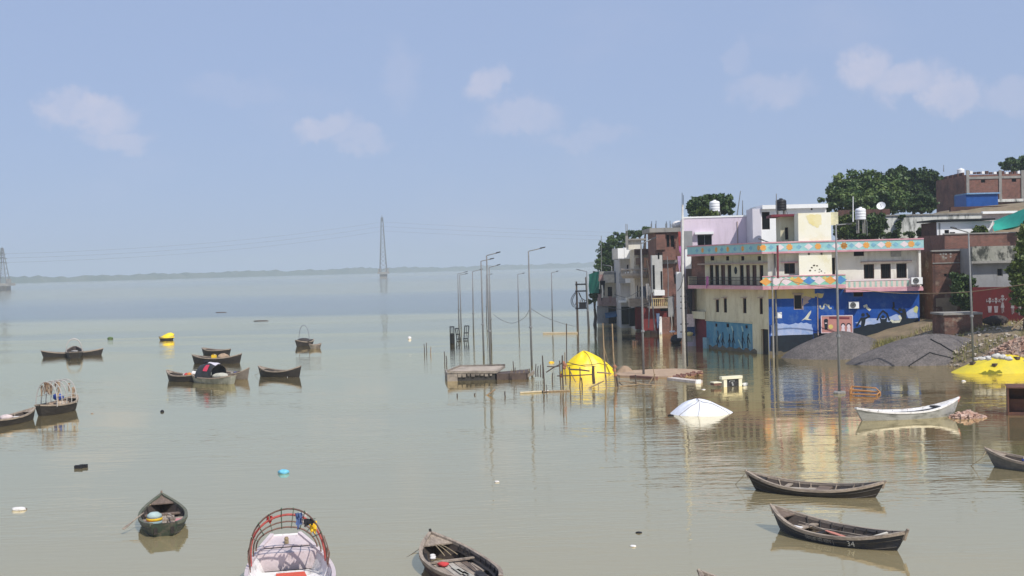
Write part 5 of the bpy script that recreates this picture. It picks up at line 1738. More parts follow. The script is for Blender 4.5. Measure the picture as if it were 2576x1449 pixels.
# white block with black tank behind the terrace
t, Fc, zt_ = block('white_roof_block', 'white rooftop block with projecting roof slab, behind the stair tower', 1917, 2082, 520, 124, 6, M_BRIGHT, zb=4, holes=[(X4(770), Y4(168), X4(840), Y4(325)), (X4(1205), Y4(130), X4(1222), Y4(152))])
P(Fc, t, 'roof_slab', M_BRIGHT, (1918, 514, 2083, 524), -6.2, .5)
MB().fbox(Fc, -.9, -.003, -3.0, .2, 5, zt_ - .1).build('shade_tinted_return', M_SHADELIL, t)  # shaded side of the white block, its shade painted in lilac
def tank(px, py0, py1, wpx, D, m, label, legs=0.0, group='roof water tanks'):
    a, b_ = at(px, py1, D), at(px, py0, D)
    h = b_.z - a.z
    r_ = wpx / 2 / FPX * D
    t = thing('water_tank', label, 'water tank', (a.x, a.y, a.z - legs), group=group)
    pr = [(r_ * .96, 0), (r_, .04 * h), (r_, .16 * h), (r_ * .96, .18 * h), (r_, .2 * h), (r_, .38 * h), (r_ * .96, .40 * h), (r_, .42 * h), (r_, .60 * h), (r_ * .96, .62 * h), (r_, .64 * h), (r_ * .98, .80 * h), (r_ * .8, .88 * h), (r_ * .34, .93 * h)]
    MB().lathe(pr, a, 18).build('drum', m, t, smooth=True)
    MB().lathe([(r_ * .30, .92 * h), (r_ * .33, .95 * h), (r_ * .30, h), (r_ * .05, h * 1.01)], a, 12).build('lid', m, t, smooth=True)
    MB().tube([a + Vector((r_ * .9, -r_ * .5, 0)), a + Vector((r_ * 1.05, -r_ * .5, -.3)), a + Vector((r_ * 1.05, -r_ * .5, -.3 - legs))], .04, n=6).build('outlet_pipe', M_GREYW, t)
    if legs:
        for sx in (-1, 1):
            for sy in (-1, 1):
                MB().box((a.x + sx * r_ * .6, a.y + sy * r_ * .6, a.z - legs / 2 - .002), (.12, .12, legs)).build('leg', M_CONC, t)
    return t
M_TANKW = mat('white_tank_plastic', (.78, .78, .79), (.72, .72, .73), scale=1, rough=.45, bump=0)
tank(1965, 499, 530, 27, 121, mat('black_tank_plastic', (.018, .018, .02), rough=.5, scale=2), 'black water tank on the white rooftop block', legs=.4)
tank(1798, 503, 533, 26, 140, M_TANKW, 'white water tank in front of the dark round tree', legs=2.0)
tank(2165, 521, 553, 26, 134, M_TANKW, 'white water tank below the big trees beside a white pole', legs=1.5)

# brick house to the right of the mural
t, Fc, zt_ = block('brick_house', 'patched dark brick house standing right of the ultramarine mural', 2346, 2436, 632, 113, 10, M_BRICKR, zb=-.5, holes=[(X5(1003), Y5(988), X5(1030), Y5(1015))], skew=0)
a = at(2346, 700, 113)
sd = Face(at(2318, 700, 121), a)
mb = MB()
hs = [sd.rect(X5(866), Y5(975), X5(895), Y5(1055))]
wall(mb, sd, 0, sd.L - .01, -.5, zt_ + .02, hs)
mb.build('shaded_side', M_BRICKD, t)  # the side's shade is put into the colour by a darker brick
opening(sd, hs[0], t, fw=.05, hood=True)
MB().fbox(Fc, -.1, Fc.L + .1, -.3, .15, zt_, zt_ + .14).build('coping', M_CONC, t)
P(Fc, t, 'string_course', M_CONC, (2346, 660, 2434, 662.5), .003, .08)
for k, (x, y) in enumerate(((975, 830), (1000, 825), (1020, 830), (1058, 828), (1020, 860), (1058, 850), (998, 852))):
    disc(Fc, (X5(x), Y5(y)), .10, M_CONC, t, .014, 'putlog_hole', n=7)
paint(Fc, jag([(X5(925), Y5(1190)), (X5(1110), Y5(1180)), (X5(1115), Y5(1330)), (X5(1000), Y5(1330)), (X5(990), Y5(1260)), (X5(925), Y5(1255))], 4, 1.5, 11), mat('buff_render', (.30, .24, .17), (.2, .16, .12), scale=1.5), t, .016, 'render_patch')
# upper brick storey and white roof room behind
t, Fc, zt_ = block('brick_house', 'plain red brick upper storey with a white roof room above it', 2378, 2560, 588, 120, 8, M_BRICK, zb=2, holes=[])
MB().fbox(Fc, -.1, Fc.L, -.3, .1, zt_, zt_ + .12).build('coping', M_CONC, t)
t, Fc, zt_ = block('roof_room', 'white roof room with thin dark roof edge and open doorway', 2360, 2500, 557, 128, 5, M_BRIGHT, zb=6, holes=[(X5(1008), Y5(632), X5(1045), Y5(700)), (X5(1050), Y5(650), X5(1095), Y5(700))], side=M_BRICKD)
P(Fc, t, 'roof_edge', M_IRON, (2352, 550.5, 2504, 554.5), -5.2, .6)
sd = Face(at(2335, 600, 134), at(2360, 600, 128))
mb = MB()
wall(mb, sd, 0, sd.L - .01, 4, zt_ - .1, [])
mb.build('shaded_side', M_GREYW, t)
# grey house with mouldy parapet
t, Fc, zt_ = block('grey_house', 'bare grey house with black mouldy parapet above a red mural', 2447, 2620, 622, 110, 8, M_GREYW, zb=2, holes=[(X5(1437), Y5(945), X5(1483), Y5(1010))], frame=M_CONC)
P(Fc, t, 'mouldy_parapet', M_STAINGR, (2446, 618, 2622, 655), .003, .5)
P(Fc, t, 'ledge', M_CONC, (2444, 655, 2622, 661), .003, .7)
# red mural wall
a, b_ = at(2447, 760, 107.5), at(2640, 760, 104)
Fr = Face(a, b_)
t = thing('mural_wall', 'dark red boundary wall painted with white stick dancers', 'wall', (a.x, a.y, 2))
zt_ = Fr.px(2510, 722)[1]
wall(MB(), Fr, 0, Fr.L, 1.5, zt_, []).build('red_wall', M_REDWALL, t)
m_ = mat('white_figure_paint', (.42, .39, .38), (.28, .24, .24), scale=4, bump=0)
def FG(x, y):
    return (2576 - (1138 - x) * .2425, 702.8 + y * .2425)   # from the close view of the wall
for k, (x, y, sc, dr) in enumerate(((783, 215, 1, 1), (848, 215, 1, 1), (916, 190, 1.15, 0), (1020, 200, 1.1, 0), (1092, 210, 1.15, 0), (1150, 205, 1.1, 0))):
    disc(Fr, FG(x, y - 12 * sc), .11 * sc, m_, t, .02, 'painted_head')
    paint(Fr, [FG(x - 18 * sc, y + 4), FG(x + 18 * sc, y + 4), FG(x, y + 40 * sc)], m_, t, .02, 'painted_torso')
    if dr:
        paint(Fr, [FG(x - 22, y + 62), FG(x + 22, y + 62), FG(x + 16, y + 130), FG(x - 14, y + 130)], mat('grey_figure_paint', (.42, .36, .36), bump=0), t, .019, 'painted_drum')
        stroke(Fr, [FG(x - 16, y + 8), FG(x - 34, y + 20), FG(x - 30, y - 10)], .05, m_, t, .02, 'painted_arm')
        stroke(Fr, [FG(x + 16, y + 8), FG(x + 34, y + 20), FG(x + 30, y - 10)], .05, m_, t, .02, 'painted_arm')
    else:
        paint(Fr, [FG(x - 8, y + 42 * sc), FG(x + 8, y + 42 * sc), FG(x + 20, y + 90 * sc), FG(x - 20, y + 90 * sc)], m_, t, .021, 'painted_skirt')
        stroke(Fr, [FG(x - 6, y + 90 * sc), FG(x - 4, y + 160)], .05, m_, t, .02, 'painted_leg')
        stroke(Fr, [FG(x + 8, y + 90 * sc), FG(x + 12, y + 150)], .05, m_, t, .02, 'painted_leg')
        stroke(Fr, [FG(x - 16, y + 8), FG(x - 32, y + 30), FG(x - 16, y + 48)], .05, m_, t, .02, 'painted_arm')
        stroke(Fr, [FG(x + 16, y + 8), FG(x + 32, y + 26), FG(x + 46, y + 6)], .05, m_, t, .02, 'painted_arm')
# long mould stained wall behind the parapets
t, Fc, zt_ = block('stained_building', 'long white building streaked with black mould and ivy', 2212, 2472, 541, 138, 8, M_STAINED, zb=4)
MB().fbox(Fc, -.1, Fc.L + .1, -.3, .15, zt_, zt_ + .15).build('coping', M_CONC, t)
t, Fc, zt_ = block('pale_house', 'pale pink house with bright white roof edge under the blue shed', 2472, 2640, 534, 142, 8, mat('pale_rose_wash', (.52, .46, .46)), zb=6)
P(Fc, t, 'roof_edge', M_BRIGHT, (2472, 531, 2560, 537), .003, .5)
# brick building on the hill
t, Fc, zt_ = block('hill_brick_building', 'large unfinished brick building with concrete frame on the hilltop', 2432, 2680, 437, 176, 12, M_BRICK, zb=8, holes=[(X5(1304), Y5(222), X5(1340), Y5(248)), (X5(1555), Y5(212), X5(1593), Y5(242))])
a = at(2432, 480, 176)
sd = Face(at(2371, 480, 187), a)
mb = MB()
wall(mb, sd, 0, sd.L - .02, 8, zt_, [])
mb.build('shaded_side', M_BRICKD, t)  # darker brick than the front, painting in the shade of this side
for x in (2435, 2517, 2573):
    P(Fc, t, 'concrete_column', M_CONC, (x - 3.5, 428, x + 3.5, 510), .003, .14)
P(Fc, t, 'concrete_beam', M_CONC, (2434, 443, 2600, 449), .003, .10)
P(Fc, t, 'white_plinth', M_STAINED, (2432, 501, 2600, 508), .003, .3)
for k in range(14):
    x = 2440 + k * 10
    P(Fc, t, 'parapet_block', M_BRICKD if k % 3 else M_BRIGHT, (x, 430 + (k * 7) % 4, x + 7, 437.5), -.4, -.02)
u = sd.px(2374, 430)[0]
for k in range(4):
    MB().fbox(sd, u + 2.3 * k, u + 2.3 * k + 1.5, -.3, -.02, zt_ - .002, zt_ + .5).build('parapet_block', M_BRICKD, t)
tk = tank(2417, 423, 441, 18, 182, M_TANKW, 'small white water tank on the hilltop brick building', legs=.6)
# blue shed
t, Fc, zt_ = block('blue_shed', 'bright blue corrugated metal shed before the hilltop brick building', 2434, 2514, 487, 165, 4, mat('blue_sheet_metal', (.02, .11, .40), (.015, .09, .33), scale=1, rough=.5, bump=0), zb=9)
a = at(2434, 500, 165)
sd = Face(at(2400, 500, 170), a)
mb = MB()
wall(mb, sd, 0, sd.L - .01, 9, zt_, [])
mb.build('shaded_side', mat('faded_blue_sheet', (.06, .16, .36)), t)
for k in range(26):
    u = Fc.L * (k + .5) / 26
    MB().fbox(Fc, u - .05, u + .05, .001, .05, zt_ - 2.3, zt_ - .05).build('corrugation', MATS['blue_sheet_metal'], t)
P(Fc, t, 'roof_edge', mat('pale_blue_edge', (.2, .35, .55)), (2432, 484.5, 2516, 488), -4.2, .3)
# low brick walls on the hill
t, Fc, zt_ = block('brick_wall', 'long low brick terrace wall beneath the blue shed', 2395, 2680, 517, 152, .6, M_BRICKD, zb=8, roof=False)
t['category'] = 'wall'
t, Fc, zt_ = block('brick_wall', 'short brick wall below the big trees, behind the white tank', 2112, 2242, 527, 150, .6, M_BRICKD, zb=6, roof=False)
t['category'] = 'wall'
t, Fc, zt_ = block('brick_ruin', 'low broken brick plinth with a concrete top on the bank', 2374, 2470, 792, 103, 3.0, M_BRICKR, zb=.5)
t['category'] = 'wall'
P(Fc, t, 'concrete_top', M_CONC, (2372, 787, 2472, 792), -3, .15)

rag(G.p(G.px(X4(288), Y4(742), .97)[0], .99, G.px(X4(288), Y4(742), .97)[1]), .42, 1.05, mat('magenta_towel', (.55, .18, .40)), 'magenta towel hung over the black balcony railing', seed=4, ang=-.9, group=None, name='towel')
rag(G.p(G.px(X4(130), Y4(860), .6)[0], .7, G.px(X4(130), Y4(860), .6)[1]), .9, 2.2, C_BLACK, 'black mass hanging under the balcony beside the utility pole', seed=6, ang=-.9, group=None, name='hung_cloth')  # black mass between pole and house, modelled as a hanging sheet

# mud line left by the flood on the drowned walls
M_MUD = mat('mud_line', (.17, .14, .095), (.10, .085, .06), scale=1.4, bump=.3)
zz_ = [(.02 + (G.L - 2.2) * k / 24, .34 + .12 * math.sin(k * 1.7) + .07 * math.sin(k * 4.1)) for k in range(25)]
MB().plate(G, [(zz_[0][0], -.8), (zz_[-1][0], -.8)] + zz_[::-1], .006, .026).build('mud_line', M_MUD, H1)
zz_ = [(.02 + 4.2 * k / 16, .30 + .10 * math.sin(k * 1.9 + 1)) for k in range(17)]
MB().plate(F, [(zz_[0][0], -.8), (zz_[-1][0], -.8)] + zz_[::-1], .012, .032).build('mud_line', M_MUD, H1)

# ------------------------------------------------------------------ the receding row of flooded houses
def XR(r_):
    return 1495 + .238 * r_
def YR(r_):
    return 511 + .2381 * r_
def balusters(Fc, t, u0, u1, z0, z1, o, n, m):
    MB().fbox(Fc, u0, u1, o - .16, o, z1 - .12, z1).build('hand_rail', m, t)
    for k in range(n):
        u = u0 + .08 + (u1 - u0 - .16) * k / (n - 1)
        a = Fc.p(u, o - .08, 0)
        MB().lathe([(.05, z0), (.08, z0 + (z1 - z0) * .3), (.035, z0 + (z1 - z0) * .6), (.06, z1 - .12)], (a.x, a.y, 0), 6).build('baluster', m, t)
def riverside(t, Fc, D2x, zb, zt_, m, th=.2):
    """the wall of a block that faces the river, seen at a glancing angle"""
    a = at(D2x[0], 700, D2x[1])
    sd = Face(a, (Fc.O.x, Fc.O.y))
    wall(MB(), sd, 0, sd.L - .01, zb, zt_, []).build('river_wall', m, t)
    return sd
M_RIVER = mat('river_side_render', (.46, .43, .39), (.36, .33, .30), scale=.8, stain=(.16, .13, .11), stain_amt=.7)
# brick and stucco house, nearest of the row
t, Fc, zt_ = block('flooded_brick_house', 'tall brick and grey stucco house with bare rebar, nearest of the flooded row', 1650, 1716, 583, 152, 8, M_BRICK, zb=-1.5,
                   holes=[(XR(762), YR(335), XR(795), YR(465)), (XR(805), YR(340), XR(845), YR(465)), (XR(843), YR(752), XR(897), YR(855))], group='flooded row of houses')
sd = riverside(t, Fc, (1634, 160), -1.5, zt_, M_RIVER)
P(Fc, t, 'roof_slab', M_CONC, (1634, 573, 1712, 584), -8, .6)
P(Fc, t, 'brick_pier', M_BRICK, (XR(655), YR(330), XR(752), YR(492)), .003, .9)
P(Fc, t, 'concrete_band', M_CONC, (XR(720), YR(600), XR(880), YR(640)), .003, .3)
P(Fc, t, 'brick_panel', M_BRICK, (XR(722), YR(485), XR(862), YR(600)), .003, .7)
P(Fc, t, 'stucco_pier', mat('pale_stucco', (.50, .50, .47), (.4, .4, .38), scale=1), (XR(612), YR(550), XR(722), YR(945)), .003, 1.2)
for a, b_, c, d in ((XR(618), YR(655), XR(640), YR(910)), (XR(672), YR(520), XR(688), YR(590)), (XR(703), YR(720), XR(720), YR(915))):
    P(Fc, t, 'slit_window', M_PANE, (a, c if False else b_, c, d), 1.201, 1.23)
P(Fc, t, 'pale_ledge', M_BRIGHT, (XR(635), YR(920), XR(745), YR(975)), .003, 1.6)
P(Fc, t, 'grey_shutter', M_GREYW, (XR(780), YR(985), XR(842), YR(1200)), .003, .8)
P(Fc, t, 'brick_panel', M_BRICKD, (XR(842), YR(960), XR(915), YR(1300)), .003, .5)
u0, u1, z0, z1 = Fc.rect(XR(600), YR(1003), XR(775), YR(1090), 1.5)
MB().fbox(Fc, u0 - .3, u1, .003, 1.5, z0 - .25, z0).build('balcony_slab', mat('tan_slab', (.40, .33, .26)), t)
balusters(Fc, t, u0, u1, z0, z1, 1.48, 9, mat('ochre_baluster', (.55, .43, .22)))
P(Fc, t, 'red_shop_wall', M_REDWALL, (XR(520), YR(1105), XR(780), YR(1345)), .003, .6)
P(Fc, t, 'dark_shop_opening', M_PANE, (XR(700), YR(1100), XR(775), YR(1140)), .601, .65)
P(Fc, t, 'brick_pier', M_BRICK, (XR(715), YR(1205), XR(800), YR(1390)), .603, 1.4)
P(Fc, t, 'white_post', M_BRIGHT, (XR(688), YR(1200), XR(716), YR(1420)), 1.0, 1.45)
for k, x in enumerate((598, 606, 645, 652, 752, 760, 768, 800, 808)):
    q = Fc.px(XR(x), YR(270), -.5 - (k % 3))
    a = Fc.p(q[0], -.5 - (k % 3), zt_ + .1)
    MB().tube([a, a + Vector((.03, 0, 1.0 + .35 * (k % 2)))], .035, n=4).build('rebar', M_IRON if k % 2 else M_CONC, t)
blob('roof_bundle', Fc.p(Fc.px(XR(880), YR(215), -1)[0], -1, zt_ + .9), (1.7, 1.2, 1.0), C_WHITE, 'white covered bundle on the bare roof of the nearest flooded house', 'bundle', seed=33)
# pink hung cloths and red flag between pole and house
for k, (x0, y0, x1, y1, m, lab) in enumerate(((893, 455, 925, 540, mat('magenta_cloth', (.5, .16, .4)), 'magenta cloth hung on the side of the nearest flooded house'), (880, 560, 915, 700, mat('lilac_cloth', (.5, .32, .5)), 'lilac sheet hung on the side of the nearest flooded house'), (885, 300, 915, 440, mat('brick_red_cloth', (.4, .08, .07)), 'dark red flag cloth beside the roof of the nearest flooded house'))):
    a = at(XR((x0 + x1) / 2), YR(y0), 151.2)
    b_ = at(XR((x0 + x1) / 2), YR(y1), 151.2)
    rag(a, (x1 - x0) * .238 / FPX * 151 * 1.1, a.z - b_.z, m, lab, seed=k, group='cloths hung on the flooded houses', name='hung_cloth')
# salmon and white house
t, Fc, zt_ = block('flooded_salmon_house', 'white and salmon house with a rounded balcony in the flooded row', 1597, 1650, 627, 161, 8, mat('dull_cream_wall', (.62, .55, .44), (.52, .46, .37), scale=1, stain=(.24, .2, .16), stain_amt=.6), zb=-1.5,
                   holes=[(XR(440), YR(870), XR(462), YR(990)), (XR(480), YR(880), XR(500), YR(990)), (XR(540), YR(870), XR(590), YR(990))], group='flooded row of houses')
riverside(t, Fc, (1583, 169), -1.5, zt_ - .2, M_WHITE)
P(Fc, t, 'brick_parapet', M_BRICKD, (1597, 626, 1648, 641), .003, .9)
P(Fc, t, 'salmon_wall', M_SALMON, (XR(525), YR(575), XR(632), YR(725)), .003, .5)
P(Fc, t, 'cream_pier', mat('pale_cream', (.68, .6, .46)), (XR(420), YR(550), XR(470), YR(690)), .003, .5)
P(Fc, t, 'brown_cylinder', mat('brown_render', (.24, .16, .12)), (XR(440), YR(580), XR(490), YR(650)), .503, 1.0)
zz0, zz1 = Fc.px(1600, YR(785), 1.5)[1], Fc.px(1600, YR(700), 1.5)[1]
cx = Fc.p(Fc.px(XR(450), YR(740), .3)[0], .0, 0)
MB().lathe([(1.9, zz0 - .1), (2.15, zz0 + .25), (2.15, zz0 + .55)], (cx.x, cx.y, 0), 24).build('round_balcony', mat('tan_balcony', (.42, .36, .30)), t, smooth=False)
for k in range(14):
    a_ = math.pi * (1.02 + .96 * k / 13)
    MB().lathe([(.09, zz0 + .55), (.06, zz0 + .8), (.09, zz1 - .1)], (cx.x + 2.05 * math.cos(a_), cx.y + 2.05 * math.sin(a_), 0), 6).build('baluster', mat('tan_balcony', (.42, .36, .30)), t)
MB().tube([(cx.x + 2.05 * math.cos(math.pi * (1 + k / 16)), cx.y + 2.05 * math.sin(math.pi * (1 + k / 16)), zz1) for k in range(17)], .12, n=6).build('hand_rail', mat('tan_balcony', (.42, .36, .30)), t)
u0, u1, z0, z1 = Fc.rect(XR(372), YR(1008), XR(600), YR(1095), 1.6)
MB().fbox(Fc, u0, u1, .003, 1.6, z0, z1).build('lower_balcony', mat('tan_slab', (.40, .33, .26)), t)
P(Fc, t, 'dark_shop', M_PANE, (XR(370), YR(1105), XR(440), YR(1300)), .003, .3)
P(Fc, t, 'red_shop_wall', M_REDWALL, (XR(435), YR(1100), XR(525), YR(1330)), .003, .9)
P(Fc, t, 'upper_room', M_WHITE, (1581, 604, 1612, 627), -4, -1)
P(Fc, t, 'roof_edge', M_CONC, (1579, 600, 1626, 604), -4.2, -.6)
P(Fc, t, 'chimney_pier', M_CONC, (XR(332), YR(345), XR(358), YR(470)), -1, -.4)
for k, x in enumerate((336, 350)):
    a = at(XR(x), YR(345), 162)
    MB().tube([a, a + Vector((0, 0, 1.6))], .04, n=4).build('rebar', M_CONC, t)
# white balcony house
t, Fc, zt_ = block('flooded_white_house', 'grey house hung with white balcony sheets in the flooded row', 1560, 1600, 624, 168, 8, mat('ash_wall', (.50, .48, .45), (.40, .38, .36), scale=1, stain=(.2, .18, .16), stain_amt=.6), zb=-1.5,
                   holes=[(XR(345), YR(650), XR(362), YR(718)), (XR(385), YR(655), XR(405), YR(718)), (XR(378), YR(900), XR(412), YR(978))], group='flooded row of houses')
riverside(t, Fc, (1545, 178), -1.5, zt_ - .3, M_RIVER)
P(Fc, t, 'balcony', M_GREYW, (XR(192), YR(480), XR(250), YR(597)), .003, 1.0)
P(Fc, t, 'hung_sheet', M_BRIGHT, (XR(248), YR(476), XR(316), YR(592)), .5, 1.05)
P(Fc, t, 'hung_sheet', M_BRIGHT, (XR(318), YR(470), XR(432), YR(588)), .5, 1.1)
P(Fc, t, 'white_panel', M_BRIGHT, (XR(328), YR(728), XR(416), YR(843)), .003, 1.0)
P(Fc, t, 'louvre', mat('grey_louvre', (.25, .26, .28), (.36, .36, .37), scale=3, stretch=(.2, .2, 6)), (XR(264), YR(735), XR(328), YR(848)), .003, .9)
P(Fc, t, 'white_ledge', M_BRIGHT, (XR(265), YR(1030), XR(340), YR(1050)), .003, 1.1)
P(Fc, t, 'cream_parapet', M_WHITE, (XR(338), YR(985), XR(420), YR(1040)), .003, 1.0)
P(Fc, t, 'dark_shop', M_PANE, (XR(290), YR(1095), XR(372), YR(1280)), .003, .5)
# low cream house at the far end with green net
t, Fc, zt_ = block('flooded_cream_house', 'low cream house with hung cloths at the far end of the flooded row', 1512, 1564, 690, 176, 9, mat('old_cream_wall', (.60, .55, .43), (.48, .44, .35), scale=1, stain=(.2, .18, .14), stain_amt=.6), zb=-1.5,
                   holes=[(XR(142), YR(885), XR(190), YR(985)), (XR(225), YR(875), XR(250), YR(980))], group='flooded row of houses')
riverside(t, Fc, (1502, 186), -1.5, zt_, M_RIVER)
P(Fc, t, 'hung_cloth', mat('rose_brown_cloth', (.30, .19, .18)), (XR(45), YR(755), XR(98), YR(825)), .8, 1.0)
P(Fc, t, 'hung_cloth', mat('cream_cloth', (.60, .55, .46)), (XR(98), YR(755), XR(212), YR(840)), .8, 1.05)
P(Fc, t, 'hung_cloth', mat('slate_cloth', (.12, .14, .18)), (XR(214), YR(735), XR(264), YR(845)), .8, 1.02)
P(Fc, t, 'roof_edge', M_CONC, (1508, 683, 1566, 690), -6, .7)
P(Fc, t, 'balcony', mat('rose_balcony', (.34, .25, .24)), (XR(40), YR(1000), XR(265), YR(1085)), .003, 1.2)
P(Fc, t, 'rose_pier', mat('rose_balcony', (.34, .25, .24)), (XR(42), YR(960), XR(75), YR(1085)), 1.2, 1.5)
P(Fc, t, 'dark_shop', M_PANE, (XR(150), YR(1090), XR(290), YR(1270)), .003, .3)
P(Fc, t, 'grey_shop_wall', M_GREYW, (XR(30), YR(1085), XR(150), YR(1270)), .003, .4)
u0, u1, z0, z1 = Fc.rect(XR(120), YR(1165), XR(285), YR(1215), 2.0)
MB().hexa([Fc.p(u0, 2.0, z0), Fc.p(u1, 2.0, z0 + .3), Fc.p(u1, .3, z1 + .3), Fc.p(u0, .3, z1), Fc.p(u0, 2.0, z0 + .06), Fc.p(u1, 2.0, z0 + .36), Fc.p(u1, .3, z1 + .36), Fc.p(u0, .3, z1 + .06)]).build('blue_awning', mat('blue_awning', (.05, .13, .24)), t)
def net(corners, m, label, sag=.25, n=8, group='green shade nets'):
    a, b_, c, d = corners
    rows = []
    for i in range(n + 1):
        f = i / n
        rows.append([(a.lerp(b_, g_ / n)).lerp(d.lerp(c, g_ / n), f) + Vector((.05 * math.sin(g_ * 2 + i), -.12 * math.sin(g_ * 1.7 + i * .8), -sag * math.sin(math.pi * g_ / n) * math.sin(math.pi * f))) for g_ in range(n + 1)])
    return MB().grid(rows).build('shade_net', m, label=label, cat='net', group=group, smooth=True)
net([at(1481, 690, 176), at(1507, 682, 175), at(1507, 737, 175), at(1482, 738, 176)], mat('dark_green_net', (.012, .13, .095), (.01, .1, .08), scale=2, rough=.8), 'dark green net hung at the far end of the flooded row')
net([at(2499, 556, 130), at(2590, 520, 124), at(2600, 560, 118), at(2500, 582, 121)], mat('bright_green_net', (.02, .33, .24), (.015, .26, .2), scale=2, rough=.8), 'bright green net roof beside the white roof room', sag=.8)
q = at(1712, 771, 150)
MB().hexa([at(1701, 772, 151), at(1713, 775, 149.5), at(1713, 770, 149.5), at(1701, 771, 151), at(1701, 771, 151) + Vector((0, 0, .1)), at(1713, 773.5, 149.5) + Vector((0, 0, .1)), at(1713, 767, 150.5) + Vector((0, 0, .1)), at(1703, 770, 151.5) + Vector((0, 0, .1))]).build('blue_awning', mat('sky_blue_sheet', (.12, .32, .62)), label='small sky blue sheet awning beside the utility pole', cat='awning')

# poles, pipes and washing on the fronts
def lean(x0, y0, x1, y1, D, r, m, label, name='leaning_pole'):
    p, q = at(XR(x0), YR(y0), D), at(XR(x1), YR(y1), D)
    MB().tube([p, p.lerp(q, .5) + Vector((.08, 0, 0)), q], [r, r, r * .8], n=6).build(name, m, label=label, cat='pole', group='poles leaning on the flooded row')
lean(590, 880, 553, 600, 149.5, .13, M_DARKPOLE, 'black charred pole leaning before the salmon wall')
lean(640, 1345, 592, 900, 149, .09, M_POLE, 'grey pole leaning across the red shop wall')
lean(575, 1320, 575, 860, 149.3, .08, M_POLE, 'upright grey pole before the red shop wall')
lean(815, 1370, 812, 1180, 149, .09, M_CONC, 'short concrete post right of the brick pier')
lean(85, 1000, 82, 865, 172, .12, M_WHITE, 'white post before the rose balcony of the far cream house')
lean(880, 1380, 880, 1130, 149.5, .09, M_CONC, 'slim post under the sky blue awning')
lean(780, 980, 770, 560, 150.3, .06, M_POLE, 'thin drain pipe up the nearest flooded brick house', 'drain_pipe')
for k, (x0, y0, x1, y1, D, m, lab) in enumerate(((500, 880, 545, 1000, 158.8, mat('slate_cloth', (.12, .14, .18)), 'slate sheets hung on the lower salmon house balcony'), (425, 985, 470, 1050, 166, C_WHITE, 'white washing on the grey house ledge'), (230, 1000, 262, 1065, 174, C_WHITE, 'white washing on the rose balcony'), (150, 985, 185, 1050, 174, mat('rose_brown_cloth', (.3, .19, .18)), 'brown washing on the rose balcony'),
                                              (655, 1165, 690, 1300, 150, mat('faded_blue_cloth', (.14, .2, .34)), 'faded blue sheet beside the brick pier'), (60, 820, 110, 1000, 173.5, C_BLACK, 'black sheet hanging below the brown cloth of the far house'), (545, 850, 590, 1005, 151, C_GREYCLOTH, 'grey sheets bundled by the charred pole'), (880, 905, 915, 1060, 150.5, mat('rose_brown_cloth', (.3, .19, .18)), 'brown sheet beside the utility pole'))):
    a = at(XR((x0 + x1) / 2), YR(y0), D)
    b_ = at(XR((x0 + x1) / 2), YR(y1), D)
    rag(a, (x1 - x0) * .238 / FPX * D * 1.15, (a.z - b_.z), m, lab, seed=k + 11, group='cloths hung on the flooded houses', name='hung_cloth')

# ================================================================== STREET FURNITURE AND FLOTSAM
M_LAMPH = mat('dark_lamp_head', (.05, .05, .055), rough=.5, scale=3)
def lamp(bx, by, tx, ty, ax, ay, label, r=.09, D=None, base=None, head=True):
    """street lamp: foot pixel, top of the pole pixel, end of the arm pixel"""
    b_ = wp(bx, by) if D is None else at(bx, by, D)
    Y = b_.y
    t_ = at(tx, ty, Y)
    top = Vector((b_.x + (t_.x - b_.x) * .55, Y, t_.z))
    e = at(ax, ay, Y)
    foot = Vector((b_.x, Y, b_.z - 1.2))
    t = thing('street_lamp', label, 'street lamp', (b_.x, b_.y, b_.z), group='street lamps standing in the flood')
    MB().tube([foot, foot.lerp(top, .55), top], [r, r * .85, r * .6], n=8).build('pole', M_POLE, t, smooth=True)
    MB().lathe([(r * 1.5, -.02), (r * 1.5, .12), (r * 1.1, .16)], foot.lerp(top, .40), 8).build('pole_joint', M_POLE, t)
    d = e - top
    k = top + d * .68
    MB().tube([top - Vector((0, 0, .15)), top + d * .03, k], [r * .45] * 3, n=6).build('arm', M_POLE, t, smooth=True)
    u = d.normalized()
    up = Vector((0, -1, 0)).cross(u) if False else Vector((0, 0, 1))
    mb = MB()
    s_ = Vector((0, 1, 0)) * .15
    a, b2 = k, e
    mb.hexa([a - s_ * .6 - up * .05, b2 - s_ - up * .03, b2 + s_ - up * .03, a + s_ * .6 - up * .05, a - s_ * .6 + up * .08, b2 - s_ * .8 + up * .06, b2 + s_ * .8 + up * .06, a + s_ * .6 + up * .08])
    mb.build('lamp_head', M_LAMPH, t)
    if base:
        MB().lathe([(base, -.6), (base, .10), (base * .8, .16)], (b_.x, b_.y, 0), 12).build('footing', M_CONC, t)
    return t
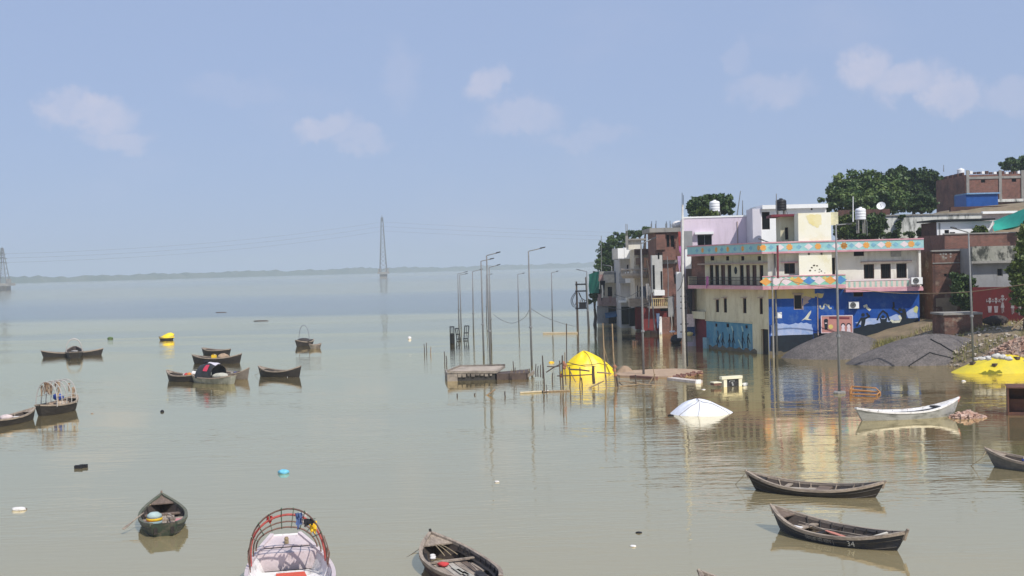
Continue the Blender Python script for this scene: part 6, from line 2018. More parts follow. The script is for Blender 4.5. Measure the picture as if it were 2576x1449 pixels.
LAMPS = [(1338, 920, 1328, 632, 1372, 622, 'tall lamp standing alone at the end of the broken slab', .10),
         (1234.7, 928, 1221, 643, 1259, 634, 'tallest lamp of the crowded group, rising behind the concrete slab', .10),
         (1217, 895, 1209, 657, 1243, 650, 'lamp just left of the tallest in the crowded group', .10),
         (1236, 866, 1229.7, 673, 1259, 665, 'lamp just right of the tallest in the crowded group', .10),
         (1191, 838, 1190, 683, 1215, 677, 'lamp standing alone between the leftmost pair and the crowded group', .10),
         (1154.5, 818, 1152, 689, 1177, 683, 'leftmost street lamp, twin of the one touching it', .10),
         (1160, 822, 1156, 692, 1177, 688, 'street lamp touching the leftmost one, slightly lower', .10),
         (1224, 806, 1225, 692, 1239, 689, 'small far lamp half hidden by the crowded group', .10),
         (1305, 808, 1302.7, 690, 1320, 687, 'far lamp between the crowded group and the tall lone lamp', .10),
         (1390, 821, 1387.7, 686, 1405, 682, 'far lamp right of the tall lone lamp over open water', .10),
         (1480, 828, 1475, 683, 1450, 678, 'lamp reaching left over the transformer frame', .11),
         (1619, 945, 1613, 613, 1651, 597, 'tall lamp before the flooded row, foot by the bamboo', .10),
         (1544, 812, 1537, 670, 1516, 666, 'dark lamp reaching left before the far cream house', .11),
         (1955, 893, 1948, 614, 1908, 601, 'lamp at the painted house corner reaching left over the balcony', .11)]
for (bx, by, tx, ty, ax, ay, lab, r_) in LAMPS:
    lamp(bx, by, tx, ty, ax, ay, lab, r_)
lamp(2112, 990, 2101.6, 566, 2142.6, 563, 'tall lamp on a round footing in front of the painted house', .10, base=.42)
lamp(2449, 900, 2430.7, 585, 2392, 572, 'lamp behind the dotted yellow tarp reaching left over brick walls', .10, D=93)
# ballast boxes tied to the pole at the house corner
b_ = wp(1957, 894)
t = thing('meter_box', 'small white box strapped to the lamp at the house corner', 'box', at(1961, 793, b_.y - .2))
MB().box(at(1961, 793, b_.y - .2), (.4, .2, .55)).build('case', M_BRIGHT, t)
MB().box(at(1961, 793, b_.y - .2) + Vector((0, -.11, 0)), (.3, .02, .45)).build('lid', M_BRIGHT, t)
MB().tube([wp(1946, 900), at(1943, 720, wp(1946, 900).y)], [.09, .07], n=8).build('old_pole', M_CONC, label='old concrete stub pole beside the corner lamp', cat='pole')
MB().tube([at(1957, 700, 111.8), at(1956, 617, 111.8)], .10, n=6).build('maroon_pole', M_MAROON, label='short maroon pole rising beside the corner lamp', cat='pole')

# ---- white utility pole
b_ = wp(1722, 928)
Y = b_.y
t = thing('utility_pole', 'tall whitish utility pole with iron clamps and cable bundle', 'utility pole', (b_.x, b_.y, 0))
top = at(1717, 515, Y)
MB().tube([(b_.x, Y, -1.5), (b_.x - .02, Y, 6), top], [.17, .14, .08], n=8).build('pole', mat('whitish_pole', (.50, .49, .46), (.38, .37, .35), scale=2), t, smooth=True)
MB().tube([(b_.x + .24, Y - .05, .2), (b_.x + .22, Y - .08, 3.0), (b_.x + .2, Y - .05, 6.2), (b_.x + .1, Y, 9)], .06, n=6).build('cable_bundle', M_IRON, t)
for k, yy in enumerate((745, 760, 775, 815, 835)):
    q = at(1718.5, yy, Y)
    MB().box((q.x + .1, Y - .05, q.z), (.7, .08, .08)).build('clamp', M_IRON, t)
for k, (dy, s_) in enumerate(((-.2, 1), (.1, 1.3))):
    MB().tube([at(1716 + 3 * k, 520, Y + dy), at(1716 + 3 * k, 485 + 6 * k, Y + dy)], .025, n=5).build('tip_rod', M_IRON, t)
rope([at(1720, 690, Y), at(1712, 722, Y + 1), at(1700, 735, 149)], 'black service cable from the utility pole to the brick house', r=.03, m=M_IRON, name='service_cable', cat='cable', group='overhead cables')

# ---- transformer frame
a, b_ = wp(1453.5, 828), wp(1481, 834)
Y = a.y
t = thing('transformer_frame', 'two pole frame carrying a black transformer over open water', 'transformer', (a.x, Y, 0))
MB().tube([(a.x, Y, -1.5), at(1450, 708, Y)], [.17, .12], n=8).build('pole', M_DARKPOLE, t)
MB().tube([(at(1481, 800, Y).x, Y, -1.5), at(1474, 697, Y)], [.17, .12], n=8).build('pole', M_DARKPOLE, t)
for y, x0, x1 in ((715.5, 1447, 1475), (732.5, 1447, 1476), (776, 1447, 1480)):
    p, q = at(x0, y, Y - .15), at(x1, y - .7, Y - .15)
    MB().tube([p, q], .10, n=6).build('cross_arm', M_IRON, t)
q = at(1465.5, 769, Y)
MB().box(q, (.95, .7, .75)).build('transformer', M_IRON, t)
MB().box(q + Vector((0, 0, .42)), (1.15, .8, .1)).build('transformer_lid', M_IRON, t)
for k in range(3):
    MB().lathe([(.05, .45), (.09, .55), (.05, .65), (.09, .75), (.03, .85)], q + Vector((-.3 + .3 * k, 0, 0)), 6).build('bushing', M_CONC, t)
for k, pts in enumerate((((1450, 735), (1440, 755), (1446, 768), (1452, 750), (1450, 740)), ((1449, 733), (1437, 752), (1441, 770), (1453, 772)), ((1455, 735), (1463, 750), (1478, 758)), ((1457, 736), (1462, 748), (1465, 758)))):
    rope([at(x, y, Y - .2) for x, y in pts], '', r=.05, m=M_IRON, name='cable_loop', parent=t)
MB().tube([wp(1425.5, 905), at(1425, 814, wp(1425.5, 905).y)], .05, n=6).build('bamboo_stake', M_DARKPOLE, label='thin straight stake rising left of the yellow mound', cat='stake')
# thin aerials and rods
for k, (x0, y0, x1, y1, D, lab) in enumerate(((1854, 543, 1863, 480, 130, 'thin leaning aerial rod above the lilac house'), (1868, 543, 1868, 504, 130, 'thin upright rod above the lilac house'), (2146, 558, 2146, 494, 133, 'white pole beside the white tank below the trees'), (1513, 690, 1512.5, 593, 176, 'thin mast before the far tree at the row end'), (2374, 432, 2374, 415, 186, 'short rod on the hilltop brick building'), (2422, 430, 2464, 418, 186, '') , (1953, 534, 1953, 487, 120, 'grey rod rising beside the black tank'))):
    if lab:
        MB().tube([at(x0, y0, D), at(x1, y1, D)], [.07, .04], n=5).build('aerial_rod', M_BRIGHT if 'white pole' in lab else M_POLE, label=lab, cat='rod', group='thin rods on the roofs')
# satellite dish
q = at(2217, 519, 149)
t = thing('satellite_dish', 'white satellite dish on the short brick wall below the trees', 'satellite dish', q - Vector((0, 0, .6)))
rot = Vector((-.4, -.8, .5)).to_track_quat('Z', 'Y').to_matrix()
MB().lathe([(.02, 0), (.2, .02), (.4, .08), (.55, .17)], q, 14, rot=rot, cap=False).build('reflector', M_BRIGHT, t, smooth=True)
MB().tube([q, q - Vector((0, -.1, .7))], .04, n=5).build('mount', M_IRON, t)
MB().tube([q - Vector((0, 0, .3)), q + rot @ Vector((0, 0, .55))], .025, n=4).build('feed_arm', M_IRON, t)

# ---- cables over the bank and between the lamps
rope([at(1957, 727, 111), at(1972, 702, 111), at(2010, 712, 110.5), at(2075, 722, 110.5), at(2160, 729, 110), at(2250, 737, 109), at(2345, 738, 106), at(2440, 734, 100), at(2546, 720, 96), at(2620, 708, 92)], 'long straw coloured cable strung across the mural and brick house', r=.035, m=M_BAMBOO, name='strung_cable', cat='cable', group='overhead cables')
Ya = wp(1338, 920).y
rope([at(1334, 775, Ya), at(1318, 800, Ya + 6), at(1288, 813, Ya + 20), at(1258, 803, 125), at(1241, 790, wp(1236, 866).y)], 'slack cable sagging left from the tall lone lamp', r=.025, m=M_POLE, name='strung_cable', cat='cable', group='overhead cables')
rope([at(1334, 775, Ya), at(1370, 797, Ya + 10), at(1410, 812, 130), at(1450, 822, 160)], 'slack cable sagging right from the tall lone lamp', r=.025, m=M_POLE, name='strung_cable', cat='cable', group='overhead cables')
rope([at(1545, 740, 163), at(1575, 748, 160), at(1615, 728, wp(1619, 945).y + 1)], 'thin cable from the near lamp to the flooded row', r=.03, m=M_IRON, name='strung_cable', cat='cable', group='overhead cables')
rope([at(1700, 745, 150), at(1660, 752, 151), at(1610, 770, 155), at(1560, 778, 165), at(1515, 770, 174)], 'cable drooping along the fronts of the flooded row', r=.04, m=M_IRON, name='strung_cable', cat='cable', group='overhead cables')

# ---- river pylons
M_STEEL = mat('pylon_steel', (.16, .165, .17), (.12, .125, .13), scale=.2, rough=.6, bump=0)
def pylon(px, y0, y1, D, wb, wt, label, arms=(), plat=None, pier=None, n=9):
    a, b_ = at(px, y1, D), at(px - (y1 - y0) * math.tan(R(-1.4)) * -1, y0, D)
    x, z0, z1 = a.x, a.z, at(px, y0, D).z
    t = thing('power_pylon', label, 'pylon', (x, D, 0), group='power pylons standing in the river')
    def w(f):
        return wb + (wt - wb) * min(1, f * 1.0) ** .85
    for sx in (-1, 1):
        for sy in (-1, 1):
            MB().tube([(x + sx * w(f / 6) / 2, D + sy * w(f / 6) / 2, z0 + (z1 - z0) * .96 * f / 6) for f in range(7)], .34, n=4).build('leg', M_STEEL, t)
    for k in range(n):
        f0, f1 = k / n * .92, (k + 1) / n * .92
        za, zb_ = z0 + (z1 - z0) * f0, z0 + (z1 - z0) * f1
        wa, wb_ = w(f0) / 2, w(f1) / 2
        mb = MB()
        for sy in (-1, 1):
            mb.tube([(x - wa, D + sy * wa, za), (x + wb_, D + sy * wb_, zb_)], .13, n=3)
            mb.tube([(x + wa, D + sy * wa, za), (x - wb_, D + sy * wb_, zb_)], .13, n=3)
            mb.tube([(x - wb_, D + sy * wb_, zb_), (x + wb_, D + sy * wb_, zb_)], .13, n=3)
        mb.build('bracing', M_STEEL, t)
    MB().tube([(x, D, z0 + (z1 - z0) * .9), (x, D, z1)], [.6, .1], n=4).build('peak', M_STEEL, t)
    for (f, hw) in arms:
        z = z0 + (z1 - z0) * f
        MB().tube([(x - hw, D - .3, z), (x, D - .3, z + 1.0), (x + hw, D - .3, z)], [.2, .45, .2], n=4).build('cross_arm', M_STEEL, t)
    zp = at(px, plat[0], D).z
    MB().box((x, D, zp), (plat[1], plat[1], 2.0)).build('platform', M_CONC, t)
    for sx in (-1, 1):
        MB().box((x + sx * wb / 2, D, zp + 2.6), (plat[2], wb * .9, 4.2)).build('footing', M_CONC, t)
    MB().box((x, D, zp / 2 - 1.2), (pier, pier, zp)).build('pier', M_CONC, t)
    return t, (x, z0, z1)
P1 = pylon(964.5, 541, 684, 1285, 7.6, 1.8, 'tall slender power pylon on a concrete pier in midriver', plat=(686.5, 11.6, 2.8), pier=7.4, n=12)
P2 = pylon(8, 620, 712, 964, 8.4, 1.2, 'shorter power pylon with cross arms cut by the frame edge', arms=((.78, 2.8), (.66, 4.0), (.54, 4.0)), plat=(716, 14, 1.5), pier=8.5, n=7)
def span(p, q, sag, label, r=.07):
    pts = [p.lerp(q, k / 24) - Vector((0, 0, sag * 4 * (k / 24) * (1 - k / 24))) for k in range(25)]
    MB().tube(pts, r, n=4).build('power_line', M_STEEL, label=label, cat='power line', group='power lines over the river')
x1, z10, z11 = P1[1]
x2, z20, z21 = P2[1]
for k, f in enumerate((.88, .80, .72)):
    nm = ('highest', 'middle', 'lowest')[k]
    span(Vector((x1, 1285, z10 + (z11 - z10) * f)), Vector((x2, 964, z20 + (z21 - z20) * (.80 - .12 * k))), 6, nm + ' of three power lines between the two river pylons')
    span(Vector((x1, 1285, z10 + (z11 - z10) * f)), Vector((700, 1500, 34 - 3 * k)), 9, nm + ' of three power lines running right from the tall pylon')

# ---- sunken concrete slab and its broken annex
M_SLAB = mat('broken_concrete', (.30, .26, .22), (.20, .17, .14), scale=1.2, bump=.4, stain=(.06, .05, .045), stain_amt=.8, stain_scale=(1, 1, 1.6))
def sl(x, y, z=0.0):
    return wp(x, y, z)
zt_ = .80
A, B, C_, D_ = sl(1125.5, 959.7), sl(1250, 955.5), sl(1271, 920.5, zt_), sl(1156, 922.7, zt_)
t = slab_thing = thing('sunken_slab', 'broken concrete roof slab standing just above the flood', 'slab', (A.x, A.y, 0))
top = [Vector((A.x, A.y, zt_)), Vector((B.x, B.y, zt_ - .12)), Vector((C_.x, C_.y, zt_)), Vector((D_.x, D_.y, zt_))]
MB().hexa([v - Vector((0, 0, .16)) for v in top] + top).build('roof_plate', M_SLAB, t)
mb = MB()
ins = [v.lerp((top[0] + top[2]) / 2, .07) for v in top]
rim = mat('pale_slab_floor', (.42, .35, .285), (.30, .25, .20), scale=.8, bump=.3, stain=(.14, .11, .09), stain_amt=.5)
MB().hexa([v + Vector((0, 0, .003)) for v in ins] + [v + Vector((0, 0, .03)) for v in ins]).build('floor_screed', rim, t)
for i in (0, 2, 3):
    p, q = top[i], top[(i + 1) % 4]
    if i == 0:
        continue
    d = (q - p).normalized()
    nn = Vector((-d.y, d.x, 0)) * .12
    MB().hexa([p, q, q + nn, p + nn, p + Vector((0, 0, .16)), q + Vector((0, 0, .14)), q + nn + Vector((0, 0, .14)), p + nn + Vector((0, 0, .16))]).build('kerb', M_SLAB, t)
dd = (B - A).normalized()
nn = Vector((-dd.y, dd.x, 0))
w0 = A + nn * .35
MB().hexa([Vector((A.x, A.y, -1)), A + dd * .85 + Vector((0, 0, -1)), A + dd * .85 + nn * 4.6 + Vector((0, 0, -1)), A + nn * 4.6 + Vector((0, 0, -1)), Vector((A.x, A.y, zt_ - .225)), A + dd * .8 + Vector((0, 0, zt_ - .225)), A + dd * .8 + nn * 4.6 + Vector((0, 0, zt_ - .225)), A + nn * 4.6 + Vector((0, 0, zt_ - .225))]).build('pier', M_SLAB, t)
q = A + dd * .83 + nn * .10
MB().hexa([q + Vector((0, 0, -1)), q + dd * 3.0 + Vector((0, 0, -1)), q + dd * 3.0 + nn * 4 + Vector((0, 0, -1)), q + nn * 4 + Vector((0, 0, -1)), q + Vector((0, 0, .63)), q + dd * 3 + Vector((0, 0, .52)), q + dd * 3 + nn * 4 + Vector((0, 0, .52)), q + nn * 4 + Vector((0, 0, .63))]).build('dark_wall', mat('wet_black_concrete', (.03, .028, .027), (.05, .045, .04), scale=2, bump=.4), t)
rng = random.Random(5)
for k in range(9):                          # broken lip hanging from the front edge
    p = top[0].lerp(top[1], .16 + .09 * k)
    w_, h_ = rng.uniform(.2, .36), rng.uniform(.08, .26)
    MB().hexa([p + dd * s_ * w_ + nn * o_ - Vector((0, 0, .22 + h_)) for s_, o_ in ((-.4, -.02), (.4, -.03), (.4, .2), (-.4, .2))] + [p + dd * s_ * w_ + nn * o_ - Vector((0, 0, .2)) for s_, o_ in ((-.5, -.03), (.5, -.02), (.5, .2), (-.5, .2))]).build('broken_lip', M_SLAB, t)
E, F2, G2 = sl(1250, 955.5), sl(1321.7, 954.7), sl(1336, 948)
MB().hexa([E + Vector((0, 0, -1)), F2 + Vector((0, 0, -1)), G2 + nn * 1.6 + Vector((0, 0, -1)), E + nn * 2 + Vector((0, 0, -1)), E + Vector((0, 0, .48)), F2 + Vector((.2, 0, .52)), G2 + nn * 1.6 + Vector((0, 0, .5)), E + nn * 2 + Vector((0, 0, .45))]).build('annex_wall', mat('dark_wet_brick', (.07, .05, .045), (.11, .08, .065), scale=2, bump=.5), t)
MB().hexa([F2 + Vector((.2, 0, .15)), sl(1345, 946) + Vector((0, 0, .15)), sl(1340, 942) + Vector((0, 0, .15)), G2 + Vector((0, 0, .15)), F2 + Vector((.2, 0, .4)), sl(1345, 946) + Vector((0, 0, .42)), sl(1340, 942) + Vector((0, 0, .4)), G2 + Vector((0, 0, .4))]).build('annex_tip', M_SLAB, t)

def stake(x0, y0, x1, y1, label, r=.05, m=None, D=None, group='stakes standing in the flood', name='stake', z0=0.0):
    b_ = wp(x0, y0) if D is None else at(x0, y0, D)
    e = at(x1, y1, b_.y)
    base = b_ + (b_ - e).normalized() * (.5 if D is None else 0)
    mid = b_.lerp(e, .5) + Vector((random.uniform(-.04, .04), 0, 0))
    MB().tube([base, mid, e], [r, r * .9, r * .7], n=6).build(name, m or M_DARKPOLE, label=label, cat='stake', group=group)
def SL(x, y):
    return (1099 + x * .11024, 811.4 + y * .11024)
for k, (x0, y0, x1, y1, lab) in enumerate(((1750, 1140, 1738, 880, 'straight stake on the broken annex of the slab'), (1795, 1140, 1790, 1025, 'short forked stake on the broken annex'), (2115, 1150, 2110, 1050, 'stub at the corner of the broken annex'),
                                          (2260, 1240, 2260, 940, 'slim stake right of the annex tip'), (2310, 1240, 2310, 990, 'stake close to the slim one right of the annex'), (2370, 1250, 2370, 960, 'dark stake right of the annex, thickest of its bunch'), (2420, 1280, 2405, 750, 'tall bare stake right of the annex'))):
    a, b_ = SL(x0, y0), SL(x1, y1)
    stake(*a, *b_, lab, D=94.5, r=.045)
for k in range(10):
    x = 1285 + 5.2 * k + random.uniform(-1, 1)
    a = at(x, 942, 95)
    MB().tube([a, a + Vector((random.uniform(-.2, .2), 0, random.uniform(.15, .45)))], .02, n=4).build('dry_twig', M_BAMBOO, slab_thing)
for (x0, y0, x1, y1, lab) in ((1067.5, 889, 1066.5, 865, 'leftmost stake of the far trio'), (1074, 885, 1073, 862, 'middle stake of the far trio, tallest'), (1083, 890, 1084, 872, 'short pale stake of the far trio'), (1118.5, 913, 1117.5, 884, 'taller stake of the pair left of the slab'), (1123, 920, 1122.5, 895, 'shorter stake of the pair left of the slab'),
                             (1150.5, 997, 1150, 990, 'small stub in the water below the slab, first'), (1194, 994, 1195, 989, 'small stub in the water below the slab, second'), (1271.5, 998, 1270, 984, 'dark stub in the water below the annex'), (1225, 994, 1246, 979, 'slanting bamboo piece below the slab')):
    stake(x0, y0, x1, y1, lab, r=.05 if 'slanting' not in lab else .07, m=M_BAMBOO if 'pale' in lab or 'slanting' in lab else None)

# ---- tree guards standing in the water
def tree_guard(x0, x1, y0, y1, label, fill=True, tilt=0.0):
    a = wp((x0 + x1) / 2, y1)
    D = a.y
    w_ = (x1 - x0) / FPX * D / 2
    h_ = at(a.x, y0, D).z if False else at((x0 + x1) / 2, y0, D).z
    t = thing('tree_guard', label, 'tree guard', (a.x, D, 0), group='iron tree guards in the flood')
    tv = Vector((tilt * h_, 0, 0))
    for k in range(8):
        an = 6.2832 * k / 8
        p = Vector((a.x + w_ * math.cos(an), D + w_ * math.sin(an), -.6))
        MB().tube([p, p + tv + Vector((0, 0, h_ + .6))], .028, n=4).build('upright', M_IRON, t)
    for z in (.15, h_ * .5, h_):
        MB().tube([(a.x + tv.x * z / h_ + w_ * math.cos(6.2832 * k / 16), D + w_ * math.sin(6.2832 * k / 16), z) for k in range(17)], .05, n=4, cap=False).build('ring', M_IRON, t)
    if fill:
        MB().lathe([(w_ * .9, -.5), (w_ * .95, h_ * .55), (w_ * .6, h_ * .6), (.05, h_ * .62)], (a.x, D, 0), 10).build('net_wrap', mat('black_net', (.02, .02, .018)), t)
tree_guard(1132.5, 1143.5, 822, 864, 'round tree guard wrapped dark at its lower half')
tree_guard(1165, 1177, 820, 855, 'open bent tree guard right of the wrapped one', fill=False, tilt=.12)
tree_guard(1150, 1160, 826, 856, 'open tree guard tangled between the other two', fill=False, tilt=-.15)

# ---- yellow tarpaulin mound with bamboo staging
def mound(name, c, rx, ry, h, m, label, cat, rot=0.0, n=24, rough=.06, seed=0, prof=1.0, group=None, skew=(0, 0), z0=-.3, smooth=True, folds=0.0):
    rng = np.random.default_rng(seed)
    ph = rng.uniform(0, 6.28, 8)
    def surf(f, a, up=0.0):
        k = 1 + rough * (1.1 * math.sin(2 * a + ph[0]) + .8 * math.sin(3 * a + ph[1]) + .5 * math.sin(5 * a + ph[2]))
        zz = h * (1 - f ** 1.6) ** prof if prof != 1.0 else h * (.5 + .5 * math.cos(math.pi * f))
        zz *= 1 + .5 * rough * math.sin(4 * a + 5 * f + ph[3])
        zz += folds * h * math.sin(9 * a + ph[4] + 3 * f) * f * (1 - f)
        x, y = rx * f * k * math.cos(a) + skew[0] * (1 - f), ry * f * k * math.sin(a) + skew[1] * (1 - f)
        return Vector((c[0] + x * math.cos(rot) - y * math.sin(rot), c[1] + x * math.sin(rot) + y * math.cos(rot), z0 + zz * (h - z0) / h + up))
    SURF[0] = surf
    rows = [[surf(i / n, 2 * math.pi * (j % 72) / 72) for j in range(73)] for i in range(n + 1)]
    return MB().grid(rows[::-1]).build(name, m, smooth=smooth, label=label, cat=cat, group=group)
SURF = [None]
def tie(path, label, r=.022, m=None, name='tie_rope', cat='rope', group='ropes over the tarpaulins'):
    # a rope or hose lying on the last mound: path of (f, angle)
    pts = []
    for (f0, a0), (f1, a1) in zip(path, path[1:]):
        for k in range(8):
            pts.append(SURF[0](f0 + (f1 - f0) * k / 8, a0 + (a1 - a0) * k / 8, r * .9))
    pts.append(SURF[0](*path[-1], r * .9))
    MB().tube(pts, r, n=5).build(name, m or M_ROPE, label=label, cat=cat, group=group)
M_YTARP = mat('yellow_tarpaulin', (.80, .60, .015), (.74, .53, .012), scale=1.2, rough=.42, bump=.9, bscale=1.8, stain=(.50, .40, .04), stain_amt=.5, stain_scale=(1.5, 1.5, .8))
c = wp(1478, 937)
mound('yellow_tarpaulin', (c.x, c.y, 0), 2.45, 1.5, 1.78, M_YTARP, 'glossy yellow tarpaulin draped over a heap inside bamboo staging', 'tarpaulin', prof=.92, seed=3, skew=(-.30, 0), folds=.05, rough=.06)
tie([(.99, -1.35), (.5, -1.25), (.02, -1.2)], 'dark rope running down the front of the glossy yellow tarpaulin', m=M_DARKPOLE)
tie([(.72, -2.9), (.66, -2.2), (.70, -1.5), (.66, -.8), (.72, -.2)], 'dark rope lashed round the glossy yellow tarpaulin', m=M_DARKPOLE)
def RX(x):
    return 1303.3 + x * .1885
def RY(y):
    return 856.1 + y * .1885
bf = thing('bamboo_staging', 'tangled bamboo staging lashed round the yellow mound', 'staging', (c.x - 1, c.y - 1.5, 0))
YB = wp(1450, 975).y
def bam(x0, y0, x1, y1, r=.05, dy=0.0, m=None, nm='bamboo_pole', wood=None):
    p, q = at(RX(x0), RY(y0), YB + dy), at(RX(x1), RY(y1), YB + dy)
    mid = p.lerp(q, .5) + Vector((random.uniform(-.05, .05), 0, random.uniform(-.04, .04)))
    MB().tube([p, mid, q], [r, r, r * .85], n=6).build(nm, m or M_BAMBOO, bf)
for (x0, y0, x1, y1, r_, dy, m) in ((605, 700, 590, 200, .06, 0, M_DARKPOLE), (578, 680, 555, 270, .05, .3, M_BAMBOO), (690, 680, 685, 350, .05, .2, M_DARKPOLE), (822, 670, 825, 360, .05, .4, M_BAMBOO), (852, 680, 845, 500, .05, .1, M_DARKPOLE),
                                    (1012, 580, 1002, 345, .11, 1.2, M_DARKPOLE), (1180, 640, 1150, 300, .05, .4, M_BAMBOO), (1185, 640, 1130, -230, .05, .6, M_BAMBOO), (1320, 660, 1283, 330, .10, .1, M_BAMBOO), (1300, 600, 1255, -220, .055, .8, M_BAMBOO), (1200, 300, 1135, 30, .03, .8, M_BAMBOO),
                                    (640, 600, 625, 160, .04, .5, M_BAMBOO), (770, 560, 640, 320, .04, .1, M_BAMBOO), (1570, 720, 1565, 460, .05, 0, M_DARKPOLE), (1840, 640, 1790, 310, .03, .1, M_BAMBOO), (1745, 580, 1830, 450, .04, .1, M_BAMBOO), (1330, 680, 1310, 480, .06, 0, M_DARKPOLE), (1070, 700, 1075, 560, .03, 0, M_BAMBOO)):
    bam(x0, y0, x1, y1, r_, dy, m)
for (x0, y0, x1, y1, r_, dy, m) in ((385, 348, 560, 345, .04, .8, M_DARKPOLE), (375, 428, 590, 305, .045, .9, M_DARKPOLE), (690, 665, 1335, 630, .06, -.3, M_BAMBOO), (880, 668, 1150, 540, .05, -.35, M_BAMBOO), (520, 475, 1010, 455, .045, .1, M_DARKPOLE), (690, 388, 955, 410, .06, .0, M_DARKPOLE),
                                    (1050, 428, 1245, 446, .06, .2, M_BAMBOO), (1330, 545, 1640, 577, .05, .2, M_BAMBOO), (1345, 618, 1610, 588, .06, .0, M_BAMBOO), (1620, 580, 1945, 605, .05, .1, M_BAMBOO), (1480, 662, 1880, 632, .06, -.2, M_BAMBOO), (1690, 648, 1965, 652, .05, -.25, M_DARKPOLE), (1350, 560, 1420, 610, .04, .1, M_DARKPOLE), (1600, 640, 1780, 600, .05, 0, M_DARKPOLE),
                                    (655, 292, 880, 345, .025, .15, M_DARKPOLE), (880, 345, 1040, 345, .025, .1, M_DARKPOLE)):
    bam(x0, y0, x1, y1, r_, dy, m, 'cross_pole')
for k, (x, y) in enumerate(((600, 300), (625, 330), (615, 360), (580, 470), (1285, 400), (1300, 470), (1290, 350))):
    q = at(RX(x), RY(y), YB + .1)
    blob('lashing', q, (.26, .2, .3), mat('russet_rag', (.34, .15, .09)), parent=bf, seed=k, rough=.4, n=6)
p0, p1 = wp(RX(25), RY(710)), wp(RX(315), RY(694))
MB().tube([p0 + Vector((0, 0, .05)), p1 + Vector((0, 0, .06))], .07, n=8).build('floating_bamboo', mat('pale_bamboo', (.52, .44, .30)), label='pale bamboo pole floating left of the staging', cat='bamboo')
MB().tube([wp(RX(330), RY(694)) + Vector((0, 0, .05)), wp(RX(690), RY(678)) + Vector((0, 0, .04))], .05, n=8).build('floating_bamboo', M_BAMBOO, label='second bamboo pole floating up to the staging', cat='bamboo')
blob('white_rag', wp(RX(388), RY(690)), (.3, .2, .3), C_WHITE, 'white rag caught on the floating bamboo', 'rag', seed=2)
blob('dark_rag', wp(RX(335), RY(692)), (.5, .25, .22), C_BLACK, 'dark rag caught on the floating bamboo', 'rag', seed=4)
stake(RX(378), RY(700), RX(376), RY(590), 'thin stake where the two floating bamboos meet', r=.035)
stake(RX(460), RY(560), RX(460), RY(432), 'short stake left of the bamboo staging', r=.05)
stake(RX(350), RY(600), RX(325), RY(205), 'tall slightly leaning stake left of the staging', r=.05)
MB().tube([wp(1366, 839.5) + Vector((0, 0, .05)), wp(1453, 838.5) + Vector((0, 0, .05))], .14, n=6).build('floating_log', mat('pale_log', (.48, .40, .28)), label='long pale log floating before the transformer frame', cat='log')
blob('yellow_scrap', wp(1387, 912), (.55, .4, .25), C_YELLOW, 'yellow plastic scrap floating left of the yellow mound', 'scrap', seed=5)

# ---- low sandy platform with broken edge
pts = [wp(x, y) for x, y in ((1548, 944), (1590, 935), (1640, 932), (1700, 930.5), (1738, 932), (1768, 936), (1764, 941), (1735, 944), (1712, 949), (1680, 951), (1640, 950.5), (1590, 949), (1560, 948))]
t = thing('sand_platform', 'low sand covered platform awash beside the bamboo staging', 'platform', (pts[0].x, pts[0].y, 0))
mb = MB()
slab(mb, pts[::-1] if False else pts, -.8, .12)
mb.build('platform_body', mat('wet_sand', (.42, .30, .20), (.32, .22, .15), scale=1.5, bump=.3), t)
q = wp(1572, 937)
mound('sand_heap', (q.x, q.y, 0), 1.3, .9, .55, mat('dry_sand', (.34, .24, .16), (.26, .18, .12), scale=3, bump=.4), 'small brown sand heap beside the yellow mound', 'sand heap', seed=6)
rng = random.Random(8)
for k in range(34):
    f = rng.random()
    q = wp(1698 + 68 * f, 947 - 10 * f + rng.uniform(-3.5, 3.5), .15)
    MB().box(q, (rng.uniform(.15, .4), rng.uniform(.1, .3), rng.uniform(.05, .14)), rot=Matrix.Rotation(rng.uniform(0, 3), 3, 'Z') @ Matrix.Rotation(rng.uniform(-.5, .5), 3, 'X')).build('broken_tile', mat('broken_brick', (.22, .10, .07), (.13, .07, .055), scale=5), t)
def plank(x0, y0, x1, y1, w_, h_, m, label, z=.08, name='plank', cat='plank'):
    p, q = wp(x0, y0, z), wp(x1, y1, z)
    d = q - p
    MB().box((p + q) / 2, (d.length, w_, h_), rz=math.atan2(d.y, d.x)).build(name, m, label=label, cat=cat)
plank(1687, 953, 1758, 961, .7, .22, mat('pale_topped_beam', (.62, .56, .5), (.4, .33, .3), scale=2), 'pale topped concrete beam lying awash below the platform')
plank(1589, 947, 1650, 951, .5, .18, mat('dark_red_plank', (.16, .08, .06)), 'dark plank awash along the sandy platform')
MB().box(wp(1757, 960, .16), (.36, .1, .3)).build('white_plate', M_BRIGHT, label='small white plate on the end of the pale beam', cat='plate')

# ---- cream concrete bench gate, half drowned
a, b_ = wp(1821, 974), wp(1867, 971)
Fb = Face(a, b_)
M_CR = mat('cream_concrete', (.72, .68, .52), (.64, .60, .45), scale=1.5, bump=.2)
t = thing('bench_gate', 'cream concrete frame with black panel standing in the flood', 'memorial', (a.x, a.y, 0))
zt_ = Fb.px(1845, 946)[1]
MB().fbox(Fb, 0, .26, -.3, 0, -1, zt_ - .2).build('post', M_CR, t)
MB().fbox(Fb, Fb.L - .26, Fb.L, -.3, 0, -1, zt_ - .2).build('post', M_CR, t)
MB().fbox(Fb, -.16, Fb.L + .03, -.34, .04, zt_ - .2, zt_).build('lintel', M_CR, t)
MB().fbox(Fb, .26, Fb.L - .26, -.22, -.12, -1, zt_ - .2).build('panel', mat('black_stone', (.018, .017, .02), (.06, .055, .055), scale=5, rough=.4), t)
stroke(Fb, [(1835, 960), (1838, 957), (1848, 958)], .10, M_GREYW, t, -.105, 'panel_relief')
stroke(Fb, [(1842, 962), (1844, 969)], .12, M_GREYW, t, -.105, 'panel_relief')
